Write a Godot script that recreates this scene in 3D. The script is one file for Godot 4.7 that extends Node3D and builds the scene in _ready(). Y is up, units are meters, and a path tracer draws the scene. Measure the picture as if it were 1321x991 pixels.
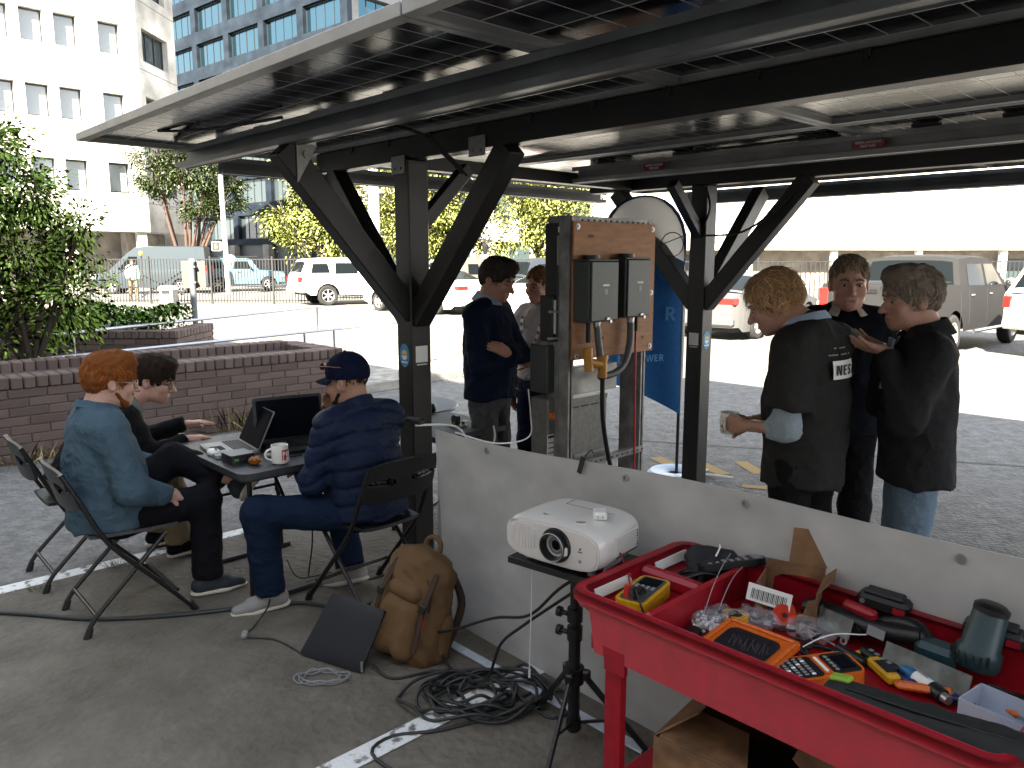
extends Node3D
# Parking-lot demonstration under a solar canopy: people, power equipment, tools on a red cart.
const AX := Vector3(-.6876, 0, -.7262)   # along the canopy's length, away to the left
const BX := Vector3(.7262, 0, -.6876)    # across the canopy, away to the right
const P1 := Vector3(-.552, 0, -4.357)    # foot of the front post
const UP := Vector3.UP
var rng := RandomNumberGenerator.new()
var mats := {}
var tex := {}

func ab(a: float, b: float, h := 0.0) -> Vector3:
	return P1 + AX * a + BX * b + UP * h

# ---------------------------------------------------------------- mesh builder
class MB:
	var v := PackedVector3Array()
	var n := PackedVector3Array()
	var c := PackedColorArray()
	var col := Color.WHITE
	var xf := Transform3D()
	func tri(a: Vector3, b: Vector3, d: Vector3, na: Vector3, nb: Vector3, nd: Vector3) -> void:
		var s := (b - a).cross(d - a).dot(na + nb + nd)
		a = xf * a; b = xf * b; d = xf * d
		na = (xf.basis * na).normalized(); nb = (xf.basis * nb).normalized(); nd = (xf.basis * nd).normalized()
		if s > 0.0:
			v.append(a); v.append(d); v.append(b); n.append(na); n.append(nd); n.append(nb)
		else:
			v.append(a); v.append(b); v.append(d); n.append(na); n.append(nb); n.append(nd)
		c.append(col); c.append(col); c.append(col)
	func quad(a: Vector3, b: Vector3, d: Vector3, e: Vector3, nn: Vector3) -> void:
		tri(a, b, d, nn, nn, nn); tri(a, d, e, nn, nn, nn)
	func quad_r(q: Array) -> MB:   # flat quad facing up
		quad(q[0], q[1], q[2], q[3], Vector3.UP); return self
	func quad_s(a: Vector3, b: Vector3, d: Vector3, e: Vector3, na: Vector3, nb: Vector3, nd: Vector3, ne: Vector3) -> void:
		tri(a, b, d, na, nb, nd); tri(a, d, e, na, nd, ne)
	func box(o: Vector3, s: Vector3, b := Basis(), bev := 0.0) -> MB:
		var h := s * .5
		bev = minf(bev, minf(h.x, minf(h.y, h.z)) * .9)
		for ax in 3:
			for sg in [-1.0, 1.0]:
				var nn := Vector3(); nn[ax] = sg
				var u := (ax + 1) % 3; var w := (ax + 2) % 3
				var q := []
				for k in [[-1.0, -1.0], [1.0, -1.0], [1.0, 1.0], [-1.0, 1.0]]:
					var p := Vector3(); p[ax] = sg * h[ax]; p[u] = k[0] * (h[u] - bev); p[w] = k[1] * (h[w] - bev)
					q.append(o + b * p)
				quad(q[0], q[1], q[2], q[3], b * nn)
		if bev > 0.0:
			for ax in 3:
				var u := (ax + 1) % 3; var w := (ax + 2) % 3
				for su in [-1.0, 1.0]:
					for sw in [-1.0, 1.0]:
						var q := []
						for k in [[-1.0, 0], [1.0, 0], [1.0, 1], [-1.0, 1]]:
							var p := Vector3(); p[ax] = k[0] * (h[ax] - bev)
							p[u] = su * (h[u] - (bev if k[1] else 0.0)); p[w] = sw * (h[w] - (0.0 if k[1] else bev))
							q.append(o + b * p)
						var nn := Vector3(); nn[u] = su; nn[w] = sw
						quad(q[0], q[1], q[2], q[3], b * nn.normalized())
			for sx in [-1.0, 1.0]:
				for sy in [-1.0, 1.0]:
					for sz in [-1.0, 1.0]:
						var sg := Vector3(sx, sy, sz)
						var q := []
						for ax in 3:
							var p := h - Vector3(bev, bev, bev); p[ax] = h[ax]
							q.append(o + b * (p * sg))
						var nn := b * sg.normalized()
						tri(q[0], q[1], q[2], nn, nn, nn)
		return self
	func bar(a: Vector3, b: Vector3, w: float, h: float, up := Vector3.UP, bev := 0.0) -> MB:
		var x := (b - a).normalized()
		if absf(x.dot(up)) > .99: up = Vector3(0, 0, 1) if absf(x.z) < .9 else Vector3(1, 0, 0)
		var z := x.cross(up).normalized()
		return box((a + b) * .5, Vector3((b - a).length(), h, w), Basis(x, z.cross(x), z), bev)
	func tube(p: Array, r, k := 8, caps := true) -> MB:
		var m := p.size()
		var rings := []; var nors := []
		var prev := Vector3()
		for i in m:
			var d: Vector3 = ((p[mini(i + 1, m - 1)] as Vector3) - (p[maxi(i - 1, 0)] as Vector3)).normalized()
			if i == 0: prev = d.cross(Vector3(.31, .87, .37)).normalized()
			prev = (prev - d * prev.dot(d)).normalized()
			var w := d.cross(prev)
			var rr: float = r[i] if r is Array else r
			var ring := []; var nr := []
			for j in k:
				var t := TAU * j / k
				var q := prev * cos(t) + w * sin(t)
				nr.append(q); ring.append((p[i] as Vector3) + q * rr)
			rings.append(ring); nors.append(nr)
		for i in m - 1:
			for j in k:
				var l := (j + 1) % k
				quad_s(rings[i][j], rings[i][l], rings[i + 1][l], rings[i + 1][j], nors[i][j], nors[i][l], nors[i + 1][l], nors[i + 1][j])
		if caps:
			for e in [0, m - 1]:
				var d: Vector3 = ((p[0] as Vector3) - (p[1] as Vector3)) if e == 0 else ((p[m - 1] as Vector3) - (p[m - 2] as Vector3))
				d = d.normalized()
				for j in k: tri(p[e], rings[e][j], rings[e][(j + 1) % k], d, d, d)
		return self
	func cyl(a: Vector3, b: Vector3, r0: float, r1 := -1.0, k := 16) -> MB:
		return tube([a, b], [r0, r0 if r1 < 0 else r1], k)
	func lathe(prof: Array, k := 20, t := Transform3D()) -> MB:   # prof of Vector2(radius, height), sharp edges between segments steeper than 40 deg
		for i in prof.size() - 1:
			var a: Vector2 = prof[i]; var b: Vector2 = prof[i + 1]
			if a.distance_to(b) < 1e-6: continue
			var e := (b - a).normalized(); var m := Vector2(e.y, -e.x)
			var ma := m; var mb := m
			if i > 0:
				var e0: Vector2 = (a - (prof[i - 1] as Vector2)).normalized()
				if e0.dot(e) > .76: ma = (m + Vector2(e0.y, -e0.x)).normalized()
			if i < prof.size() - 2:
				var e1: Vector2 = ((prof[i + 2] as Vector2) - b).normalized()
				if e1.dot(e) > .76: mb = (m + Vector2(e1.y, -e1.x)).normalized()
			for j in k:
				var t0 := TAU * j / k; var t1 := TAU * (j + 1) / k
				var d0 := Vector3(cos(t0), 0, sin(t0)); var d1 := Vector3(cos(t1), 0, sin(t1))
				var q := [d0 * a.x + UPV * a.y, d1 * a.x + UPV * a.y, d1 * b.x + UPV * b.y, d0 * b.x + UPV * b.y]
				var w := [d0 * ma.x + UPV * ma.y, d1 * ma.x + UPV * ma.y, d1 * mb.x + UPV * mb.y, d0 * mb.x + UPV * mb.y]
				for z in 4: q[z] = t * q[z]; w[z] = t.basis * w[z]
				if a.x < 1e-6: tri(q[0], q[2], q[3], w[0], w[2], w[3])
				elif b.x < 1e-6: tri(q[0], q[1], q[2], w[0], w[1], w[2])
				else: quad_s(q[0], q[1], q[2], q[3], w[0], w[1], w[2], w[3])
		return self
	const UPV := Vector3.UP
	func prism(poly: PackedVector2Array, d: float, t := Transform3D(), smooth := false) -> MB:   # outline in x, y; depth d along z, centred
		var ix := Geometry2D.triangulate_polygon(poly)
		var z := Vector3(0, 0, d * .5)
		for i in range(0, ix.size(), 3):
			var q := []
			for k in 3: q.append(Vector3(poly[ix[i + k]].x, poly[ix[i + k]].y, 0))
			tri(t * (q[0] + z), t * (q[1] + z), t * (q[2] + z), t.basis.z, t.basis.z, t.basis.z)
			tri(t * (q[0] - z), t * (q[1] - z), t * (q[2] - z), -t.basis.z, -t.basis.z, -t.basis.z)
		var m := poly.size()
		var area := 0.0
		for i in m: area += poly[i].cross(poly[(i + 1) % m])
		var sg := 1.0 if area > 0 else -1.0
		for i in m:
			var a := poly[i]; var b := poly[(i + 1) % m]
			var e := (b - a).normalized() * sg
			var n0 := Vector3(e.y, -e.x, 0); var na := n0; var nb := n0
			if smooth:
				var ea := (a - poly[(i + m - 1) % m]).normalized() * sg; var eb := (poly[(i + 2) % m] - b).normalized() * sg
				if ea.dot(e) > .6: na = (n0 + Vector3(ea.y, -ea.x, 0)).normalized()
				if eb.dot(e) > .6: nb = (n0 + Vector3(eb.y, -eb.x, 0)).normalized()
			var A := Vector3(a.x, a.y, 0); var B := Vector3(b.x, b.y, 0)
			na = t.basis * na; nb = t.basis * nb
			quad_s(t * (A + z), t * (A - z), t * (B - z), t * (B + z), na, na, nb, nb)
		return self
	func ell(o: Vector3, r: Vector3, b := Basis(), nu := 12, nv := 8) -> MB:
		for i in nv:
			for j in nu:
				var q := []; var w := []
				for k in [[i, j], [i, j + 1], [i + 1, j + 1], [i + 1, j]]:
					var th: float = PI * k[0] / nv; var ph: float = TAU * k[1] / nu
					var d := Vector3(sin(th) * cos(ph), cos(th), sin(th) * sin(ph))
					q.append(o + b * (d * r)); w.append((b * (d / r)).normalized())
				if i > 0: tri(q[0], q[1], q[2], w[0], w[1], w[2])
				if i < nv - 1: tri(q[0], q[2], q[3], w[0], w[2], w[3])
		return self
	func sheet(f: Callable, nu: int, nv: int, flip := false) -> MB:   # smooth surface f(u, v)
		var P := []; var N := []
		for i in nu + 1:
			var row := []; var nr := []
			for j in nv + 1:
				var u := float(i) / nu; var w := float(j) / nv
				row.append(f.call(u, w))
				var du: Vector3 = f.call(minf(u + .002, 1), w) - f.call(maxf(u - .002, 0), w)
				var dv: Vector3 = f.call(u, minf(w + .002, 1)) - f.call(u, maxf(w - .002, 0))
				var nn := du.cross(dv).normalized()
				nr.append(-nn if flip else nn)
			P.append(row); N.append(nr)
		for i in nu:
			for j in nv:
				quad_s(P[i][j], P[i + 1][j], P[i + 1][j + 1], P[i][j + 1], N[i][j], N[i + 1][j], N[i + 1][j + 1], N[i][j + 1])
		return self
	func slab(f: Callable, nu: int, nv: int, th: float) -> MB:   # sheet with thickness
		var g := func(u, w):
			var du: Vector3 = f.call(minf(u + .002, 1), w) - f.call(maxf(u - .002, 0), w)
			var dv: Vector3 = f.call(u, minf(w + .002, 1)) - f.call(u, maxf(w - .002, 0))
			return f.call(u, w) - du.cross(dv).normalized() * th
		sheet(f, nu, nv); sheet(g, nu, nv, true)
		for e in 4:
			var m := nu if e < 2 else nv
			for i in m:
				var t0 := float(i) / m; var t1 := float(i + 1) / m; var k := float(e % 2)
				var a0 := Vector2(t0, k) if e < 2 else Vector2(k, t0); var a1 := Vector2(t1, k) if e < 2 else Vector2(k, t1)
				var inn := Vector2(.5, .5)
				var mid: Vector3 = f.call(a0.x, a0.y) - f.call(lerpf(a0.x, inn.x, .05) if e > 1 else a0.x, lerpf(a0.y, inn.y, .05) if e < 2 else a0.y)
				quad(f.call(a0.x, a0.y), f.call(a1.x, a1.y), g.call(a1.x, a1.y), g.call(a0.x, a0.y), mid.normalized())
		return self
	func mesh() -> ArrayMesh:
		var arr := []; arr.resize(Mesh.ARRAY_MAX)
		arr[Mesh.ARRAY_VERTEX] = v; arr[Mesh.ARRAY_NORMAL] = n; arr[Mesh.ARRAY_COLOR] = c
		var m := ArrayMesh.new(); m.add_surface_from_arrays(Mesh.PRIMITIVE_TRIANGLES, arr)
		return m

func mb() -> MB:
	return MB.new()

func obj(called: String, m, material: Material, parent: Node3D = self, at := Transform3D()) -> MeshInstance3D:
	var o := MeshInstance3D.new(); o.name = called
	o.mesh = m.mesh() if m is MB else m
	o.material_override = material
	o.transform = at
	parent.add_child(o, true)
	return o

func thing(called: String, label: String, category: String, at := Vector3.ZERO, turn := 0.0, group := "") -> Node3D:
	var o := Node3D.new(); o.name = called; add_child(o, true)
	o.position = at; o.rotation.y = turn
	return tag(o, label, category, group)

func tag(o: Node3D, label: String, category: String, group := "", kind := "") -> Node3D:
	if label: o.set_meta("label", label)
	if category: o.set_meta("category", category)
	if group: o.set_meta("group", group)
	if kind: o.set_meta("kind", kind)
	return o

func struct(called: String, m, material: Material) -> MeshInstance3D:
	var o := obj(called, m, material)
	o.set_meta("kind", "structure")
	return o

func dup(root: Node3D, at: Vector3, turn: float, label: String, group := "") -> Node3D:
	var r: Node3D = root.duplicate(); add_child(r, true)
	r.position = at; r.rotation.y = turn
	r.set_meta("label", label)
	if group: r.set_meta("group", group)
	return r

func yaw_to(d: Vector3) -> float:   # turns local +z to d
	return atan2(d.x, d.z)

func text(parent: Node3D, s: String, size: float, at: Transform3D, material: Material, called := "lettering", font := "Droid Sans", width := 1.0, weight := 400) -> MeshInstance3D:
	var t := TextMesh.new(); var f := SystemFont.new(); f.font_names = PackedStringArray([font]); f.font_weight = weight
	t.font = f; t.text = s; t.font_size = 32; t.pixel_size = size / 32.0; t.depth = .0015
	var o := MeshInstance3D.new(); o.name = called; o.mesh = t; o.material_override = material
	o.transform = at; o.transform.basis = at.basis.scaled_local(Vector3(width, 1, 1))
	parent.add_child(o, true)
	return o

# ---------------------------------------------------------------- materials
func noise_tex(freq: float, lo: Color, hi: Color, sz := 512, octaves := 4, type := FastNoiseLite.TYPE_SIMPLEX_SMOOTH, mid := .5, sharp := .5, gain := .5) -> NoiseTexture2D:
	var f := FastNoiseLite.new(); f.noise_type = type; f.frequency = freq; f.fractal_octaves = octaves; f.fractal_gain = gain; f.seed = tex.size() + 3
	var t := NoiseTexture2D.new(); t.width = sz; t.height = sz; t.seamless = true; t.noise = f
	var g := Gradient.new(); g.set_color(0, lo); g.set_color(1, hi)
	g.set_offset(0, mid - sharp); g.set_offset(1, mid + sharp)
	t.color_ramp = g
	tex[tex.size()] = t
	return t

func bump_tex(freq: float, strength: float, sz := 512, octaves := 3, type := FastNoiseLite.TYPE_SIMPLEX_SMOOTH, ridged := false) -> NoiseTexture2D:
	var f := FastNoiseLite.new(); f.noise_type = type; f.frequency = freq; f.fractal_octaves = octaves; f.seed = tex.size() + 9
	var t := NoiseTexture2D.new(); t.width = sz; t.height = sz; t.seamless = true; t.noise = f
	t.as_normal_map = true; t.bump_strength = strength
	if ridged: f.fractal_type = FastNoiseLite.FRACTAL_RIDGED
	tex[tex.size()] = t
	return t

func lin(r: float, g: float, b: float) -> Color:
	return Color(r, g, b).linear_to_srgb()

# colour is linear (real-world base colour)
func mat(called: String, r: float, g: float, b: float, rough := .6, metal := 0.0, t: Texture2D = null, scale := 1.0, bump: Texture2D = null, bump_depth := 1.0, world := false) -> StandardMaterial3D:
	var m := StandardMaterial3D.new(); m.resource_name = called
	m.albedo_color = lin(r, g, b); m.roughness = rough; m.metallic = metal
	if t:
		m.albedo_texture = t
	if bump:
		m.normal_enabled = true; m.normal_texture = bump; m.normal_scale = bump_depth
	if t or bump:
		m.uv1_triplanar = true; m.uv1_world_triplanar = world; m.uv1_scale = Vector3(scale, scale, scale)
	mats[called] = m
	return m

func glow(called: String, c: Color, e: float) -> StandardMaterial3D:
	var m := mat(called, c.r, c.g, c.b, .4)
	m.emission_enabled = true; m.emission = c.linear_to_srgb(); m.emission_energy_multiplier = e
	return m

func glass(called: String, r: float, g: float, b: float, a: float) -> StandardMaterial3D:
	var m := mat(called, r, g, b, .03)
	m.transparency = BaseMaterial3D.TRANSPARENCY_ALPHA; m.albedo_color.a = a
	return m

# ---------------------------------------------------------------- soft bodies: capsules and ellipsoids joined by a smooth minimum, meshed as surface nets
class Sdf:
	var prims := []
	var V := PackedVector3Array()
	var N := PackedVector3Array()
	var I := PackedInt32Array()
	var noise: FastNoiseLite
	var amp := 0.0
	var stretch := Vector3.ONE
	var skew := 0.0
	var quilt := 0.0
	var grow := 0.0
	# kinds: 0 capsule, 1 ellipsoid; sub = carve
	func cap(a: Vector3, b: Vector3, ra: float, rb: float, k := .03, f := Vector3.ZERO, s := 1.0, flat := 0, sub := false) -> Sdf:
		prims.append([0, a, b, ra, rb, k, f, s, flat, sub]); return self
	func ball(a: Vector3, r: float, k := .02, sub := false) -> Sdf:
		return cap(a, a + Vector3(0, .0001, 0), r, r, k, Vector3.ZERO, 1.0, 0, sub)
	func ell(o: Vector3, r: Vector3, bs := Basis(), k := .02, sub := false) -> Sdf:
		prims.append([1, o, r, bs, 0.0, k, Vector3.ZERO, 1.0, 0, sub]); return self
	func build(h: float) -> void:
		var lo := Vector3(1e9, 1e9, 1e9); var hi := -lo
		for q in prims:
			if q[9]: continue
			var m: float
			if q[0] == 0:
				m = maxf(q[3], q[4]) + grow + amp
				lo = lo.min((q[1] as Vector3).min(q[2]) - Vector3(m, m, m)); hi = hi.max((q[1] as Vector3).max(q[2]) + Vector3(m, m, m))
			else:
				var e: Vector3 = q[2]; m = maxf(e.x, maxf(e.y, e.z)) + grow + amp
				lo = lo.min((q[1] as Vector3) - Vector3(m, m, m)); hi = hi.max((q[1] as Vector3) + Vector3(m, m, m))
		lo -= Vector3(h, h, h) * 2.5; hi += Vector3(h, h, h) * 2.5
		var nx := int((hi.x - lo.x) / h) + 2; var ny := int((hi.y - lo.y) / h) + 2; var nz := int((hi.z - lo.z) / h) + 2
		var F := PackedFloat32Array(); F.resize(nx * ny * nz); F.fill(1.0)
		for q in prims:
			var k: float = q[5]; var pad := k + 2.0 * h + amp + grow
			var c0: Vector3; var c1: Vector3
			var kind: int = q[0]; var sub: bool = q[9]
			var ax := 0.0; var ay := 0.0; var az := 0.0; var bx := 0.0; var by := 0.0; var bz := 0.0; var bb := 1.0; var ra := 0.0; var dr := 0.0; var L := 0.0
			var fx := 0.0; var fy := 0.0; var fz := 0.0; var s2 := 0.0; var flat := 0
			var iv := Basis(); var er := Vector3.ONE; var eo := Vector3()
			if kind == 0:
				var a: Vector3 = q[1]; var b: Vector3 = q[2]; var m: float = maxf(q[3], q[4]) + pad
				c0 = a.min(b) - Vector3(m, m, m); c1 = a.max(b) + Vector3(m, m, m)
				ax = a.x; ay = a.y; az = a.z; bx = b.x - a.x; by = b.y - a.y; bz = b.z - a.z
				bb = bx * bx + by * by + bz * bz; L = sqrt(bb); ra = float(q[3]) + (0.0 if sub else grow); dr = q[4] - q[3]
				var f: Vector3 = q[6]; fx = f.x; fy = f.y; fz = f.z; s2 = float(q[7]) * float(q[7]) - 1.0; flat = q[8]
			else:
				eo = q[1]; er = q[2]; iv = (q[3] as Basis).transposed()
				if not sub: er += Vector3(grow, grow, grow)
				var m := maxf(er.x, maxf(er.y, er.z)) + pad
				c0 = eo - Vector3(m, m, m); c1 = eo + Vector3(m, m, m)
			var i0 := maxi(0, int((c0.x - lo.x) / h)); var i1 := mini(nx - 1, int((c1.x - lo.x) / h) + 1)
			var j0 := maxi(0, int((c0.y - lo.y) / h)); var j1 := mini(ny - 1, int((c1.y - lo.y) / h) + 1)
			var k0 := maxi(0, int((c0.z - lo.z) / h)); var k1 := mini(nz - 1, int((c1.z - lo.z) / h) + 1)
			for kk in range(k0, k1 + 1):
				var pz := lo.z + kk * h
				for j in range(j0, j1 + 1):
					var py := lo.y + j * h
					var at := (kk * ny + j) * nx + i0
					for i in range(i0, i1 + 1):
						var px := lo.x + i * h
						var d: float
						if kind == 0:
							var dx := px - ax; var dy := py - ay; var dz := pz - az
							var tu := (dx * bx + dy * by + dz * bz) / bb
							var t := clampf(tu, 0.0, 1.0)
							dx -= bx * t; dy -= by * t; dz -= bz * t
							var fd := dx * fx + dy * fy + dz * fz
							d = sqrt(dx * dx + dy * dy + dz * dz + fd * fd * s2) - ra - dr * t
							if flat & 1: d = maxf(d, (tu - 1.0) * L)
							if flat & 2: d = maxf(d, -tu * L)
						else:
							var w := iv * (Vector3(px, py, pz) - eo)
							var w1 := w / er; var w2 := w1 / er
							var l1 := w1.length(); var l2 := w2.length()
							d = l1 * (l1 - 1.0) / maxf(l2, 1e-5)
						var o := F[at]
						if sub:
							d = -d
							var e := maxf(k - absf(o - d), 0.0)
							F[at] = maxf(o, d) + (e * e / (4.0 * k) if k > 0 else 0.0)
						else:
							var e := maxf(k - absf(o - d), 0.0)
							F[at] = minf(o, d) - (e * e / (4.0 * k) if k > 0 else 0.0)
						at += 1
		if quilt > 0.0:
			var idx := 0
			for kk in nz:
				for j in ny:
					var y := (lo.y + j * h) / quilt
					for i in nx:
						if absf(F[idx]) < .03:
							var s := 1.0 - absf(sin(PI * (y + .35 * ((lo.x + i * h) * (lo.x + i * h)) / quilt * 3.0)))
							F[idx] += .016 * s * s * s
						idx += 1
		if noise:
			var idx := 0
			for kk in nz:
				for j in ny:
					for i in nx:
						if absf(F[idx]) < amp + 2.0 * h:
							F[idx] -= amp * noise.get_noise_3d((lo.x + i * h) * stretch.x + (lo.y + j * h) * skew, (lo.y + j * h) * stretch.y, (lo.z + kk * h) * stretch.z - (lo.y + j * h) * skew)
						idx += 1
		# surface nets
		var ids := PackedInt32Array(); ids.resize(nx * ny * nz); ids.fill(-1)
		var sx := 1; var sy := nx; var sz := nx * ny
		var base := V.size()
		var offs := [0, sx, sy, sx + sy, sz, sx + sz, sy + sz, sx + sy + sz]
		for kk in nz - 1:
			for j in ny - 1:
				var at := (kk * ny + j) * nx - 1
				for i in nx - 1:
					at += 1
					var f0 := F[at]
					if f0 > 3.0 * h and f0 > 0.0: continue
					var neg := f0 < 0.0
					if (F[at + sx] < 0.0) == neg and (F[at + sy] < 0.0) == neg and (F[at + sz] < 0.0) == neg and (F[at + sx + sy] < 0.0) == neg and (F[at + sx + sz] < 0.0) == neg and (F[at + sy + sz] < 0.0) == neg and (F[at + sx + sy + sz] < 0.0) == neg: continue
					var p := Vector3(); var cnt := 0
					for e in EDGES:
						var fa := F[at + offs[e[0]]]; var fb := F[at + offs[e[1]]]
						if (fa < 0.0) != (fb < 0.0):
							var t := fa / (fa - fb)
							p += (CORN[e[0]] as Vector3).lerp(CORN[e[1]], t); cnt += 1
					p = p / cnt
					ids[at] = V.size()
					V.append(lo + (Vector3(i, j, kk) + p) * h); N.append(Vector3())
		for kk in range(1, nz - 1):
			for j in range(1, ny - 1):
				var at := (kk * ny + j) * nx
				for i in range(1, nx - 1):
					var c := at + i
					if ids[c] < 0 and ids[c - sx] < 0: continue
					var neg := F[c] < 0.0
					if (F[c + sx] < 0.0) != neg: face(ids[c], ids[c - sy], ids[c - sy - sz], ids[c - sz], neg)
					if (F[c + sy] < 0.0) != neg: face(ids[c], ids[c - sz], ids[c - sx - sz], ids[c - sx], neg)
					if (F[c + sz] < 0.0) != neg: face(ids[c], ids[c - sx], ids[c - sx - sy], ids[c - sy], neg)
		for i in range(base, V.size()): N[i] = N[i].normalized()
		prims.clear()
	const CORN := [Vector3(0, 0, 0), Vector3(1, 0, 0), Vector3(0, 1, 0), Vector3(1, 1, 0), Vector3(0, 0, 1), Vector3(1, 0, 1), Vector3(0, 1, 1), Vector3(1, 1, 1)]
	const EDGES := [[0, 1], [2, 3], [4, 5], [6, 7], [0, 2], [1, 3], [4, 6], [5, 7], [0, 4], [1, 5], [2, 6], [3, 7]]
	func face(a: int, b: int, c: int, d: int, neg: bool) -> void:
		if a < 0 or b < 0 or c < 0 or d < 0: return
		if neg: var s := b; b = d; d = s
		# after this the order is clockwise seen from outside
		var n := (V[c] - V[a]).cross(V[d] - V[b])
		N[a] -= n; N[b] -= n; N[c] -= n; N[d] -= n
		I.append(a); I.append(b); I.append(c); I.append(a); I.append(c); I.append(d)
	func mesh() -> ArrayMesh:
		var arr := []; arr.resize(Mesh.ARRAY_MAX)
		arr[Mesh.ARRAY_VERTEX] = V; arr[Mesh.ARRAY_NORMAL] = N; arr[Mesh.ARRAY_INDEX] = I
		var m := ArrayMesh.new(); m.add_surface_from_arrays(Mesh.PRIMITIVE_TRIANGLES, arr)
		return m

func creases(s: Sdf, amp: float, freq: float, stretch := Vector3.ONE) -> Sdf:
	folds(s, amp, freq, stretch); s.noise.fractal_type = FastNoiseLite.FRACTAL_RIDGED; s.skew = .45
	return s

func folds(s: Sdf, amp: float, freq: float, stretch := Vector3.ONE) -> Sdf:
	var f := FastNoiseLite.new(); f.noise_type = FastNoiseLite.TYPE_SIMPLEX_SMOOTH; f.frequency = freq; f.fractal_octaves = 3; f.seed = rng.randi() % 1000
	s.noise = f; s.amp = amp; s.stretch = stretch
	return s

func make_materials() -> void:
	var fine := noise_tex(.03, Color(.82, .82, .82), Color(1, 1, 1), 512, 5)
	var blot := noise_tex(.008, Color(.62, .61, .6), Color(1, 1, 1), 512, 5)
	var speck := noise_tex(.18, Color(.5, .5, .5), Color(1, 1, 1), 512, 3, FastNoiseLite.TYPE_SIMPLEX_SMOOTH, .5, .45)
	var conc := noise_tex(.006, Color(.70, .69, .67), Color(1, 1, 1), 1024, 9, FastNoiseLite.TYPE_SIMPLEX_SMOOTH, .5, .5, .72)
	var asph := noise_tex(.012, Color(.60, .60, .59), Color(1, 1, 1), 1024, 9, FastNoiseLite.TYPE_SIMPLEX_SMOOTH, .5, .45, .80)
	var weave := noise_tex(.09, Color(.78, .78, .78), Color(1, 1, 1), 512, 4)
	var b_fine := bump_tex(.12, 4.0, 512, 3)
	var b_mid := bump_tex(.04, 5.0, 512, 4)
	var b_soft := bump_tex(.012, 6.0, 512, 3)
	tex["b_fold"] = bump_tex(.007, 9.0, 512, 2, FastNoiseLite.TYPE_SIMPLEX_SMOOTH, true)
	tex["fine"] = fine; tex["blot"] = blot; tex["speck"] = speck; tex["weave"] = weave
	tex["b_fine"] = b_fine; tex["b_mid"] = b_mid; tex["b_soft"] = b_soft
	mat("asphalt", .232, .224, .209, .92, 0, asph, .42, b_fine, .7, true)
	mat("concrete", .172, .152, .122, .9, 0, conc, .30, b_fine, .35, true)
	mat("line_paint", .68, .68, .66, .7, 0, noise_tex(.03, Color(.5, .5, .48), Color(1, 1, 1), 512, 6, FastNoiseLite.TYPE_SIMPLEX_SMOOTH, .30, .10), .8, b_fine, .3, true)
	mat("tape_white", .62, .68, .78, .55, 0, fine, 1.0, null, 1, true)
	mat("yellow_paint", .55, .36, .10, .8, 0, speck, 1.2, null, 1, true)
	mat("curb", .42, .40, .35, .9, 0, blot, .8, b_fine, .6, true)
	mat("black_post", .010, .009, .008, .38, 0, fine, .9, b_soft, .15)
	mat("galv", .42, .42, .41, .42, .25, blot, .7, b_soft, .12)
	mat("galv_dark", .17, .18, .19, .36, .3, blot, .8, b_soft, .1)
	mat("alu", .36, .36, .35, .38, .35, fine, .5)
	mat("cell", .006, .007, .011, .16, 0, null)
	mats["cell"].metallic_specular = .6
	mat("backing", .46, .46, .45, .3)
	mat("panel_glass", .01, .012, .02, .08)
	mat("steel_plate", .34, .33, .31, .45, .6, fine, 2.0)
	mat("bolt", .45, .45, .44, .35, .8)
	mat("black_plastic", .007, .007, .0075, .42, 0, fine, 3.0, b_fine, .15)
	mat("black_rubber", .006, .006, .006, .6)
	mat("black_metal", .012, .012, .013, .33, .1)
	mat("white_plastic", .72, .72, .70, .3)
	mat("grey_plastic", .22, .22, .23, .45)
	mat("label_red", .20, .022, .025, .5)
	mat("label_white", .74, .74, .72, .5)
	mat("label_blue", .045, .24, .48, .45)
	mat("label_yellow", .70, .45, .06, .45)
	mat("ink", .015, .015, .016, .6)
	mat("ink_white", .78, .78, .78, .6)
	for i in 5:
		var k: float = [.85, 1.0, 1.12, .93, 1.22][i]
		mat("brick_%d" % i, .215 * k, .150 * k * (1.0 if i != 3 else 1.04), .126 * k, .85, 0, tex["speck"], 3.0, b_fine, .9)
	mat("mortar", .30, .25, .215, .95, 0, speck, 2.0, b_fine, .8)
	mat("soil", .045, .035, .025, .95, 0, speck, 2.0, b_mid, 1.0)

func setup() -> void:
	var cam := Camera3D.new(); cam.name = "camera"; add_child(cam)
	cam.position = Vector3(0, 1.75, 0); cam.rotation_degrees = Vector3(-9.12, 0, 0)
	cam.fov = 52.72; cam.near = .05; cam.far = 1500.0; cam.current = true
	var we := WorldEnvironment.new(); we.name = "environment"; add_child(we)
	var e := Environment.new(); we.environment = e
	e.background_mode = Environment.BG_SKY
	var s := Sky.new(); e.sky = s
	var p := ProceduralSkyMaterial.new(); s.sky_material = p
	p.sky_top_color = Color(.58, .61, .66); p.sky_horizon_color = Color(.92, .91, .885); p.sky_curve = .12
	p.ground_bottom_color = Color(.3, .29, .27); p.ground_horizon_color = Color(.7, .74, .76)
	p.sky_energy_multiplier = .80
	e.background_energy_multiplier = 1.0
	e.tonemap_mode = Environment.TONE_MAPPER_LINEAR
	e.tonemap_exposure = 10.5
	e.sdfgi_enabled = true; e.ssao_enabled = true; e.ssil_enabled = true
	var sun := DirectionalLight3D.new(); sun.name = "sun"; add_child(sun)
	sun.look_at_from_position(Vector3.ZERO, Vector3(.2684, -.5446, -.7968))
	sun.light_energy = 1.6; sun.light_color = Color(1, .96, .88); sun.light_angular_distance = .5; sun.shadow_enabled = true

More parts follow.
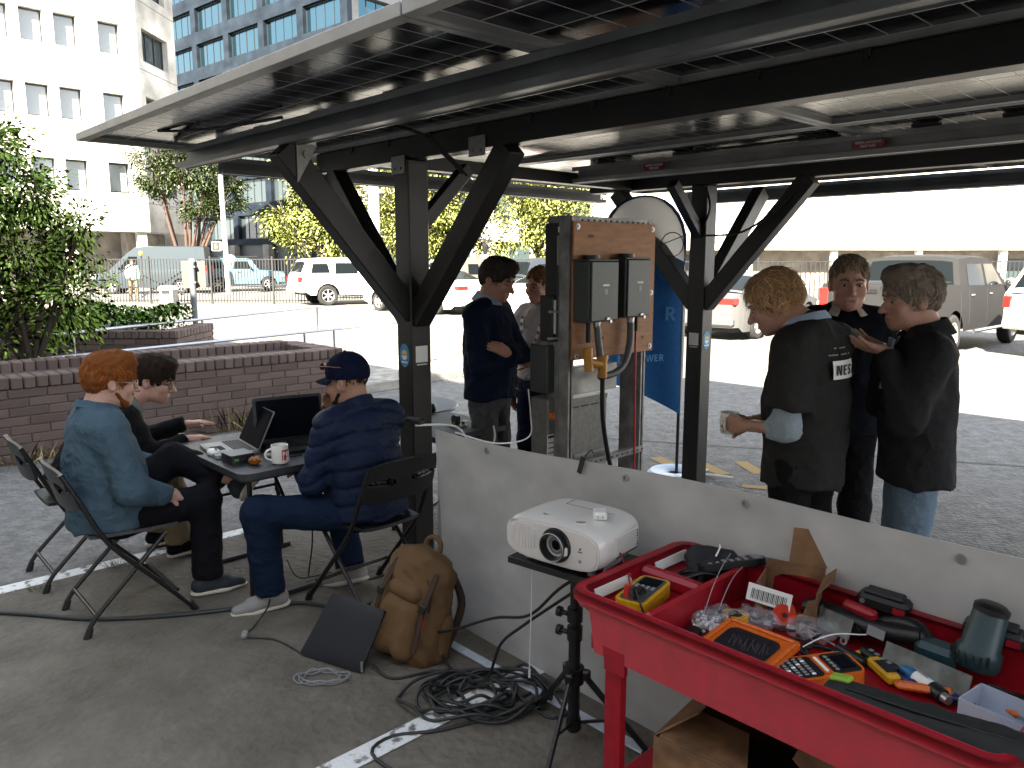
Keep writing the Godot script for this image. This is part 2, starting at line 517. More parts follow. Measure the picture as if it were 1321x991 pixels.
func flat_strip(a: Vector3, b: Vector3, w: float, y: float) -> MB:
	a.y = y; b.y = y
	var d := (b - a).normalized(); var s := d.cross(UP) * w * .5
	return mb().quad_r([a - s, b - s, b + s, a + s])

func make_ground() -> void:
	var g := mb(); g.quad(Vector3(-400, 0, 60), Vector3(400, 0, 60), Vector3(400, 0, -700), Vector3(-400, 0, -700), UP)
	struct("ground", g, mats["asphalt"])
	var pad := mb()
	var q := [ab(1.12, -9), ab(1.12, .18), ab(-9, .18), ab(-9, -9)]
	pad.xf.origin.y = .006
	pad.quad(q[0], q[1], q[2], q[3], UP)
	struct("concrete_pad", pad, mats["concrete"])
	struct("white_line", flat_strip(ab(1.21, -5.0), ab(1.16, .2), .11, .005), mats["line_paint"])
	struct("white_line", flat_strip(ab(-1.33, -5.0), ab(-1.36, .0), .10, .010), mats["line_paint"])
	# flat strip lying at the foot of the banner
	var st := mb(); st.bar(ab(-.75, -.52, .014), ab(-3.3, -.50, .014), .045, .008, UP, .002)
	tag(obj("flat_trim", st, mats["tape_white"]), "long pale flat strip lying on the concrete along the banner's foot", "trim strip")
	for k in [[Vector3(1.50, 0, -6.15), Vector3(1.28, 0, -6.75), .13], [Vector3(1.75, 0, -6.18), Vector3(1.60, 0, -6.62), .13], [Vector3(2.05, 0, -6.20), Vector3(2.0, 0, -6.6), .12], [Vector3(2.22, 0, -5.72), Vector3(1.8, 0, -5.86), .09]]:
		struct("yellow_marking", flat_strip(k[0], k[1], k[2], .004), mats["yellow_paint"])
	# kerb behind the planter with a patch of paving
	var c := mb(); c.bar(Vector3(-2.0, .06, -10.1), Vector3(-.62, .06, -11.9), .16, .14, UP, .015)
	struct("kerb", c, mats["curb"])
	var isl := mb(); isl.xf.origin.y = .055
	isl.quad(Vector3(-2.0, 0, -10.1), Vector3(-.62, 0, -11.9), Vector3(-2.2, 0, -14.0), Vector3(-3.9, 0, -12.2), UP)
	struct("island_paving", isl, mats["curb"])
	# crack sealing and grass joints in the lot
	for k in [[Vector3(-2.5, 0, -16.5), Vector3(1.6, 0, -17.5)], [Vector3(-1.4, 0, -14.3), Vector3(2.2, 0, -14.6)], [Vector3(-6.0, 0, -23.5), Vector3(-1.5, 0, -20.5)], [Vector3(.6, 0, -7.6), Vector3(5.5, 0, -6.1)]]:
		struct("crack", flat_strip(k[0], k[1], .035, .004), mats["black_rubber"])

# a C-shaped roof rail: web, flanges and a rolled lip
func c_rail(m: MB, a: Vector3, b: Vector3, w: float, h: float, side := 1.0) -> MB:
	var x := (b - a).normalized(); var z := x.cross(UP).normalized() * side
	var t := .006
	m.bar(a + z * w * .5, b + z * w * .5, t, h, UP, .0015)
	m.bar(a + UP * (h * .5 - t * .5), b + UP * (h * .5 - t * .5), w - t * 1.1, t)
	m.bar(a - UP * (h * .5 - t * .5), b - UP * (h * .5 - t * .5), w - t * 1.1, t)
	m.tube([a + z * (w * .5 - .006) - UP * (h * .5 - .008), b + z * (w * .5 - .006) - UP * (h * .5 - .008)], .0125, 10)
	m.bar(a - z * w * .5 + UP * (h * .5 - .015), b - z * w * .5 + UP * (h * .5 - .015), t * .8, .028)
	m.bar(a - z * w * .5 - UP * (h * .5 - .015), b - z * w * .5 - UP * (h * .5 - .015), t * .8, .028)
	return m

func make_canopy() -> void:
	var t := thing("solar_canopy", "large black framed canopy roofed with solar panels seen from below", "solar canopy")
	var bp: Material = mats["black_post"]
	# posts
	var posts := [[0.0, 0.0], [-.31, 2.39], [-4.3, 0.0], [-4.6, 2.39]]
	var turn := Basis(-AX, UP, -BX)
	for i in 4:
		var p: Array = posts[i]
		var w: float = .135
		var o := obj("post", mb().box(ab(p[0], p[1], 1.14), Vector3(w, 2.28, w), turn, .006), bp, t)
		var base := mb().box(ab(p[0], p[1], .012), Vector3(.24, .016, .24), turn, .002)
		for sx in [-1, 1]:
			for sz in [-1, 1]: base.cyl(ab(p[0] + sx * .095, p[1] + sz * .095, .02), ab(p[0] + sx * .095, p[1] + sz * .095, .045), .011, -1, 6)
		obj("base_plate", base, mats["black_metal"], o)
		# long braces along the beam
		for sg in [-1.0, 1.0]:
			var run: float = .80
			obj("brace", mb().bar(ab(p[0] + sg * .04, p[1], 1.42), ab(p[0] + sg * run, p[1], 2.28), .10, .12, UP, .005), bp, t)
		# braces across
		if i == 0:
			obj("brace", mb().bar(ab(0, -.03, 1.45), ab(0, -.76, 2.28), .10, .13, UP, .005), bp, t)
			obj("brace", mb().bar(ab(0, .05, 1.93), ab(0, .40, 2.27), .07, .075, UP, .004), bp, t)
		elif i == 1:
			obj("brace", mb().bar(ab(p[0], p[1] - .05, 1.93), ab(p[0], p[1] - .40, 2.27), .07, .075, UP, .004), bp, t)
			obj("brace", mb().bar(ab(p[0], p[1] + .03, 1.45), ab(p[0], p[1] + .80, 2.28), .10, .12, UP, .005), bp, t)
	# beams
	for b in [0.0, 2.39]:
		obj("beam", mb().bar(ab(.92 if b == 0.0 else .75, b, 2.338), ab(-5.2, b, 2.338), .10, .116, UP, .006), bp, t)
	obj("cross_beam", mb().bar(ab(.35, .052, 2.325), ab(.35, 2.338, 2.325), .09, .08, UP, .005), bp, t)
	obj("cross_beam", mb().bar(ab(-4.45, .052, 2.325), ab(-4.45, 2.338, 2.325), .09, .08, UP, .005), bp, t)
	# purlins and the end and back rails
	obj("purlin", c_rail(mb(), ab(1.31, -.73, 2.345), ab(-5.2, -.73, 2.345), .075, .105, -1.0), mats["galv_dark"], t)
	obj("purlin", c_rail(mb(), ab(.30, 1.67, 2.345), ab(-5.2, 1.67, 2.345), .065, .11, -1.0), mats["galv"], t)
	obj("end_rail", c_rail(mb(), ab(1.42, -.45, 2.34), ab(1.42, 3.32, 2.34), .07, .10, -1.0), mats["galv_dark"], t)
	obj("back_rail", c_rail(mb(), ab(.93, 3.93, 2.335), ab(-5.2, 3.93, 2.335), .07, .12, -1.0), mats["galv_dark"], t)
	for q in [[.90, 2.345], [-.35, 2.345], [-2.4, 2.345]]:
		obj("splice_plate", mb().box(ab(q[0], 3.885, q[1]), Vector3(.11, .07, .006), turn, .001), mats["steel_plate"], t)
	# solar panels
	var cells := 0
	var nA := 24; var nB := 6
	for col in 2:
		var a0 := 1.36 - 3.088 * col; var a1 := a0 - 3.08
		for row in 4:
			var b0 := -1.285 + 1.288 * row; var b1 := b0 + 1.28
			var y := 2.40
			var p := obj("solar_panel", mb().box(ab((a0 + a1) * .5, (b0 + b1) * .5, y + .0335), Vector3(3.02, .004, 1.22), turn), mats["panel_glass"], t)
			var fr := mb(); var fw := .034
			fr.bar(ab(a0, b0 + fw * .5, y + .02), ab(a1, b0 + fw * .5, y + .02), fw, .04, UP, .002)
			fr.bar(ab(a0, b1 - fw * .5, y + .02), ab(a1, b1 - fw * .5, y + .02), fw, .04, UP, .002)
			fr.bar(ab(a0 - fw * .5, b0 + fw, y + .02), ab(a0 - fw * .5, b1 - fw, y + .02), fw, .04, UP, .002)
			fr.bar(ab(a1 + fw * .5, b0 + fw, y + .02), ab(a1 + fw * .5, b1 - fw, y + .02), fw, .04, UP, .002)
			for k in [[a0 - fw, b0 + fw, a1 + fw, b0 + fw], [a0 - fw, b1 - fw, a1 + fw, b1 - fw]]:
				fr.bar(ab(k[0], k[1], y + .001), ab(k[2], k[3], y + .001), .03, .0016)
			obj("frame", fr, mats["alu"], p)
			obj("backing", mb().box(ab((a0 + a1) * .5, (b0 + b1) * .5, y + .0267), Vector3(3.01, .004, 1.21), turn), mats["backing"], p)
			var dA := (3.08 - 2 * fw - .02) / nA; var dB := (1.28 - 2 * fw - .02) / nB
			var single := (col == 0 and row < 2)
			var cm := mb().box(Vector3.ZERO, Vector3(dA - .006, .0024, dB - .008), turn).mesh() if single else null
			var all := mb()
			for i in nA:
				for j in nB:
					var at := ab(a0 - fw - .01 - (i + .5) * dA, b0 + fw + .01 + (j + .5) * dB, y + .0256)
					if single: obj("cell", cm, mats["cell"], p, Transform3D(Basis(), at))
					else: all.box(at, Vector3(dA - .006, .0024, dB - .008), turn)
			if not single: obj("cell_grid", all, mats["cell"], p).set_meta("kind", "stuff")
			# junction boxes with leads
			var jb := mb()
			for k in 3: jb.box(ab((a0 + a1) * .5 + .6 * (k - 1), (b0 + b1) * .5, y + .017), Vector3(.11, .014, .05), turn, .003)
			obj("junction_box", jb, mats["black_plastic"], p)
	# purlin end clamp, brackets and bolts
	for q in [[ab(.02, -.07, 2.255), .12], [ab(-.62, -.06, 2.29), .12], [ab(.93, -.05, 2.27), .08]]:
		var m := mb().box(q[0], Vector3(q[1], .095, .006), turn, .0015)
		for sx in [-.03, .03]: m.cyl(q[0] - AX * sx - BX * .003 - UP * .02, q[0] - AX * sx - BX * .011 - UP * .02, .008, -1, 6)
		obj("bracket", m, mats["steel_plate"], t)
	var pl := mb().prism(PackedVector2Array([Vector2(-.05, .06), Vector2(.03, .06), Vector2(.06, .0), Vector2(.06, -.10), Vector2(-.05, .02)]), .006, Transform3D(turn, ab(.86, -.07, 2.22)))
	pl.cyl(ab(.86, -.074, 2.225), ab(.86, -.09, 2.225), .011, -1, 8)
	obj("gusset_plate", pl, mats["galv"], t)
	var pl2 := mb().prism(PackedVector2Array([Vector2(-.06, .08), Vector2(.05, .08), Vector2(.05, -.10)]), .006, Transform3D(Basis(-BX, UP, AX), ab(-.056, -.66, 2.215)))
	pl2.cyl(ab(-.06, -.66, 2.25), ab(-.073, -.66, 2.25), .02, -1, 12)
	obj("gusset_plate", pl2, mats["steel_plate"], t)
	for k in 9:
		var a := .5 - k * .37
		obj("clip", mb().box(ab(a, -.052, 2.385), Vector3(.022, .028, .014), turn, .003).cyl(ab(a, -.06, 2.372), ab(a, -.06, 2.36), .006, -1, 6), mats["black_plastic"], t)
	for a in [.0, -.62, -1.55, -2.05, -2.45]:
		var m := mb()
		for s in [0, 1]: m.box(ab(a, 1.64 + .03 * s, 2.412), Vector3(.13, .018, .022), turn, .004)
		obj("connector", m, mats["black_plastic"], t)
	for a in [-.42, -1.78]:
		var lb := obj("warning_label", mb().box(ab(a, 1.6295, 2.345), Vector3(.17, .040, .001), turn), mats["label_red"], t)
		var fb := Transform3D(turn, ab(a, 1.6285, 2.354))
		text(lb, "WARNING: PHOTOVOLTAIC", .018, fb, mats["ink_white"], "lettering", "Droid Sans", .62)
		fb.origin.y -= .019
		text(lb, "POWER SOURCE", .018, fb, mats["ink_white"], "lettering", "Droid Sans", .62)
	# leads under the panels
	var wires := [
		[ab(.85, -1.02, 2.425), ab(.6, -.95, 2.405), ab(.25, -.86, 2.40), ab(-.1, -.80, 2.40)],
		[ab(.25, -.62, 2.40), ab(-.15, -.45, 2.405), ab(-.35, -.22, 2.37), ab(-.42, -.07, 2.26), ab(-.45, .02, 2.17)],
		[ab(.2, -.62, 2.41), ab(-.12, -.46, 2.415), ab(-.33, -.24, 2.38), ab(-.40, -.09, 2.27), ab(-.44, .0, 2.18)],
		[ab(1.15, -.82, 2.42), ab(.85, -.9, 2.415), ab(.45, -.97, 2.42)],
		[ab(-.36, 2.32, 2.28), ab(-.42, 2.30, 2.12), ab(-.36, 2.32, 1.99)],
		[ab(-.38, 2.31, 1.92), ab(-.7, 2.28, 1.94), ab(-.95, 2.3, 2.10), ab(-1.05, 2.36, 2.24)],
		[ab(-.6, 1.60, 2.41), ab(-1.1, 1.58, 2.40), ab(-1.6, 1.60, 2.41)],
		[ab(-1.7, 2.0, 2.42), ab(-2.2, 2.1, 2.37), ab(-2.9, 2.2, 2.39)],
	]
	for w in wires: obj("cable", mb().tube(smooth_path(w, 6), .008, 6), mats["black_rubber"], t)
	var loop := []
	for k in 15: loop.append(ab(-.12, 2.28, 1.86) + AX * (.10 * cos(k * TAU / 14)) + UP * (.09 * sin(k * TAU / 14)))
	loop.append(ab(-.24, 2.32, 1.94))
	obj("cable", mb().tube(loop, .004, 5), mats["black_rubber"], t)
	# stickers on the posts
	for i in 2:
		var p: Array = posts[i]
		var hh: float = 1.22 if i == 0 else 1.16
		var faceL := Basis(-BX, UP, AX)   # normal out of this face is local z
		var nl := Transform3D(Basis(BX, UP, -AX), ab(p[0], p[1], hh)) if false else Transform3D()
		# oval on one face, pale square label on the other
		var side_a := Transform3D(Basis(BX, UP, -AX), ab(p[0] - .0685, p[1], hh))   # faces along the canopy, towards the right
		var side_b := Transform3D(turn, ab(p[0], p[1] - .0685, hh))                 # faces the table
		var oval_at := side_b if i == 0 else side_a
		var sq_at := side_a if i == 0 else side_b
		var ov := obj("oval_sticker", disc_oval(.045, .066), mats["label_blue"], t, oval_at)
		obj("sun_disc", disc_half(.024, true), mats["label_yellow"], ov, Transform3D(Basis(), Vector3(0, .006, .0008)))
		obj("white_waves", disc_half(.024, false), mats["label_white"], ov, Transform3D(Basis(), Vector3(0, .0, .0008)))
		var tx := mb().box(Vector3(0, -.038, .0012), Vector3(.055, .008, .001)); obj("caption_bar", tx, mats["label_white"], ov)
		var sq := obj("square_label", mb().box(Vector3(0, .008, .0), Vector3(.082, .092, .001)), mats["label_white"], t, sq_at)
		obj("caption_bar", mb().box(Vector3(0, -.05, .0), Vector3(.082, .018, .001)), mats["ink"], sq)
		obj("caption_line", mb().box(Vector3(0, -.05, .001), Vector3(.07, .006, .001)), mats["label_white"], sq)

func disc_oval(rx: float, ry: float) -> MB:
	var p := PackedVector2Array()
	for k in 28: p.append(Vector2(cos(k * TAU / 28) * rx, sin(k * TAU / 28) * ry))
	return mb().prism(p, .001)

func disc_half(r: float, top: bool) -> MB:
	var p := PackedVector2Array()
	for k in 15:
		var a := PI * k / 14.0
		p.append(Vector2(cos(a) * r, (sin(a) if top else -sin(a)) * r * 1.05))
	return mb().prism(p, .001)

func smooth_path(p: Array, per := 6) -> Array:   # Catmull-Rom through the points
	var out := []
	for i in p.size() - 1:
		var a: Vector3 = p[maxi(i - 1, 0)]; var b: Vector3 = p[i]; var c: Vector3 = p[i + 1]; var d: Vector3 = p[mini(i + 2, p.size() - 1)]
		for k in per: out.append(b.cubic_interpolate(c, a, d, float(k) / per))
	out.append(p[p.size() - 1])
	return out

# ---------------------------------------------------------------- buildings
func bands(front: Vector3, along: Vector3, out: Vector3, len: float, rows: Array, wins: Array, wall: MB, glassm: Material, frame_m: Material, t: Node3D, h_top: float, depth: float, mull: int, floor_h: float) -> void:
	# a facade from boxes: full spandrels and piers between the windows; each window its own part
	var bs := Basis(along, UP, along.cross(UP))
	var y := floor_h
	for r in rows:
		var y0: float = r; var y1: float = r + float(wins[0])
		wall.box(front + along * len * .5 - out * depth * .5 + UP * (y + y0) * .5, Vector3(len, y0 - y, depth), bs)
		var x := 0.0
		for w in wins.slice(1):
			wall.box(front + along * (x + w[0]) * .5 - out * depth * .5 + UP * (y0 + y1) * .5, Vector3(w[0] - x, y1 - y0, depth), bs)
			x = w[1]
			var c: Vector3 = front + along * (w[0] + w[1]) * .5 - out * (depth * .8) + UP * (y0 + y1) * .5
			var ww: float = w[1] - w[0]; var hh := y1 - y0
			var win := obj("window", mb().box(c - out * .03, Vector3(ww, hh, .02), bs), glassm, t)
			var f := mb()
			f.box(c + UP * (hh * .5 - .04), Vector3(ww, .08, .07), bs); f.box(c - UP * (hh * .5 - .04), Vector3(ww, .08, .07), bs)
			for k in mull + 1:
				var q := -ww * .5 + .035 + (ww - .07) * k / mull
				f.box(c + along * q, Vector3(.06, hh - .16, .065), bs)
			obj("frame", f, frame_m, win)
		wall.box(front + along * (x + len) * .5 - out * depth * .5 + UP * (y0 + y1) * .5, Vector3(len - x, y1 - y0, depth), bs)
		y = y1
	wall.box(front + along * len * .5 - out * depth * .5 + UP * (y + h_top) * .5, Vector3(len, h_top - y, depth), bs)

func make_buildings() -> void:
	var white := mat("white_render", .72, .69, .63, .8, 0, tex["blot"], .08, tex["b_fine"], .2)
	var slate := mat("slate_cladding", .020, .028, .040, .55, 0, tex["blot"], .12, tex["b_soft"], .2)
	slate.metallic_specular = .12
	var slate2 := mat("pale_cladding", .075, .085, .095, .55, 0, tex["blot"], .12)
	var gl := mat("window_glass", .030, .042, .045, .04); gl.metallic_specular = .45
	var gl2 := mat("blue_glass", .055, .125, .165, .05, .9)
	var blind := mat("blind_glass", .20, .23, .25, .12); blind.metallic_specular = .7
	var dark := mat("dark_frame", .03, .033, .036, .5, .3)
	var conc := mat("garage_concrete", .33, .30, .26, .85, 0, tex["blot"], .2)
	# white office block on the left
	var K := Vector3(-20.6, 0, -45)
	var t := thing("white_office_block", "white office block with small deep set windows and a chamfered corner", "building")
	var wall := mb()
	var wins := [1.6]
	for k in 9:
		var g := 0.9 + 2.1 * k if k == 0 else 3.0 + 1.545 * (k - 1) + (.55 if k > 3 else 0.0) + (.55 if k > 6 else 0.0)
		wins.append([g, g + 1.06])
	bands(K, -BX, (AX * -1.0), 30.0, [5.4, 9.05, 12.7, 16.35], wins, wall, blind, dark, t, 24.0, .42, 1, 3.3)
	var fd := Vector3(.04, 0, -.9992)
	bands(K, fd, Vector3(.9992, 0, .04), 4.56, [5.4, 9.05, 12.7, 16.35], [1.75, [.55, 3.55]], wall, gl, dark, t, 24.0, .42, 3, 3.3)
	obj("wall", wall, white, t)
	var back := mb()
	back.quad(K + fd * 4.56, K + fd * 4.56 + Vector3(-30, 0, -6), K + fd * 4.56 + Vector3(-30, 24, -6), K + fd * 4.56 + UP * 24, Vector3(.2, 0, -1))
	back.quad(K + UP * 24, K - BX * 30 + UP * 24, K + fd * 4.56 + Vector3(-30, 24, -6), K + fd * 4.56 + UP * 24, UP)
	obj("roof", back, white, t)
	var gf := mb()
	gf.bar(K + AX * 2 + UP * 1.65, K + AX * 2 - BX * 30 + UP * 1.65, .3, 3.3); gf.bar(K + Vector3(-1.6, 1.65, 0), K + Vector3(-1.4, 1.65, -4.6), .3, 3.3)
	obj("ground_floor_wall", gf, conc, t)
	for k in 8: obj("column", mb().box(K - BX * (.4 + 3.6 * k) + AX * .4 + UP * 1.65, Vector3(.5, 3.3, .5), Basis(-BX, UP, -AX), .02), white, t)
	for k in 6:
		var jb := mb().bar(K + UP * (4.9 + 3.65 * k) + Vector3(.432, 0, 0), K + fd * 4.5 + UP * (4.9 + 3.65 * k) + Vector3(.432, 0, 0), .004, .03)
		jb.xf.origin = Vector3(-.43, 0, 0); obj("panel_joint", jb, dark, t, Transform3D(Basis(), Vector3(-.43, 0, 0)))
	# slate coloured tower
	var T0 := Vector3(-13.6, 0, -68); var dl := Vector3(-.757, 0, -.653); var dr := Vector3(.653, 0, -.757)
	t = thing("office_tower", "dark slate blue office tower with long ribbon windows rising behind the white block", "building")
	wall = mb()
	var rows := []
	for k in 9: rows.append(3.8 + 3.5 * k)
	wins = [2.3]
	for k in 7: wins.append([.95 + 6.25 * k, 6.25 + 6.25 * k])
	bands(T0, dl, dl.cross(UP) * -1.0 if dl.cross(UP).z < 0 else dl.cross(UP), 45.0, rows.slice(0, 4), wins, wall, gl, dark, t, 17.0, .5, 4, 3.2)
	bands(T0, dl, dl.cross(UP) * -1.0 if dl.cross(UP).z < 0 else dl.cross(UP), 45.0, rows.slice(4), wins, wall, gl2, dark, t, 38.0, .5, 4, 17.0)
	obj("wall", wall, slate, t)
	var wall2 := mb()
	bands(T0, dr, dr.cross(UP) if dr.cross(UP).z > 0 else dr.cross(UP) * -1.0, 24.0, rows, [2.3, [1.2, 5.6], [6.6, 11.2], [12.2, 16.8], [17.8, 22.6]], wall2, gl2, dark, t, 38.0, .5, 4, 3.2)
	obj("side_wall", wall2, slate2, t)
	var cr := mb(); cr.bar(T0 + dl * 22 - dl.cross(UP) * -2.5 + UP * 1.6, T0 + dl * 22.01 - dl.cross(UP) * -2.5 + UP * 1.6, .1, .1)
	var inn := mb(); var off := Vector3(-.653, 0, -.757) * 3.0
	inn.bar(T0 + off + UP * 1.6, T0 + off + dl * 45 + UP * 1.6, .3, 3.2)
	obj("ground_floor_wall", inn, dark, t)
	for k in 8: obj("column", mb().box(T0 + dl * (.5 + 6.25 * k) + off * .14 + UP * 1.6, Vector3(1.0, 3.2, .8), Basis(dl, UP, dl.cross(UP)), .03), conc, t)
	obj("roof", mb().quad_r([T0 + UP * 38, T0 + dl * 45 + UP * 38, T0 + dl * 45 + dr * 24 + UP * 38, T0 + dr * 24 + UP * 38]), dark, t)
	# long white building on the right
	t = thing("white_warehouse", "long white building with a shaded recessed ground floor behind the parked pickup", "building")
	var W := mb()
	W.box(Vector3(36, 6.3, -50), Vector3(60, 8.0, 8), Basis(), .02)
	obj("wall", W, white, t)
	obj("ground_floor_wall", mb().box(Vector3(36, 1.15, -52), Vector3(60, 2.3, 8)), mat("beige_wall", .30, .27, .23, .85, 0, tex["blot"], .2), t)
	for k in 9: obj("column", mb().box(Vector3(14 + 5 * k, 1.15, -46.4), Vector3(.35, 2.3, .35), Basis(), .02), white, t)
	for k in 5: obj("window", mb().box(Vector3(30.5 + 1.9 * k, 1.0, -47.9), Vector3(1.7, 1.5, .15), Basis(), .02), gl, t)
	obj("garage_door", mb().box(Vector3(11.0, 1.0, -47.9), Vector3(3.0, 2.0, .15), Basis(), .02), dark, t)
	text(t, "3E", .95, Transform3D(Basis(), Vector3(12.15, 3.05, -45.98)), mat("sign_grey", .18, .18, .18, .6))
	# pale low building behind the trees
	t = thing("pale_low_building", "pale low building glimpsed between the sunlit trees", "building")
	W = mb()
	bands(Vector3(-13.5, 0, -66), Vector3(1, 0, 0), Vector3(0, 0, 1), 34.0, [1.0, 5.0], [2.2, [2, 5], [7, 10], [12, 15], [17, 20], [22, 25], [27, 30]], W, gl, dark, t, 9.0, .4, 2, 0.0)
	W.box(Vector3(3.5, 4.5, -70), Vector3(33.6, 8.9, 7.0))
	obj("wall", W, mat("cream_wall", .55, .52, .46, .8, 0, tex["blot"], .1), t)
	# the block behind the photographer that shades the near half of the lot
	t = thing("brick_office_block", "plain office block behind the photographer that shades the near lot", "building")
	var q := ab(2.5, -11.4)
	obj("wall", mb().box(q + UP * 4.0, Vector3(56, 8.0, 10), Basis(-AX, UP, -BX), .03), white, t)
	W = mb()
	for k in 12: obj("window", mb().box(ab(-22 + 4.3 * k, -6.42) + UP * 2.2, Vector3(2.2, 1.6, .12), Basis(-AX, UP, -BX), .02), gl, t)

# ---------------------------------------------------------------- brick planters
func brick_wall(t: Node3D, a: Vector3, b: Vector3, out: Vector3, courses: int, y0: float, cap_depth: float, cap_n: bool) -> void:
	var d := (b - a).normalized(); var L := (b - a).length()
	var bs := Basis(d, UP, d.cross(UP))
	if bs.z.dot(out) < 0: bs = Basis(-d, UP, (-d).cross(UP))
	var bl := .300; var bh := .080; var j := .008
	var meshes := []
	for k in 4:
		meshes.append(mb().box(Vector3.ZERO, Vector3(bl - j, bh - j * .6, .10), Basis(Vector3(0, 1, 0), (k - 1.5) * .004), .005 + .001 * k).mesh())
	var half := mb().box(Vector3.ZERO, Vector3(bl * .5 - j, bh - j * .6, .10), Basis(), .006).mesh()
	var made := 0
	for c in courses:
		var x := 0.0 if c % 2 == 0 else -bl * .5
		while x < L - .01:
			var x0 := maxf(x, 0.0); var x1 := minf(x + bl, L)
			if x1 - x0 > .05:
				var full := x1 - x0 > bl * .8
				var at := a + d * (x0 + x1) * .5 + UP * (y0 + bh * (c + .5)) - out * (.05 - rng.randf_range(-.0015, .003))
				if made < 280:
					obj("brick", meshes[rng.randi() % 4] if full else half, mats["brick_%d" % (rng.randi() % 5)], t, Transform3D(bs.scaled_local(Vector3(1.0 if full else (x1 - x0 - j) / (bl * .5 - j), 1, 1)), at))
				made += 1
			x += bl
	# soldier course on edge
	var top := y0 + bh * courses
	var cw := .098; var n := int(L / cw)
	var cm := mb().box(Vector3.ZERO, Vector3(cw - .010, .105, cap_depth), Basis(), .010).mesh()
	for k in n:
		obj("coping_brick", cm, mats["brick_%d" % (rng.randi() % 5)], t, Transform3D(bs * Basis(UP, rng.randf_range(-.02, .02)), a + d * (k + .5) * L / n - out * (cap_depth * .5 - .012) + UP * (top + .055 + rng.randf_range(-.002, .002))))

func make_planters() -> void:
	var t := thing("brick_planter", "long brown brick planter with a soldier course top behind the seated group", "planter")
	var A0 := 4.12; var B1 := 2.02
	var a := ab(A0, -2.6); var b := ab(A0, B1)
	var core := mb()
	core.bar(ab(A0 + .13, -9) + UP * .32, ab(A0 + .13, B1 - .012) + UP * .32, .235, .66)
	core.bar(ab(A0 + .12, B1 - .13) + UP * .32, ab(A0 + 1.1, B1 - .13) + UP * .32, .235, .66)
	core.bar(ab(A0 + 1.0, -9) + UP * .34, ab(A0 + 1.0, B1 - .012) + UP * .34, .235, .70)
	obj("mortar_core", core, mats["mortar"], t)
	brick_wall(t, a, b, -AX, 8, .012, .25, true)
	var out2 := BX
	brick_wall(t, ab(A0 + .02, B1), ab(A0 + 1.1, B1), out2, 8, .012, .25, true)
	brick_wall(t, ab(A0 + .90, -2.8), ab(A0 + .90, B1 - .2), -AX, 2, .52, .22, true)
	obj("soil", mb().box(ab(A0 + .55, -3.4, .45), Vector3(10.6, .1, .65), Basis(BX, UP, -AX)), mats["soil"], t)
	t = thing("brick_planter", "second brown brick planter holding the clipped hedge beside the handrail", "planter")
	var p0 := Vector3(-8.2, 0, -10.05); var p1 := Vector3(-4.36, 0, -10.05)
	var c2 := mb(); c2.box(Vector3(-6.3, .36, -10.7), Vector3(3.80, .74, 1.2))
	obj("mortar_core", c2, mats["mortar"], t)
	brick_wall(t, p0, p1, Vector3(0, 0, 1), 9, .01, .24, true)
	brick_wall(t, Vector3(-4.36, 0, -10.05), Vector3(-4.36, 0, -11.3), Vector3(1, 0, 0), 9, .01, .24, true)
	obj("soil", mb().box(Vector3(-6.3, .72, -10.75), Vector3(3.3, .04, .9)), mats["soil"], t)
	# handrails
	var rail := mat("rail_steel", .50, .51, .53, .3, .8, tex["fine"], .6)
	t = thing("handrail", "upper pale steel handrail rising past the hedge", "handrail")
	var r0 := Vector3(-5.75, .89, -7.55); var r1 := Vector3(-3.41, .92, -13.92)
	obj("rail", mb().tube([r0, r1], .021, 10), rail, t)
	for k in [.245, .56, .98]:
		var q := r0.lerp(r1, k); obj("post", mb().cyl(Vector3(q.x, 0, q.z), q, .019, -1, 10), rail, t)
	t = thing("handrail", "lower pale steel handrail running behind the near planter", "handrail")
	r0 = Vector3(-5.2, .76, -7.0); r1 = Vector3(-1.66, .75, -12.7)
	obj("rail", mb().tube([r0, r1], .020, 10), rail, t)
	for k in [.25, .655, .74, 1.0]:
		var q := r0.lerp(r1, k); obj("post", mb().cyl(Vector3(q.x, 0, q.z), q, .018, -1, 10), rail, t)

# ---------------------------------------------------------------- plants
func leaf_mesh(pts: Array, size: float, spread := .35, wide := .42, up_bias := .5) -> ArrayMesh:
	# pts: [position, outward direction, tone]
	var V := PackedVector3Array(); var N := PackedVector3Array(); var C := PackedColorArray()
	for p in pts:
		var d: Vector3 = (p[1] as Vector3) + Vector3(rng.randf_range(-1, 1), rng.randf_range(-1, 1), rng.randf_range(-1, 1)) * spread
		d = d.normalized()
		var s := d.cross(Vector3(rng.randf_range(-1, 1), rng.randf_range(-1, 1), rng.randf_range(-1, 1))).normalized()
		var n := s.cross(d).normalized()
		if n.y < 0: n = -n
		n = (n + UP * up_bias * .4).normalized()
		var l := size * rng.randf_range(.65, 1.25); var o: Vector3 = p[0]
		var w := l * wide * .5; var q: Color = p[2]
		var a := o; var b := o + d * l * .5 + s * w + n * w * .3; var c := o + d * l - n * l * .12; var e := o + d * l * .5 - s * w + n * w * .3; var m := o + d * l * .5
		for tr in [[a, b, m], [b, c, m], [c, e, m], [e, a, m]]:
			for x in tr:
				V.append(x); N.append(n); C.append(q)
	var arr := []; arr.resize(Mesh.ARRAY_MAX); arr[Mesh.ARRAY_VERTEX] = V; arr[Mesh.ARRAY_NORMAL] = N; arr[Mesh.ARRAY_COLOR] = C
	var am := ArrayMesh.new(); am.add_surface_from_arrays(Mesh.PRIMITIVE_TRIANGLES, arr)
	return am

func leaf_mat(called: String, rough := .5) -> StandardMaterial3D:
	var m := mat(called, 1, 1, 1, rough); m.vertex_color_use_as_albedo = true
	m.backlight_enabled = true; m.backlight = Color(.55, .62, .18)
	return m

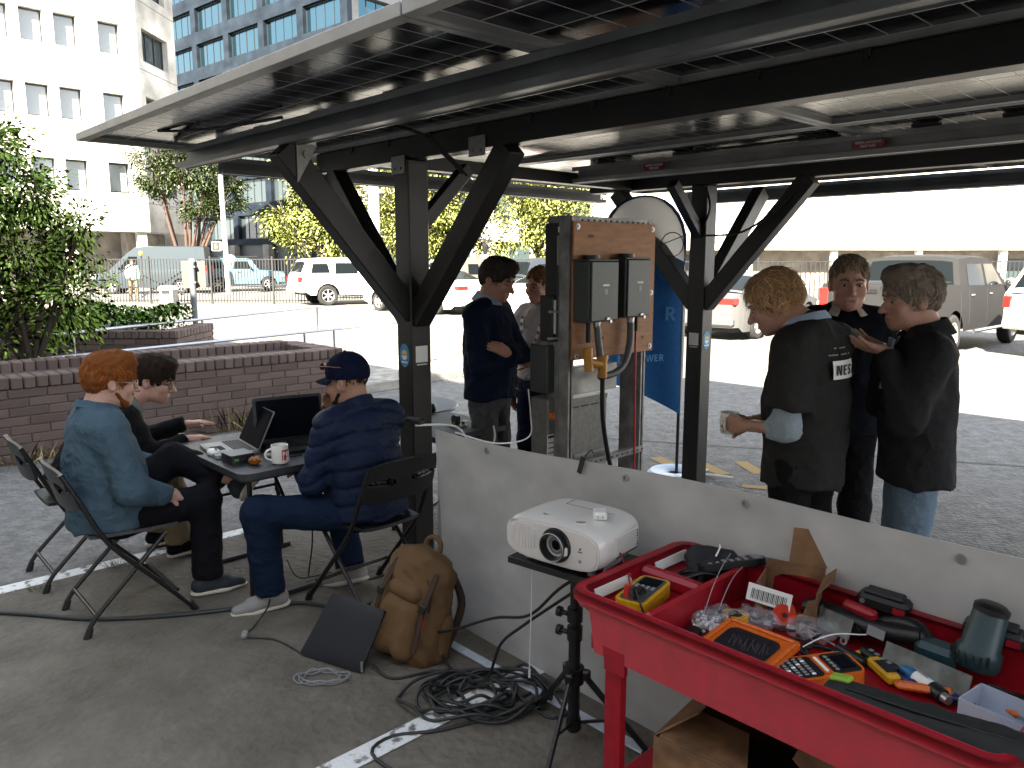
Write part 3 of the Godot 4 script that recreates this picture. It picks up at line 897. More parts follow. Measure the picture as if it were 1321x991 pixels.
# limbs: branching from the base into the crown's clumps; returns clump centres
func tree(called: String, label: String, at: Vector3, clumps: Array, leaf: float, per: int, tone0: Color, tone1: Color, trunk_r: float, fork_y: float, bark: Material, lm: Material, stems := 1, group := "") -> Node3D:
	var t := thing(called, label, "tree", at, 0.0, group)
	var wood := mb()
	var fork := Vector3(0, fork_y, 0)
	if stems == 1:
		wood.tube(smooth_path([Vector3(0, -.05, 0), Vector3(.04 * fork_y, fork_y * .5, .02), fork], 4), [trunk_r * 1.25, trunk_r * 1.1, trunk_r, trunk_r, trunk_r, trunk_r * .95, trunk_r * .9, trunk_r * .9, trunk_r * .85], 9)
	var pts := []
	for c in clumps:
		var o: Vector3 = c[0]; var r: float = c[1]
		var f := fork * rng.randf_range(.75, 1.0)
		if stems > 1: f = Vector3(rng.randf_range(-.1, .1), 0, rng.randf_range(-.1, .1))
		var mid := f.lerp(o, .5) + Vector3(rng.randf_range(-.1, .1), .12, rng.randf_range(-.1, .1)) * r * 2.0
		var path := smooth_path([f, mid, o], 4)
		var rad := []
		for k in path.size(): rad.append(trunk_r * (.62 if stems == 1 else .8) * (1.0 - .8 * k / path.size()))
		wood.tube(path, rad, 6)
		for k in 5:
			var e := o + Vector3(rng.randfn(0, 1), rng.randfn(0, .8), rng.randfn(0, 1)).normalized() * r * .8
			wood.tube([path[path.size() - 3], (path[path.size() - 2] as Vector3).lerp(e, .5), e], [trunk_r * .22, trunk_r * .16, trunk_r * .05], 5)
		var n := int(per * r * r)
		var sub := []
		for k in 16: sub.append(Vector3(rng.randfn(0, 1), rng.randfn(0, 1), rng.randfn(0, 1)).normalized() * r * rng.randf_range(.3, 1.0))
		for k in n:
			var s: Vector3 = sub[rng.randi() % 16]
			var p: Vector3 = s + Vector3(rng.randfn(0, 1), rng.randfn(0, .8), rng.randfn(0, 1)) * r * .21
			var dir := (p.normalized() + Vector3(0, -.35, 0)).normalized()
			pts.append([o + p, dir, tone0.lerp(tone1, clampf(rng.randfn(.5, .28), 0, 1))])
	obj("trunk", wood, bark, t)
	obj("crown", leaf_mesh(pts, leaf), lm, t)
	return t

func make_plants() -> void:
	var bark := mat("bark", .10, .075, .055, .9, 0, tex["speck"], 3.0, tex["b_mid"], 1.2)
	var red_bark := mat("red_bark", .10, .058, .042, .9, 0, tex["speck"], 1.0)
	var lm := leaf_mat("leaf")
	# near tree at the left edge
	var cl := []
	for c in [[-.75, 1.0, .2, .55], [-.2, .95, .1, .5], [.25, 1.35, 0, .5], [-.5, 1.6, -.2, .6], [.1, 1.85, .2, .55], [.42, 1.95, -.1, .42], [-.6, 2.25, 0, .6], [-.05, 2.45, .1, .5], [.35, 2.45, .2, .36], [-.55, 2.85, .1, .5], [-.2, 2.95, 0, .42], [-1.1, 1.9, .1, .7], [-1.15, 2.7, 0, .6], [.55, 1.45, .1, .3], [.7, 2.15, .1, .22], [-.55, .75, .45, .35], [-.95, 3.25, .1, .4]]:
		cl.append([Vector3(c[0], c[1] - .05, c[2]), c[3]])
	tree("leafy_tree", "bright green leafy young tree at the left edge above the brick planter", Vector3(-5.15, .0, -8.25), cl, .060, 7000, Color(.14, .25, .035), Color(.42, .58, .11), .06, .6, bark, lm, 1)
	# hedge
	var t := thing("hedge", "low clipped green hedge growing in the second brick planter", "hedge", Vector3(-6.1, .74, -10.72))
	var pts := []
	for k in 5200:
		var p := Vector3(rng.randf_range(-1.75, 1.55), 0, rng.randf_range(-.48, .55))
		var h := .30 + .06 * sin(p.x * 5.0) + .05 * sin(p.x * 11.0 + 2.0 + p.z * 6.0)
		p.y = h * (1.0 - pow(rng.randf(), 2.2))
		pts.append([p, Vector3(rng.randfn(0, .7), .8, .6).normalized(), Color(.06, .13, .03).lerp(Color(.24, .40, .10), rng.randf())])
	var stems := mb()
	for k in 26: stems.tube([Vector3(rng.randf_range(-1.5, 1.35), 0, rng.randf_range(-.3, .3)), Vector3(rng.randf_range(-1.5, 1.35), .28, rng.randf_range(-.3, .3))], .008, 5)
	obj("stems", stems, bark, t)
	obj("foliage", leaf_mesh(pts, .075, .5, .5), lm, t)
	# dark many stemmed tree beside the white block
	cl = []
	for c in [[-1.2, 6.2, 0, 1.3], [.2, 6.6, .3, 1.5], [1.4, 6.0, 0, 1.3], [1.0, 4.6, .2, 1.1], [2.2, 4.8, 0, 1.0], [-1.5, 7.6, 0, 1.4], [.5, 8.0, 0, 1.6], [2.2, 7.2, 0, 1.3], [2.6, 5.9, 0, .9]]:
		cl.append([Vector3(c[0], c[1], c[2]), c[3]])
	tree("street_tree", "dark street tree with many reddish upright stems beside the white block", Vector3(-18.0, 0, -43.5), cl, .16, 1500, Color(.02, .034, .012), Color(.075, .10, .035), .17, 1.6, red_bark, lm, 2)
	# sunlit plane trees behind the cars
	var spots := [[-8.6, -36.0, 1.0, "sunlit yellow green tree behind the white off roader"], [-3.6, -41.0, 1.15, "sunlit yellow green tree left of the rack, above the dark haired man"], [1.4, -40.0, 1.2, "sunlit yellow green tree directly behind the equipment rack"], [-6.6, -46, 1.2, "farther sunlit yellow green tree between the front post and its brace"]]
	for s in spots:
		cl = []
		var k: float = s[2]
		for c in 15:
			var a := c * 2.4
			cl.append([Vector3(cos(a) * rng.randf_range(.3, 2.5), 2.2 + 5.2 * (c / 15.0) + rng.randf_range(-.3, .3), sin(a) * rng.randf_range(.3, 1.8)) * k, rng.randf_range(.95, 1.4) * k])
		tree("plane_tree", s[3], Vector3(s[0], 0, s[1]), cl, .17, 1150, Color(.17, .205, .05), Color(.38, .39, .12), .16, 2.2, bark, lm, 1, "sunlit trees along the street")
	# weeds in the joint by the white line and at the foot of the wall
	var straw := Color(.46, .34, .15); var grn := Color(.06, .13, .02); var pale := Color(.13, .15, .04)
	var w := [[ab(1.06, -1.33), .055, pale, "yellowish grass tuft in the joint near the pad's left edge"], [ab(1.05, -1.02), .045, pale, "small dry tuft in the joint behind the chair legs"], [ab(1.02, -.55), .05, grn, "small green weed in the joint under the folding table"], [ab(1.04, -1.75), .035, pale, "sparse tuft at the far left of the pad joint"],
		[ab(4.0, .62), .26, straw, "tall straw coloured weed against the brick wall behind the laptop"], [ab(4.0, .95), .2, straw, "bent straw coloured weed by the wall near the planter corner"], [ab(4.02, -1.25), .18, straw, "dry weed at the wall foot near the left edge"], [ab(4.02, -.9), .13, straw, "short dry weed at the wall foot behind the chairs"], [Vector3(-.75, 0, -11.35), .16, straw, "dry weed against the kerb end beyond the table"], [Vector3(-1.35, 0, -10.7), .14, straw, "dry weed along the kerb face"], [Vector3(1.15, 0, -7.9), .05, grn, "green weed in the asphalt joint behind the flag"], [Vector3(2.55, 0, -6.75), .04, grn, "green weed in the asphalt joint near the yellow marks"]]
	for q in w:
		var g := thing("weed_tuft", q[3], "weed", q[0])
		pts = []
		var hh: float = q[1]
		for k in 70:
			var a := rng.randf() * TAU; var r := hh * .9 * sqrt(rng.randf())
			pts.append([Vector3(cos(a) * r * 1.6, 0, sin(a) * r * .5), Vector3(cos(a) * .5, 1.1, sin(a) * .5).normalized(), (q[2] as Color).lerp(grn, rng.randf() * .3)])
		obj("blades", leaf_mesh(pts, hh * 1.3, .6, .035), lm, g)

# ---------------------------------------------------------------- vehicles
func pl(a: Array, x: float) -> float:   # piecewise linear lookup
	if x <= a[0][0]: return a[0][1]
	for i in a.size() - 1:
		if x <= a[i + 1][0]:
			var k: float = (x - a[i][0]) / maxf(1e-5, a[i + 1][0] - a[i][0])
			return lerpf(a[i][1], a[i + 1][1], k)
	return a[a.size() - 1][1]

func car(called: String, label: String, at: Vector3, fwd: Vector3, s: Dictionary, paint: Material, group := "") -> Node3D:
	var t := thing(called, label, s.cat, at, yaw_to(fwd), group)
	var L: float = s.L; var hw: float = s.W * .5; var Rw: float = s.wheel; var xs := {}
	var top: Array = s.top; var roof: Array = s.roof; var clear: float = s.get("clear", .28)
	var wx: Array = s.axles; var arch: float = Rw + s.get("gap", .07)
	var hwb := func(x: float, y: float) -> float:
		var e := minf(x, L - x); var k := clampf(e / .55, 0, 1)
		var f := lerpf(s.get("nose", .84), 1.0, 1.0 - (1.0 - k) * (1.0 - k))
		var m: float = (y - .62) / .6
		return hw * f * (1.0 - .045 * m * m)
	var bot := func(x: float) -> float:
		var b := clear + (.10 if x < .3 or x > L - .3 else 0.0)
		for w in wx:
			var dx: float = absf(x - float(w))
			if dx < arch: b = maxf(b, Rw + sqrt(arch * arch - dx * dx) * 1.0)
		return b
	var st := []
	var x := 0.0
	while x < L: st.append(x); x += .13
	st.append(L)
	for w in wx:
		for k in 15:
			var a := PI * k / 14.0; st.append(clampf(float(w) - arch * .999 * cos(a), 0, L))
		st.append(float(w) - arch * 1.005); st.append(float(w) + arch * 1.005)
	for q in top: st.append(clampf(q[0], 0, L))
	st.sort()
	var zf := func(xx: float) -> float: return L * .5 - xx
	var m := mb()
	var nv := 7
	var prev := []
	for xx in st:
		var b: float = bot.call(xx); var tp: float = maxf(pl(top, xx), b + .01)
		var ring := []
		for side in [-1.0, 1.0]:
			for j in nv + 1:
				var y := lerpf(b, tp, (j if side < 0 else nv - j) / float(nv))
				ring.append(Vector3(side * hwb.call(xx, y), y, zf.call(xx)))
			if side < 0:
				for j in range(1, 6):
					var f: float = -1.0 + j / 3.0
					ring.append(Vector3(f * hwb.call(xx, tp), tp + .035 * (1 - f * f), zf.call(xx)))
		if prev:
			for i in ring.size() - 1:
				var a0: Vector3 = prev[i]; var a1: Vector3 = prev[i + 1]; var b0: Vector3 = ring[i]; var b1: Vector3 = ring[i + 1]
				var n := (a1 - a0).cross(b0 - a0)
				if n.length() < 1e-9: n = (b1 - b0).cross(b0 - a0)
				if n.length() < 1e-9: continue
				n = n.normalized()
				var mid := (a0 + b1) * .5
				if n.dot(Vector3(mid.x, (mid.y - .6) * 1.5, 0)) < 0: n = -n
				m.quad(a0, a1, b1, b0, n)
		else:
			end_cap(m, ring, Vector3(0, 0, 1))
		prev = ring
	end_cap(m, prev, Vector3(0, 0, -1))
	obj("body", m, paint, t)
	# cabin
	var ymax := 0.0
	for q in roof: ymax = maxf(ymax, q[1])
	var belt: float = s.belt
	var hg := func(xx: float, y: float) -> float:
		return (hwb.call(clampf(xx, .6, L - .45), belt) - .015) - (y - belt) * s.get("tumble", .32)
	var cm := mb(); prev = []
	var cs := []
	x = roof[0][0]
	while x < roof[roof.size() - 1][0]: cs.append(x); x += .12
	for q in roof: cs.append(q[0])
	cs.sort()
	for xx in cs:
		var r := pl(roof, xx); var ring := []
		var b := minf(pl(top, clampf(xx, 0, L)) - .02, belt); b = minf(b, r - .001)
		for side in [-1.0, 1.0]:
			for j in 6:
				var y := lerpf(b, r, (j if side < 0 else 5 - j) / 5.0)
				ring.append(Vector3(side * hg.call(xx, y), y, zf.call(xx)))
			if side < 0:
				for j in range(1, 8):
					var f: float = -1.0 + j / 4.0
					ring.append(Vector3(f * hg.call(xx, r), r + .05 * (1 - f * f * f * f), zf.call(xx)))
		if prev:
			for i in ring.size() - 1:
				var a0: Vector3 = prev[i]; var a1: Vector3 = prev[i + 1]; var b0: Vector3 = ring[i]; var b1: Vector3 = ring[i + 1]
				var n := (a1 - b0).cross(b1 - a0)
				if n.length() < 1e-9: continue
				n = n.normalized()
				var mid := (a0 + b1) * .5
				if n.dot(Vector3(mid.x, (mid.y - belt) * 2.0 + .05, 0)) < 0: n = -n
				cm.quad(a0, a1, b1, b0, n)
		prev = ring
	obj("cabin", cm, s.get("cabin_paint", paint), t)
	var gm: Material = s.get("glass", mats["car_glass"])
	for w in s.windows:   # [belt x0, belt x1, top x0, top x1, y0, y1]
		for side in [-1.0, 1.0]:
			var f := func(u: float, v: float) -> Vector3:
				var y := lerpf(w[4], w[5], v); var xx := lerpf(lerpf(w[0], w[2], v), lerpf(w[1], w[3], v), u)
				return Vector3(side * (hg.call(xx, y) + .006), y, zf.call(xx))
			obj("window", mb().slab(f, 4, 4, side * .004), gm, t)
	for w in s.screens:   # [x0, x1] along a sloping stretch of the roofline
		var dz := -1.0 if w[1] > L * .5 else 1.0
		var f := func(u: float, v: float) -> Vector3:
			var xx := lerpf(w[0], w[1], v); var r := pl(roof, xx); var q: float = lerpf(-.88, .88, u)
			return Vector3(q * hg.call(xx, r), r + .05 * (1 - q * q * q * q) + .008, zf.call(xx) + dz * .010)
		obj("windscreen", mb().slab(f, 8, 5, .004), gm, t)
	# wheels
	for w in wx:
		for side in [-1.0, 1.0]:
			wheel(t, Vector3(side * (hw - .12), Rw, zf.call(w)), Rw, side, s.get("rim", mats["rim"]))
	# lamps, handles, bumpers, mirrors and plate
	for q in s.get("tails", []):   # [y, height, width across, wrap along]
		for side in [-1.0, 1.0]:
			var xc: float = L - q[3] * .5 + .012
			obj("tail_lamp", mb().box(Vector3(side * (hwb.call(L - q[3] * .4, q[0]) - q[2] * .5 + .014), q[0], zf.call(xc)), Vector3(q[2], q[1], q[3]), Basis(), .018), mats["tail_red"], t)
	for q in s.get("heads", []):
		for side in [-1.0, 1.0]:
			obj("headlight", mb().box(Vector3(side * (hwb.call(.25, q[0]) - q[2] * .5 + .012), q[0], zf.call(.12)), Vector3(q[2], q[1], .26), Basis(), .02), mats["lamp_clear"], t)
	for q in s.get("handles", []):
		for side in [-1.0, 1.0]: obj("door_handle", mb().box(Vector3(side * (hwb.call(q, belt - .12) + .008), belt - .12, zf.call(q)), Vector3(.03, .035, .17), Basis(), .01), s.get("trim", paint), t)
	for side in [-1.0, 1.0]: obj("mirror", mb().ell(Vector3(side * (hw + .09), belt + .09, zf.call(s.mirror)), Vector3(.10, .085, .06)), s.get("trim", paint), t)
	var bm: Material = s.get("bumper", paint)
	obj("bumper", mb().box(Vector3(0, s.bump_y, zf.call(L - .02)), Vector3(s.W * .88, .20, .18), Basis(), .05), bm, t)
	obj("bumper", mb().box(Vector3(0, s.bump_y, zf.call(.02)), Vector3(s.W * .88, .22, .18), Basis(), .05), bm, t)
	obj("licence_plate", mb().box(Vector3(0, s.get("plate_y", .85), zf.call(L + .008)), Vector3(.30, .15, .012), Basis(), .003), mats["label_white"], t)
	var under := mb().box(Vector3(0, clear + .05, 0), Vector3(s.W * .78, .12, L * .9))
	obj("underbody", under, mats["black_rubber"], t)
	for q in s.get("seams", []):   # door gaps
		for side in [-1.0, 1.0]:
			var pts := []
			for k in 9:
				var y := lerpf(clear + .12, belt - .01, k / 8.0); pts.append(Vector3(side * (hwb.call(q, y) + .0005), y, zf.call(q)))
			obj("door_gap", mb().tube(pts, .005, 4), mats["black_rubber"], t)
	return t

func end_cap(m: MB, ring: Array, n: Vector3) -> void:
	var h := ring.size()
	var c := Vector3()
	for p in ring: c += p
	c /= h
	for i in h - 1: m.tri(c, ring[i], ring[i + 1], n, n, n)
	m.tri(c, ring[h - 1], ring[0], n, n, n)

func wheel(t: Node3D, at: Vector3, R: float, side: float, rim: Material) -> void:
	var w := .115; var b := Basis(Vector3(0, 0, 1), -PI / 2 * side)   # local y points outwards
	var x := Transform3D(b, at)
	var ty := obj("wheel", mb().lathe([Vector2(R * .62, -w), Vector2(R * .9, -w), Vector2(R * .98, -w * .75), Vector2(R, -w * .4), Vector2(R, w * .4), Vector2(R * .98, w * .75), Vector2(R * .9, w), Vector2(R * .66, w), Vector2(R * .62, w * .9)], 28, x), mats["tyre"], t)
	var m := mb()
	m.lathe([Vector2(R * .63, w * .95), Vector2(R * .60, w * .98), Vector2(R * .57, w * .6), Vector2(R * .57, -w * .5)], 24, x)
	m.lathe([Vector2(R * .16, w * .3), Vector2(R * .15, w * .75), Vector2(.0, w * .78)], 14, x)
	for k in 6:
		var a := TAU * k / 6.0
		var d := Vector3(cos(a), 0, sin(a))
		m.bar(at + b * (d * R * .1 + Vector3(0, w * .6, 0)), at + b * (d * R * .59 + Vector3(0, w * .72, 0)), R * .16, .03, b * Vector3(0, 1, 0), .006)
	obj("rim", m, rim, ty)
	obj("brake_disc", mb().lathe([Vector2(R * .57, -.01), Vector2(R * .57, .01), Vector2(0, .012)], 18, x), mats["tyre"], ty)

func make_vehicles() -> void:
	var cg := mat("car_glass", .006, .008, .009, .04); cg.metallic_specular = .16
	mat("tyre", .014, .014, .014, .85, 0, tex["fine"], 2.0)
	mat("rim", .38, .38, .38, .35, .7)
	mat("rim_dark", .12, .11, .10, .4, .5)
	mat("tail_red", .45, .015, .012, .15)
	mat("lamp_clear", .62, .63, .63, .1)
	var chrome := mat("chrome", .55, .55, .55, .15, .95)
	var paint := func(n: String, r: float, g: float, b: float, met := 0.0) -> StandardMaterial3D:
		var m := mat(n, r, g, b, .35, met); m.clearcoat_enabled = true; m.clearcoat = .25; m.metallic_specular = .2; m.clearcoat_roughness = .06
		return m
	var white: Material = paint.call("paint_white", .74, .73, .71)
	var silver: Material = paint.call("paint_silver", .08, .08, .082, .0)
	var grey: Material = paint.call("paint_grey", .022, .022, .023, .0)
	for pm in [silver, grey]: pm.clearcoat_enabled = false; pm.roughness = .5; pm.metallic_specular = .08
	var blue: Material = paint.call("paint_blue", .075, .135, .17)
	var dark: Material = paint.call("paint_dark", .035, .04, .05, .3)
	var tan: Material = paint.call("paint_tan", .22, .19, .15, .4)
	var vanp: Material = paint.call("paint_van", .034, .044, .053, .1)
	var trim: Material = mats["black_plastic"]
	var suv := {"cat": "car", "L": 4.82, "W": 1.92, "wheel": .39, "axles": [.95, 3.74], "belt": 1.16, "clear": .42, "top": [[0, .86], [.08, 1.0], [.25, 1.06], [1.25, 1.15], [1.4, 1.17], [4.4, 1.17], [4.76, 1.12], [4.82, 1.0]], "roof": [[1.2, 1.14], [2.05, 1.70], [2.3, 1.76], [3.6, 1.78], [4.42, 1.72], [4.46, 1.70], [4.74, 1.14]],
		"windows": [[1.75, 2.45, 2.12, 2.45, 1.2, 1.62], [2.53, 3.42, 2.53, 3.38, 1.2, 1.63], [3.62, 4.36, 3.68, 4.26, 1.24, 1.6]], "screens": [[1.3, 2.0], [4.50, 4.70]], "tails": [[1.0, .22, .16, .22]], "heads": [[.88, .15, .35]], "handles": [2.35, 3.3], "mirror": 1.75, "bump_y": .62, "seams": [1.5, 2.5, 3.45], "tumble": .28, "nose": .88}
	car("off_road_wagon", "white dusty off road wagon parked behind the slanting brace of the front post", Vector3(-6.35, 0, -31.3), Vector3(.86, 0, -.5), suv, white, "cars parked in the lot")
	var fj := suv.duplicate(); fj.merge({"L": 4.5, "roof": [[1.35, 1.18], [1.72, 1.72], [2.0, 1.80], [3.9, 1.80], [4.3, 1.76], [4.42, 1.14]], "top": [[0, .9], [.06, 1.06], [1.3, 1.16], [1.5, 1.2], [4.4, 1.2], [4.5, 1.05]], "belt": 1.18, "axles": [.85, 3.54], "windows": [[1.78, 2.7, 1.92, 2.65, 1.24, 1.66], [3.3, 4.1, 3.32, 4.05, 1.26, 1.62]], "screens": [[1.4, 1.7]], "rim": mats["rim"], "bumper": trim, "trim": trim, "cabin_paint": blue}, true)
	var f := car("boxy_off_roader", "light blue boxy off roader with a spare wheel, behind the iron fence", Vector3(-15.2, 0, -44.2), Vector3(.96, 0, -.28), fj, blue, "cars along the street")
	wheel(f, Vector3(.15, 1.02, -2.36), .38, 1.0, mats["rim_dark"])
	(f.get_child(f.get_child_count() - 1) as Node3D).name = "spare_wheel"
	var sp: Node3D = f.get_child(f.get_child_count() - 1)
	sp.transform = Transform3D(Basis(UP, PI / 2), Vector3(-2.36, 0, -2.5)) * Transform3D(Basis(), Vector3(-1.02 + .87, 0, 0))
	var rack := mb()
	for z in [-.9, -.2, .5]: rack.bar(Vector3(-.65, 1.93, z), Vector3(.65, 1.93, z), .03, .03)
	for xx in [-.66, .66]: rack.bar(Vector3(xx, 1.92, -1.4), Vector3(xx, 1.92, .8), .04, .04)
	obj("roof_rack", rack, trim, f)
	var van := {"cat": "van", "L": 5.6, "W": 2.0, "wheel": .36, "axles": [.95, 4.3], "belt": 1.22, "clear": .3, "top": [[0, .75], [.1, .98], [.9, 1.18], [1.1, 1.25], [5.55, 1.25], [5.6, 1.2]], "roof": [[.85, 1.16], [1.75, 2.05], [2.1, 2.32], [2.6, 2.40], [5.45, 2.40], [5.5, 2.36], [5.56, 1.2]],
		"windows": [[1.35, 2.25, 1.85, 2.25, 1.27, 1.9]], "screens": [[.95, 1.8]], "tails": [[1.2, .5, .1, .06]], "heads": [[.9, .25, .3]], "handles": [2.2], "mirror": 1.4, "bump_y": .45, "seams": [1.2, 2.35, 3.6], "tumble": .10, "nose": .9}
	car("delivery_van", "pale blue grey high roofed van standing behind the iron gate", Vector3(-18.9, 0, -41.3), Vector3(-.97, 0, .2), van, vanp, "cars along the street")
	var truck := {"cat": "pickup truck", "L": 5.9, "W": 2.0, "wheel": .39, "axles": [.95, 4.62], "belt": 1.22, "clear": .45, "top": [[0, .9], [.06, 1.1], [.2, 1.16], [1.35, 1.22], [1.5, 1.24], [5.8, 1.32], [5.9, 1.3]], "roof": [[1.4, 1.18], [2.2, 1.70], [2.45, 1.78], [3.4, 1.80], [4.06, 1.76], [4.12, 1.74], [4.30, 1.2]],
		"windows": [[1.82, 2.78, 2.25, 2.78, 1.27, 1.67], [2.92, 3.84, 2.92, 3.74, 1.27, 1.67]], "screens": [[1.48, 2.15], [4.14, 4.28]], "tails": [[1.08, .34, .17, .12]], "heads": [[.95, .25, .3]], "handles": [2.65, 3.7], "mirror": 1.82, "bump_y": .6, "seams": [1.65, 2.85, 3.88, 4.34], "tumble": .26, "nose": .93, "bumper": chrome, "trim": chrome}
	var tr := car("pickup_truck", "grey crew cab pickup truck with red tail lamps behind the two talking men", Vector3(8.47, 0, -15.74), Vector3(.731, 0, -.682), truck, grey, "cars parked in the lot")
	var bed := mb().box(Vector3(0, 1.345, -2.15), Vector3(1.66, .03, 1.35), Basis(), .01)
	obj("bed_cover", bed, trim, tr)
	obj("tailgate", mb().box(Vector3(0, 1.03, -2.958), Vector3(1.42, .55, .03), Basis(), .012), grey, tr)
	obj("tailgate_handle", mb().box(Vector3(0, 1.2, -2.978), Vector3(.26, .08, .02), Basis(), .006), trim, tr)
	obj("badge", mb().box(Vector3(-.52, .92, -2.975), Vector3(.18, .035, .012), Basis(), .004), chrome, tr)
	var step := mb()
	for sx in [-1.0, 1.0]: step.tube([Vector3(sx * 1.0, .42, -.6), Vector3(sx * 1.0, .42, 1.5)], .04, 8)
	obj("side_step", step, chrome, tr)
	var sedan := {"cat": "car", "L": 4.75, "W": 1.83, "wheel": .33, "axles": [.9, 3.72], "belt": .98, "clear": .2, "top": [[0, .62], [.1, .74], [1.2, .93], [1.4, .98], [3.9, 1.0], [4.6, 1.02], [4.72, .95], [4.75, .8]], "roof": [[1.15, .93], [2.0, 1.36], [2.35, 1.43], [3.0, 1.43], [3.45, 1.36], [4.35, 1.02]],
		"windows": [[1.7, 2.55, 2.12, 2.55, 1.03, 1.33], [2.65, 3.45, 2.65, 3.25, 1.03, 1.33], [3.55, 3.85, 3.4, 3.45, 1.03, 1.25]], "screens": [[1.25, 1.95], [3.5, 4.25]], "tails": [[.86, .14, .42, .35]], "heads": [[.66, .12, .4]], "handles": [2.4, 3.35], "mirror": 1.65, "bump_y": .42, "seams": [1.45, 2.6, 3.55], "tumble": .42, "nose": .82, "plate_y": .7}
	car("sedan", "white sedan with red tail lamps right behind the dark haired man", Vector3(1.85, 0, -22.6), Vector3(.72, 0, -.69), sedan, white, "cars parked in the lot")
	car("sedan", "white sedan half hidden by the brace, left of the dark haired man", Vector3(-2.9, 0, -26.5), Vector3(-.75, 0, -.66), sedan, white, "cars parked in the lot")
	car("sedan", "pale silver sedan behind the fair haired man's head, left of the pickup", Vector3(5.7, 0, -18.8), Vector3(.669, 0, -.743), sedan, silver, "cars parked in the lot")
	car("wagon", "dusty tan wagon with a red tail lamp beside the dark haired man", Vector3(-1.15, 0, -29.0), Vector3(.55, 0, -.83), suv, tan, "cars parked in the lot")
	car("wagon", "dark blue wagon parked beyond the white sedan", Vector3(2.2, 0, -27.5), Vector3(.9, 0, -.43), suv, dark, "cars parked in the lot")
	car("crossover", "white crossover cut off by the right edge of the picture", Vector3(11.45, 0, -14.0), Vector3(.95, 0, -.31), suv, white, "cars parked in the lot")

# ---------------------------------------------------------------- fences, signs and street things
func fence(called: String, label: String, a: Vector3, b: Vector3, h: float, gap: float, m: Material) -> Node3D:
	var t := thing(called, label, "fence")
	var d := (b - a).normalized(); var L := (b - a).length(); var n := int(L / gap)
	var pm := mb().box(Vector3(0, h * .5, 0), Vector3(.028, h - .1, .028), Basis(), .003).mesh()
	var bs := Basis(d, UP, d.cross(UP))
	for k in n + 1:
		if k % 20 == 0: obj("post", mb().box(Vector3(0, h * .5 + .03, 0), Vector3(.07, h + .06, .07), Basis(), .006), m, t, Transform3D(bs, a + d * L * k / n))
		else: obj("picket", pm, m, t, Transform3D(bs, a + d * L * k / n + d.cross(UP) * .022))
	obj("rail", mb().bar(a + UP * (h - .06), b + UP * (h - .06), .04, .035), m, t)
	obj("rail", mb().bar(a + UP * .14, b + UP * .14, .04, .035), m, t)
	return t

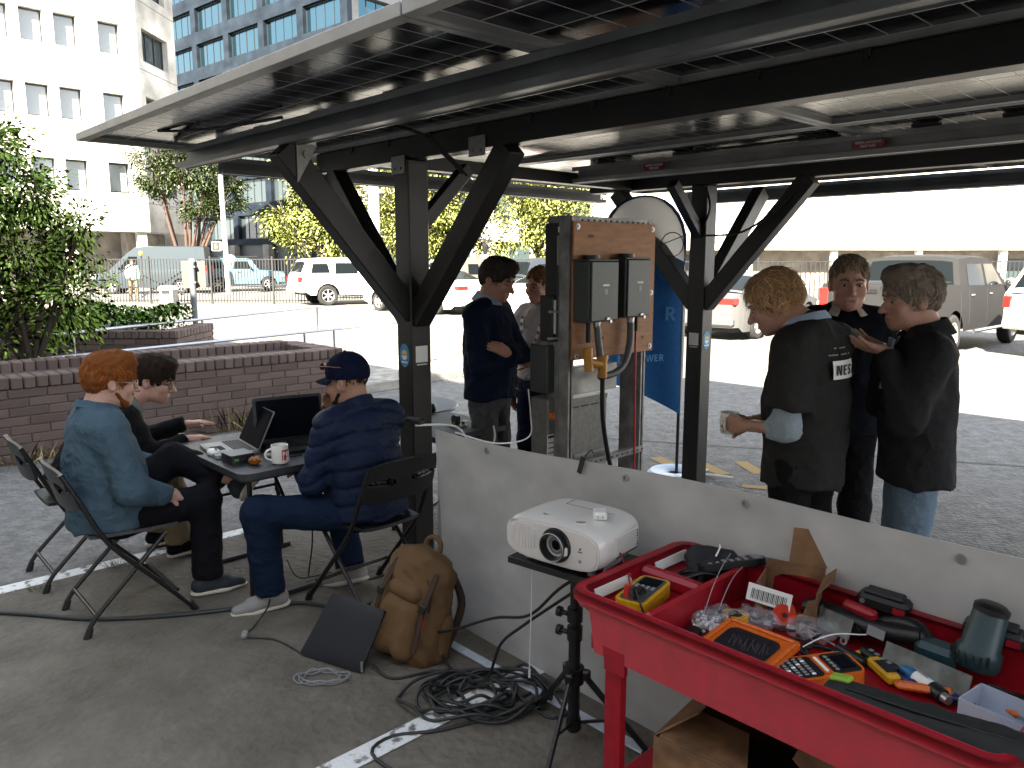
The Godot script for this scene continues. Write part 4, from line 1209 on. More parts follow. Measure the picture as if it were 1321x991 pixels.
func make_street() -> void:
	var iron := mat("fence_iron", .008, .008, .009, .7)
	var g := fence("iron_fence", "black iron picket fence with a braced gate at the back left", Vector3(-19.5, 0, -31.5), Vector3(-8.0, 0, -31.0), 1.82, .125, iron)
	var gt := mb()
	gt.bar(Vector3(-17.5, .25, -31.38), Vector3(-14.9, 1.7, -31.33), .05, .05); gt.bar(Vector3(-14.9, .25, -31.33), Vector3(-12.4, 1.75, -31.26), .05, .05)
	gt.bar(Vector3(-14.75, 1.1, -31.33), Vector3(-13.2, .35, -31.27), .045, .045)
	obj("gate_brace", gt, iron, g)
	fence("iron_fence", "black iron picket fence behind the parked sedans in the middle", Vector3(-8.0, 0, -33.5), Vector3(4.0, 0, -33.5), 1.75, .125, iron)
	fence("iron_fence", "black iron picket fence right of the rear post, in front of the white warehouse", Vector3(4.6, 0, -24.5), Vector3(26.0, 0, -27.0), 1.75, .16, iron)
	# sign seen from behind
	var gp: Material = mat("post_grey", .10, .108, .115, .5)
	var t := thing("sign_post", "pale sign seen from its back on a round steel post", "sign", Vector3(-5.82, 0, -14.25))
	obj("post", mb().cyl(Vector3.ZERO, Vector3(0, 1.72, 0), .05, -1, 14), gp, t)
	obj("cap", mb().ell(Vector3(0, 1.72, 0), Vector3(.055, .05, .055)), mats["white_plastic"], t)
	obj("plate", mb().box(Vector3(0, 1.48, -.06), Vector3(.44, .50, .012), Basis(), .005), mat("sign_back", .062, .057, .050, .6, .2), t)
	obj("clamp", mb().box(Vector3(0, 1.62, -.005), Vector3(.14, .03, .12)).box(Vector3(0, 1.34, -.005), Vector3(.14, .03, .12)), gp, t)
	# litter bin
	t = thing("litter_bin", "silver litter bin with a domed hood in front of the iron fence", "bin", Vector3(-13.4, 0, -30.4))
	obj("body", mb().box(Vector3(0, .30, 0), Vector3(.52, .56, .48), Basis(), .03), mats["alu"], t)
	obj("hood", mb().prism(PackedVector2Array([Vector2(-.28, 0), Vector2(.28, 0), Vector2(.28, .09), Vector2(.18, .17), Vector2(-.18, .17), Vector2(-.28, .09)]), .52, Transform3D(Basis(), Vector3(0, .58, 0))), mats["white_plastic"], t)
	obj("flap", mb().box(Vector3(0, .50, .245), Vector3(.3, .12, .012)), mats["black_plastic"], t)
	# crossing signal on a tall white pole
	t = thing("crossing_signal", "white signal pole with a lit red hand crossing signal", "traffic signal", Vector3(-14.6, 0, -40.2))
	var wp := mat("pole_white", .66, .65, .62, .5)
	obj("pole", mb().tube([Vector3.ZERO, Vector3(-.05, 3.0, 0), Vector3(-.12, 9.0, 0)], [.13, .12, .10], 14), wp, t)
	var hd := obj("housing", mb().box(Vector3(-.42, 2.42, .16), Vector3(.46, .48, .26), Basis(), .04), wp, t)
	obj("visor", mb().box(Vector3(-.42, 2.42, .30), Vector3(.36, .38, .02)), mats["black_plastic"], hd)
	var hand := mb().box(Vector3(-.42, 2.36, .315), Vector3(.12, .13, .01), Basis(), .004)
	for k in 4: hand.box(Vector3(-.465 + .03 * k, 2.475, .315), Vector3(.022, [.10, .12, .11, .08][k], .01))
	hand.box(Vector3(-.345, 2.39, .315), Vector3(.03, .09, .01), Basis(Vector3(0, 0, 1), -.5))
	obj("signal_hand", hand, glow("signal_red", Color(.9, .12, .03), 1.2), hd)
	obj("junction_box", mb().ell(Vector3(.22, 1.75, .1), Vector3(.28, .25, .2)), wp, t)
	# plain concrete column and lantern seen through the canopy
	t = thing("light_column", "white round concrete column standing among the sunlit trees", "column", Vector3(-6.35, 0, -36.5))
	obj("shaft", mb().cyl(Vector3.ZERO, Vector3(0, 9, 0), .27, .22, 18), wp, t)
	obj("foot", mb().cyl(Vector3.ZERO, Vector3(0, .35, 0), .4, .38, 18), mats["curb"], t)
	t = thing("street_lantern", "small post lantern on a white column above the dark haired man's head", "lamp post", Vector3(-1.3, 0, -38.2))
	obj("column", mb().cyl(Vector3.ZERO, Vector3(0, 2.0, 0), .09, .07, 12), wp, t)
	obj("lantern", mb().lathe([Vector2(.07, 1.98), Vector2(.16, 2.35), Vector2(.16, 2.42), Vector2(.03, 2.55), Vector2(0, 2.6)], 12), mats["black_metal"], t)
	t = thing("marker_post", "thin post with a yellow cap behind the iron gate", "post", Vector3(-15.4, 0, -32.6))
	obj("shaft", mb().cyl(Vector3.ZERO, Vector3(0, 1.95, 0), .035, -1, 10), iron, t)
	obj("cap", mb().ell(Vector3(0, 2.0, 0), Vector3(.09, .1, .09)), mats["label_yellow"], t)

# ---------------------------------------------------------------- people
const REST := {"pel": Vector3(0, .95, 0), "che": Vector3(0, 1.30, 0), "nec": Vector3(0, 1.475, -.015), "hea": Vector3(0, 1.635, .035),
	"shL": Vector3(.175, 1.42, -.01), "shR": Vector3(-.175, 1.42, -.01), "elL": Vector3(.25, 1.13, -.03), "elR": Vector3(-.25, 1.13, -.03),
	"wrL": Vector3(.27, .88, .04), "wrR": Vector3(-.27, .88, .04), "hiL": Vector3(.09, .91, 0), "hiR": Vector3(-.09, .91, 0),
	"knL": Vector3(.10, .50, .01), "knR": Vector3(-.10, .50, .01), "anL": Vector3(.10, .085, -.03), "anR": Vector3(-.10, .085, -.03),
	"toL": Vector3(.12, .03, .16), "toR": Vector3(-.12, .03, .16)}

func joints(over: Dictionary, s := 1.0, stand := true) -> Dictionary:
	var j := {}
	for k in REST: j[k] = REST[k] * s
	for k in over: j[k] = over[k]
	if stand and not over.has("che"): pass
	return j

func torso_frame(j: Dictionary) -> Basis:
	var up: Vector3 = ((j.nec as Vector3) - (j.pel as Vector3)).normalized()
	var x: Vector3 = ((j.shL as Vector3) - (j.shR as Vector3)).normalized()
	x = (x - up * x.dot(up)).normalized()
	return Basis(x, up, x.cross(up))

func torso(S: Sdf, j: Dictionary, w: float, belly: float, g: float, low := true) -> void:
	var b := torso_frame(j); var p: Vector3 = j.pel; var n: Vector3 = j.nec
	var L := (n - p).length() / .525
	S.ell(p + (n - p) * .66, Vector3(.158 * w + g, .185 * L + g, .112 * w + g), b, .05)
	S.ell(p + (n - p) * .30 + b.z * (.012 + .03 * (belly - 1.0)), Vector3(.140 * w * (.5 + .5 * belly) + g, .17 * L + g, .112 * belly + g), b, .06)
	S.cap((j.shL as Vector3).lerp(n, .30) - b.y * .01, (j.shR as Vector3).lerp(n, .30) - b.y * .01, .066 * w + g, .066 * w + g, .06, b.z, 1.05)
	S.cap(n - b.y * .02, n + b.y * .01, .065 + g * .6, .06 + g * .3, .05)
	if low:
		var hb := Basis(((j.hiL as Vector3) - (j.hiR as Vector3)).normalized(), b.y, b.z).orthonormalized()
		S.ell(p - b.y * .03, Vector3(.158 * w + g, .13 + g, .118 + g), hb, .06)

func hand(S: Sdf, wr: Vector3, d: Vector3, n: Vector3, side: float, curl: Array, sc := 1.0, spread := .0) -> void:
	# d: wrist to knuckles, n: the way the palm faces, side: +1 if the thumb lies along n x d
	d = d.normalized(); n = (n - d * n.dot(d)).normalized()
	var t := n.cross(d) * side
	var off := [.030, .011, -.009, -.028]; var ln := [.074, .083, .077, .060]; var rad := [.0092, .0094, .0090, .0080]
	S.cap(wr - d * .02, wr + d * .02, .024 * sc, .024 * sc, .012, n, 1.25)
	for f in 4:
		var kn: Vector3 = wr + (d * (.090 - .008 * absf(f - 1.2)) + t * off[f]) * sc - n * .004
		S.cap(wr + d * .018 + t * off[f] * .6 * sc, kn, .0165 * sc, .0125 * sc, .012, n, 1.1)
		var p := kn; var a := 0.0; var fd: Vector3 = (d + t * (off[f] / .03) * spread).normalized()
		var seg := [.46, .30, .24]; var cu := [.42, .36, .22]
		for k in 3:
			a += float(curl[f + 1]) * cu[k]
			var q: Vector3 = p + (fd * cos(a) + n * sin(a)) * float(ln[f]) * seg[k] * sc
			S.cap(p, q, rad[f] * sc * (1.0 - .09 * k), rad[f] * sc * (1.0 - .09 * (k + 1)), .004)
			p = q
	var tb: Vector3 = wr + (d * .028 + t * .024 + n * .006) * sc
	var td: Vector3 = (d * .72 + t * .62 + n * .22).normalized()
	S.cap(wr + d * .012 + t * .01, tb, .017 * sc, .0155 * sc, .012)
	var p2 := tb; var ta := 0.0
	for k in 3:
		ta += float(curl[0]) * [.25, .4, .35][k]
		var dir := (td * cos(ta) + (n * .75 - t * .55).normalized() * sin(ta)).normalized()
		var q: Vector3 = p2 + dir * [.036, .030, .025][k] * sc
		S.cap(p2, q, .0118 * sc * (1.0 - .08 * k), .0118 * sc * (1.0 - .08 * (k + 1)), .006)
		p2 = q

func head_skin(S: Sdf, h: Transform3D, neck: Vector3, g: Dictionary) -> void:
	var b := h.basis.orthonormalized(); var s := h.basis.x.length()
	var jaw: float = g.get("jaw", 1.0); var nose: float = g.get("nose", 1.0)
	S.ell(h * Vector3(0, .036, -.012), Vector3(.076, .086, .096) * s, b, .02 * s)
	S.ell(h * Vector3(0, -.028, .028), Vector3(.063 * (.6 + .4 * jaw), .082, .062) * s, b, .02 * s)
	S.ell(h * Vector3(0, -.074, .030), Vector3(.052 * jaw, .036 * jaw, .052) * s, b, .025 * s)
	S.ball(h * Vector3(0, -.096, .066), .018 * s * jaw, .025 * s)
	for x in [-1.0, 1.0]:
		S.ell(h * Vector3(x * .040, -.030, .062), Vector3(.024, .022, .020) * s, b, .02 * s)
		S.cap(h * Vector3(x * .014, .018, .086), h * Vector3(x * .046, .016, .070), .008 * s, .007 * s, .012 * s)
		S.ell(h * Vector3(x * .031, -.002, .094), Vector3(.016, .010, .013) * s, b, .010 * s, true)
		S.ell(h * Vector3(x * .077, -.008, -.012), Vector3(.010, .031, .019) * s, Basis(b.y, x * .0) * Basis(b.x, -.25) * b, .006 * s)
		S.ell(h * Vector3(x * .087, -.006, -.008), Vector3(.006, .018, .010) * s, b, .004 * s, true)
	S.cap(h * Vector3(0, .008, .086), h * Vector3(0, -.036, .108 + .006 * nose), .007 * s, .0125 * s * nose, .012 * s)
	for x in [-1.0, 1.0]: S.ball(h * Vector3(x * .012, -.039, .098), .0085 * s, .008 * s)
	S.cap(h * Vector3(-.020, -.066, .082), h * Vector3(.020, -.066, .082), .0065 * s, .0065 * s, .010 * s)
	S.cap(h * Vector3(-.015, -.076, .081), h * Vector3(.015, -.076, .081), .0075 * s, .0075 * s, .010 * s)
	S.cap(h * Vector3(-.022, -.0705, .094), h * Vector3(.022, -.0705, .094), .0022 * s, .0022 * s, .004 * s, Vector3.ZERO, 1.0, 0, true)
	S.cap(h * Vector3(0, -.045, -.030), neck, .057 * s, .062 * s, .035)

func hair_strands(hm: StandardMaterial3D, m: MB, h: Transform3D, n: int, keep: Callable, flow: Callable, len: float, r: float, lift := .25, wave := 0.0) -> void:
	n = int(n * 1.9)
	var tint := (hm.albedo_color as Color).srgb_to_linear()
	var q := [Vector3(), Vector3(), Vector3(), Vector3(), Vector3()]
	for k in n * 3:
		if n <= 0: break
		var d := Vector3(rng.randfn(0, 1), rng.randfn(0, 1), rng.randfn(0, 1)).normalized()
		var p := Vector3(0, .036, -.012) + d * Vector3(.078, .089, .098)
		if not keep.call(p): continue
		n -= 1
		var f: Vector3 = flow.call(p, d)
		f = f.normalized() + Vector3(rng.randfn(0, .3), rng.randfn(0, .3), rng.randfn(0, .3))
		f = (f - d * f.dot(d)).normalized()
		var L := len * rng.randf_range(.55, 1.3); var sd := f.cross(d); var ph := rng.randf() * TAU; var up := lift * rng.randf_range(.5, 1.3)
		for i in 5:
			var t := i / 4.0
			q[i] = h * (p + (f + d * up * (1.0 - t * .55)) * L * t - d * L * L * t * t * 3.5 + sd * wave * sin(t * 7.0 + ph))
		var ws := (h.basis * sd).normalized(); var wd := (h.basis * d).normalized()
		var rr := r * rng.randf_range(.6, 1.2)
		m.col = tint * rng.randf_range(.55, 1.5)
		for i in 4:
			var r0 := rr * (1.0 - .22 * i); var r1 := rr * (1.0 - .22 * (i + 1))
			var a0: Vector3 = q[i] - ws * r0; var b0: Vector3 = q[i] + ws * r0; var c0: Vector3 = q[i] + wd * r0 * .9
			var a1: Vector3 = q[i + 1] - ws * r1; var b1: Vector3 = q[i + 1] + ws * r1; var c1: Vector3 = q[i + 1] + wd * r1 * .9
			m.quad_s(a0, a1, c1, c0, -ws, -ws, wd, wd); m.quad_s(c0, c1, b1, b0, wd, wd, ws, ws)

func person(called: String, label: String, at: Vector3, fwd: Vector3, j: Dictionary, g: Dictionary) -> Node3D:
	var yaw := yaw_to(Vector3(fwd.x, 0, fwd.z))
	var t := thing(called, label, "person", at, yaw)
	var w: float = g.get("w", 1.0); var belly: float = g.get("belly", 1.0)
	# head frame
	var hb := Basis(UP, g.get("turn", 0.0)) * Basis(Vector3(1, 0, 0), g.get("nod", .1)) * Basis(Vector3(0, 0, 1), g.get("tilt", 0.0))
	var hs: float = g.get("hs", 1.0)
	var H := Transform3D(hb.scaled(Vector3(hs, hs, hs)), j.hea)
	var S := Sdf.new()
	# body under the clothes, neck, arms and legs
	torso(S, j, w * .92, belly * .92, -.012)
	for q in ["L", "R"]:
		S.cap(j["sh" + q], j["el" + q], .046, .039, .03); S.cap(j["el" + q], j["wr" + q], .039, .026, .02)
		S.cap(j["hi" + q], j["kn" + q], .072, .05, .03); S.cap(j["kn" + q], j["an" + q], .05, .036, .03)
		S.cap(j["an" + q], (j["to" + q] as Vector3).lerp(j["an" + q], .35), .026, .014, .02)
	S.build(.026)
	head_skin(S, H, j.nec, g)
	S.build(g.get("head_cell", .0058))
	for q in ["L", "R"]:
		if g.has("hand" + q):
			var a: Array = g["hand" + q]   # direction, palm normal, curls
			hand(S, j["wr" + q], a[0], a[1], (1.0 if q == "R" else -1.0) * (a[3] if a.size() > 3 else 1.0), a[2], g.get("hand_s", 1.0), a[4] if a.size() > 4 else 0.0)
			S.build(.0047)
	obj("body", S.mesh(), g.skin, t)
	# eyes, brows, lips
	for x in [-1.0, 1.0]:
		var ey := obj("eye", mb().ell(H * Vector3(x * .031, -.001, .0765), Vector3(.0122, .0078, .0112) * hs, hb, 12, 8), mats["eye_white"], t)
		obj("iris", mb().ell(H * Vector3(x * .031 + g.get("gaze", 0.0), -.002, .0855), Vector3(.0055, .0055, .0035) * hs, hb, 10, 6), mats["iris"], ey)
		var lid := mb().tube([H * Vector3(x * .017, .004, .0865), H * Vector3(x * .031, .0088, .0895), H * Vector3(x * .046, .003, .0805)], .0035 * hs, 6)
		obj("eyelid", lid, g.skin, t)
		obj("brow", mb().tube([H * Vector3(x * .013, .017, .0955), H * Vector3(x * .031, .024, .0915), H * Vector3(x * .050, .018, .0765)], [.0035 * hs, .0042 * hs, .002 * hs], 6), g.hair, t)
	obj("lips", mb().tube([H * Vector3(-.021, -.0715, .0835), H * Vector3(-.010, -.0705, .0905), H * Vector3(.010, -.0705, .0905), H * Vector3(.021, -.0715, .0835)], .0042 * hs, 6), g.get("lip", mats["lip"]), t)
	# hair
	if g.has("hair_style"): hair(t, H, g)
	if g.has("beard"):
		var B := folds(Sdf.new(), .003, 55.0)
		for x in [-1.0, 1.0]: B.cap(H * Vector3(x * .064, -.048, .012), H * Vector3(x * .046, -.084, .042), .008 * hs, .013 * hs, .012)
		B.cap(H * Vector3(-.035, -.098, .055), H * Vector3(.035, -.098, .055), .018 * hs, .018 * hs, .02)
		B.cap(H * Vector3(-.022, -.054, .088), H * Vector3(.022, -.054, .088), .006 * hs, .006 * hs, .01)
		B.build(.006); obj("beard", B.mesh(), g.hair, t)
	if g.has("glasses"):
		var gl := mb()
		for x in [-1.0, 1.0]:
			var ring := []
			for k in 17: ring.append(H * (Vector3(x * .032, -.006, .101) + Vector3(cos(k * TAU / 16) * .0235, sin(k * TAU / 16) * .0185, -absf(cos(k * TAU / 16) * .004))))
			gl.tube(ring, .0019 * hs, 5)
			gl.tube([H * Vector3(x * .056, .002, .098), H * Vector3(x * .077, .004, .07), H * Vector3(x * .081, .006, -.005)], .0019 * hs, 5)
		gl.tube([H * Vector3(-.009, -.003, .103), H * Vector3(.009, -.003, .103)], .0019 * hs, 5)
		obj("glasses", gl, g.glasses, t)
	# trousers
	var T := creases(Sdf.new(), g.get("crease", .010), 5.5, Vector3(1, .8, 1))
	var tg: float = g.get("leg_g", .016)
	var tb := torso_frame(j)
	T.ell((j.pel as Vector3) - tb.y * .03, Vector3(.140 * w + tg, .09 + tg, (.108 * (.6 + .4 * belly) + tg) * float(g.get("hip_s", 1.0))), Basis(((j.hiL as Vector3) - (j.hiR as Vector3)).normalized(), tb.y, tb.z).orthonormalized(), .03)
	for q in ["L", "R"]:
		T.cap(j["hi" + q], j["kn" + q], .075 + tg, .058 + tg, .035)
		var cuff: Vector3 = (j["kn" + q] as Vector3).lerp(j["an" + q], g.get("cuff" + q, .97))
		T.cap(j["kn" + q], cuff, .060 + tg, g.get("hem_r", .058) + tg * .4, .03, Vector3.ZERO, 1.0, 1)
	T.build(.016); obj("trousers", T.mesh(), g.trousers, t)
	# shoes
	for q in ["L", "R"]:
		shoe(t, j["an" + q], j["to" + q], (j["kn" + q] as Vector3) - (j["an" + q] as Vector3), g.shoe, g.get("sole", mats["sole"]), g.get("laces", null))
	# top
	if g.has("top"):
		var P := creases(Sdf.new(), g.get("fold", .013), g.get("fold_f", 4.5), g.get("fold_s", Vector3(1, .75, 1)))
		if g.has("quilt"):
			P = folds(Sdf.new(), .008, 9.0); P.quilt = .085
		var og: float = g.get("top_g", .018)
		torso(P, j, w, belly, og, false)
		var hem: Vector3 = g.get("hem", (j.pel as Vector3) - tb.y * .06)
		var mid: Vector3 = (j.pel as Vector3).lerp(j.nec, .4)
		P.cap(mid, hem, .152 * w * (.5 + .5 * belly) + og, g.get("hem_w", .166) * w + og, .06, tb.z, g.get("hem_sq", 1.30) / (.5 + .5 * belly), 1)
		for q in ["L", "R"]:
			var sl: float = g.get("sleeve", 1.0)
			P.cap((j["sh" + q] as Vector3), (j["el" + q] as Vector3).lerp(j["sh" + q], 0.0 if sl > .5 else .25), .050 * w + og, .042 + og * (1.0 if sl > .5 else 1.6), .04, Vector3.ZERO, 1.0, 0 if sl > .5 else 1)
			if sl > .5: P.cap(j["el" + q], (j["el" + q] as Vector3).lerp(j["wr" + q], sl - .02), .042 + og, .031 + og * .8, .03, Vector3.ZERO, 1.0, 1)
		# neck opening
		P.ell(H * Vector3(0, -.055, .005), Vector3(.066, .075, .070) * hs, hb, .006, true)
		P.build(g.get("cell", .015)); obj(g.get("top_name", "shirt"), P.mesh(), g.top, t)
	if g.has("collar"):
		var C := mb(); var nb := torso_frame(j); var n: Vector3 = j.nec
		var rise: float = g.get("collar_h", .045); var open: float = g.get("collar_open", .55)
		var f := func(u: float, v: float) -> Vector3:
			var a := lerpf(-PI + open, PI - open, u)   # from one front edge round the back to the other
			var r := .066 + .040 * (1.0 - v) * (1.0 if not g.has("collar_up") else .55)
			var front := (1.0 - cos(a)) * .5
			return n + nb.x * sin(a) * r + nb.z * (-cos(a) * r * 1.06 + .012 + .012 * front) + nb.y * (.085 - .048 * front - rise * (1.0 - v) * (1.0 - front * .1))
		C.slab(f, 28, 4, .004)
		obj("collar", C, g.collar, t)
	return t

func shoe(t: Node3D, an: Vector3, to: Vector3, shin: Vector3, up_m: Material, sole_m: Material, laces) -> void:
	var f := to - an
	var n := shin.normalized(); f = (f - n * f.dot(n)).normalized()
	var x := n.cross(f)
	var b := Basis(x, n, f)
	var o := an - n * .085
	var S := Sdf.new()
	S.cap(o + f * -.045 + n * .050, o + f * .09 + n * .044, .042, .040, .02, n, 1.0)
	S.cap(o + f * .09 + n * .040, o + f * .165 + n * .032, .041, .030, .02, n, 1.2)
	S.cap(o - f * .035 + n * .06, an - f * .012 + n * .012, .040, .043, .02, Vector3.ZERO, 1.0, 1)
	S.build(.009)
	var u := obj("shoe", S.mesh(), up_m, t)
	var P := Sdf.new()
	P.cap(o + f * -.05 + n * .016, o + f * .08 + n * .016, .043, .047, .01, n, 2.6)
	P.cap(o + f * .08 + n * .016, o + f * .17 + n * .020, .047, .032, .02, n, 2.4)
	P.build(.009)
	obj("sole", P.mesh(), sole_m, u)
	if laces:
		var m := mb()
		for k in 4:
			var q := o + f * (.045 + .024 * k) + n * (.088 - .006 * k)
			m.tube([q - x * .026 - n * .012, q + f * .006, q + x * .026 - n * .012], .004, 5)
		obj("laces", m, laces, u)

func hair(t: Node3D, H: Transform3D, g: Dictionary) -> void:
	var style: String = g.hair_style; var hs := H.basis.x.length(); var b := H.basis.orthonormalized()
	var S := folds(Sdf.new(), .010 * hs, 26.0)
	var vol: float = g.get("hair_v", .012) - .005
	S.ell(H * Vector3(0, .040, -.014), Vector3(.078 + vol, .088 + vol, .098 + vol) * hs, b, .02)
	if style == "mop": S.ell(H * Vector3(0, .095, .045), Vector3(.070, .045, .060) * hs, b, .03)
	if style == "mop" or style == "wavy": S.ell(H * Vector3(0, .01, -.065), Vector3(.072, .075, .055) * hs, b, .02)
	# face, ears and nape stay clear
	var line: float = g.get("hairline", .058)
	S.ell(H * Vector3(0, line - .115, .105), Vector3(.082, .115, .085) * hs, b, .012, true)
	for x in [-1.0, 1.0]: S.ell(H * Vector3(x * .095, -.035, .012), Vector3(.034, .055, .052) * hs, b, .008, true)
	S.ell(H * Vector3(0, -.13, -.02), Vector3(.14, g.get("nape", .085), .14) * hs, b, .008, true)
	S.build(.0075)
	var hm := obj("hair", S.mesh(), g.hair, t)
	var keep := func(p: Vector3) -> bool:
		if p.y < -.05: return false
		if p.z > .03 and p.y < line + .002: return false
		if absf(p.x) > .05 and p.y < .02 and p.z > -.035: return false
		return true
	var part: float = g.get("part", .3)
	var flow := func(p: Vector3, _d: Vector3) -> Vector3:
		if style == "short": return Vector3(p.x * 4.0, -.2 - (0.0 if p.y > .09 else .8), .5 if p.y > .08 else -.2)
		if style == "back": return Vector3(p.x * 5.0, -.35 - (0.0 if p.y > .09 else .7), -1.0)
		if style == "bun": return Vector3(-p.x * 4.0, -.1, -1.0)
		return Vector3(p.x * 9.0 + part, -.9 if p.y < .09 else -.15, .55 if p.z > -.01 else -.5)
	var m := mb()
	hair_strands(g.hair, m, H, g.get("strands", 420), keep, flow, g.get("hair_l", .055), .0030 * hs, g.get("hair_lift", .45), g.get("hair_wave", 0.0))
	var sm: StandardMaterial3D = (g.hair as StandardMaterial3D).duplicate(); sm.albedo_color = Color.WHITE; sm.albedo_texture = null; sm.uv1_triplanar = false; sm.vertex_color_use_as_albedo = true
	obj("strands", m, sm, hm)

func skin(called: String, r: float, g: float, b: float) -> StandardMaterial3D:
	var m := mat(called, r, g, b, .48, 0, tex["fine"], 6.0)
	m.metallic_specular = .4; m.subsurf_scatter_enabled = true; m.subsurf_scatter_strength = .12
	return m

func cloth(called: String, r: float, g: float, b: float, _sc := 9.0) -> StandardMaterial3D:
	var m := mat(called, r, g, b, .88, 0, tex["weave"], 2.2, tex["b_fold"], 1.3)
	m.metallic_specular = .2
	return m

func make_people() -> void:
	mat("eye_white", .34, .31, .29, .25); mat("iris", .02, .014, .01, .1); mat("lip", .30, .12, .10, .5)
	mat("sole", .52, .48, .40, .7); var dark_sole := mat("dark_sole", .03, .03, .03, .7)
	var pale := skin("skin_pale", .56, .33, .25); var pink := skin("skin_pink", .52, .28, .205); var tanned := skin("skin_tan", .42, .23, .155)
	var h_red := mat("hair_red", .27, .085, .020, .8, 0, tex["speck"], 8.0); var h_brown := mat("hair_brown", .022, .014, .010, .8, 0, tex["fine"], 8.0)
	var h_dark := mat("hair_dark", .07, .056, .048, .8, 0, tex["speck"], 8.0); var h_blond := mat("hair_blond", .52, .32, .165, .8, 0, tex["speck"], 8.0)
	var h_short := mat("hair_ash", .30, .22, .155, .8, 0, tex["speck"], 8.0); var h_grey := mat("hair_grey", .30, .245, .19, .8, 0, tex["speck"], 8.0)
	var h_light := mat("hair_light_brown", .20, .11, .055, .8, 0, tex["speck"], 8.0)
	var black := cloth("black_cloth", .010, .010, .011); var fleece := cloth("fleece_blue", .070, .115, .150); var khaki := cloth("khaki", .24, .185, .115)
	var navy := cloth("navy_knit", .009, .015, .036, 14.0); var puffer := mat("puffer", .010, .018, .048, .6, 0, tex["fine"], 3.0, tex["b_fold"], .8); puffer.metallic_specular = .25
	var jeans := cloth("jeans_dark", .010, .020, .046, 14.0); var grey_tr := cloth("grey_trousers", .085, .085, .09); var washed := cloth("jeans_washed", .16, .225, .30, 14.0)
	var char_tee := cloth("charcoal_tee", .033, .032, .031); var shirt_blue := cloth("shirt_blue", .42, .52, .66); var pale_tee := cloth("pale_tee", .48, .44, .43)
	var blazer := cloth("blazer", .027, .027, .029, 16.0); var cream := cloth("cream", .55, .50, .40); var vest := cloth("vest_grey", .17, .17, .155); var charcoal := cloth("charcoal_trousers", .010, .010, .013)
	var pale_blue := cloth("pale_blue_cloth", .30, .36, .40)
	var glass_f: Material = mats["black_plastic"]; var clear_f := mat("clear_frame", .45, .38, .34, .2)
	for hm in [h_red, h_brown, h_dark, h_blond, h_short, h_grey, h_light]: (hm as StandardMaterial3D).metallic_specular = .25
	var t: Node3D; var j: Dictionary
	# 1 seated, red hair
	j = joints({"pel": Vector3(0, .53, -.04), "nec": Vector3(0, 1.015, -.075), "hea": Vector3(0, 1.165, .01), "shR": Vector3(-.17, .955, -.06), "shL": Vector3(.17, .955, -.06), "elR": Vector3(-.25, .67, -.0), "wrR": Vector3(-.17, .60, .17), "elL": Vector3(.26, .70, .08), "wrL": Vector3(.10, .66, .28),
		"hiR": Vector3(-.09, .50, 0), "knR": Vector3(-.12, .52, .38), "anR": Vector3(-.12, .09, .37), "toR": Vector3(-.15, .04, .56), "hiL": Vector3(.09, .51, 0), "knL": Vector3(.12, .71, .31), "anL": Vector3(-.15, .585, .545), "toL": Vector3(-.17, .635, .76)})
	person("person", "red haired bearded person in a blue fleece seated with one ankle on the other knee", Vector3(-1.96, 0, -3.72), Vector3(.74, 0, -.67), j,
		{"skin": pale, "hair": h_red, "hair_style": "mop", "hair_v": .016, "hairline": .050, "strands": 900, "hair_l": .06, "beard": true, "glasses": clear_f, "top": fleece, "top_name": "fleece", "top_g": .026, "trousers": charcoal, "cuffL": .80, "cuffR": .97, "shoe": mat("shoe_navy", .018, .026, .034, .75, 0, tex["weave"], 12.0), "hem_r": .064, "leg_g": .018, "w": 1.06, "belly": 1.08, "hs": 1.10, "turn": -.05, "nod": .12,
		"handR": [Vector3(.35, -.3, .85), Vector3(.5, -.8, -.2), [.6, .9, 1.0, 1.1, 1.2]], "handL": [Vector3(-.5, -.2, .7), Vector3(-.1, -1, 0), [.5, .7, .8, .9, 1.0]], "collar": fleece, "collar_h": .03, "collar_up": true, "collar_open": .35, "hem": Vector3(0, .46, -.05), "hem_w": .165, "hem_sq": 1.15})
	# 2 seated behind, dark hair
	j = joints({"pel": Vector3(0, .53, -.02), "nec": Vector3(0, .93, .25), "hea": Vector3(-.02, 1.06, .41), "shR": Vector3(-.18, .875, .22), "shL": Vector3(.18, .875, .21), "elR": Vector3(-.27, .66, .30), "wrR": Vector3(-.275, .74, .505), "elL": Vector3(.27, .66, .36), "wrL": Vector3(.16, .74, .62),
		"hiR": Vector3(-.09, .50, 0), "knR": Vector3(-.12, .53, .42), "anR": Vector3(-.12, .09, .47), "toR": Vector3(-.14, .04, .66), "hiL": Vector3(.09, .50, 0), "knL": Vector3(.14, .53, .44), "anL": Vector3(.14, .09, .42), "toL": Vector3(.16, .04, .62)})
	t = person("person", "dark haired person with glasses leaning over the table in a grey vest, using a mouse", Vector3(-2.42, 0, -4.22), Vector3(.78, 0, -.62), j,
		{"skin": pale, "hair": h_brown, "hair_style": "mop", "hair_v": .018, "hairline": .048, "strands": 800, "hair_l": .055, "hair_wave": .004, "glasses": glass_f, "top": black, "top_name": "sweater", "top_g": .018, "trousers": khaki, "shoe": black, "hem_r": .075, "leg_g": .024, "w": 1.05, "belly": 1.1, "hs": 1.10, "turn": -.55, "nod": .26, "jaw": 1.08,
		"handR": [Vector3(-.02, -.05, 1), Vector3(0, -1, -.1), [.3, .45, .5, .55, .6]], "handL": [Vector3(-.3, 0, 1), Vector3(0, -1, 0), [.3, .4, .4, .4, .4]]})
	var V := folds(Sdf.new(), .005, 9.0)
	torso(V, j, 1.08, 1.12, .030, false)
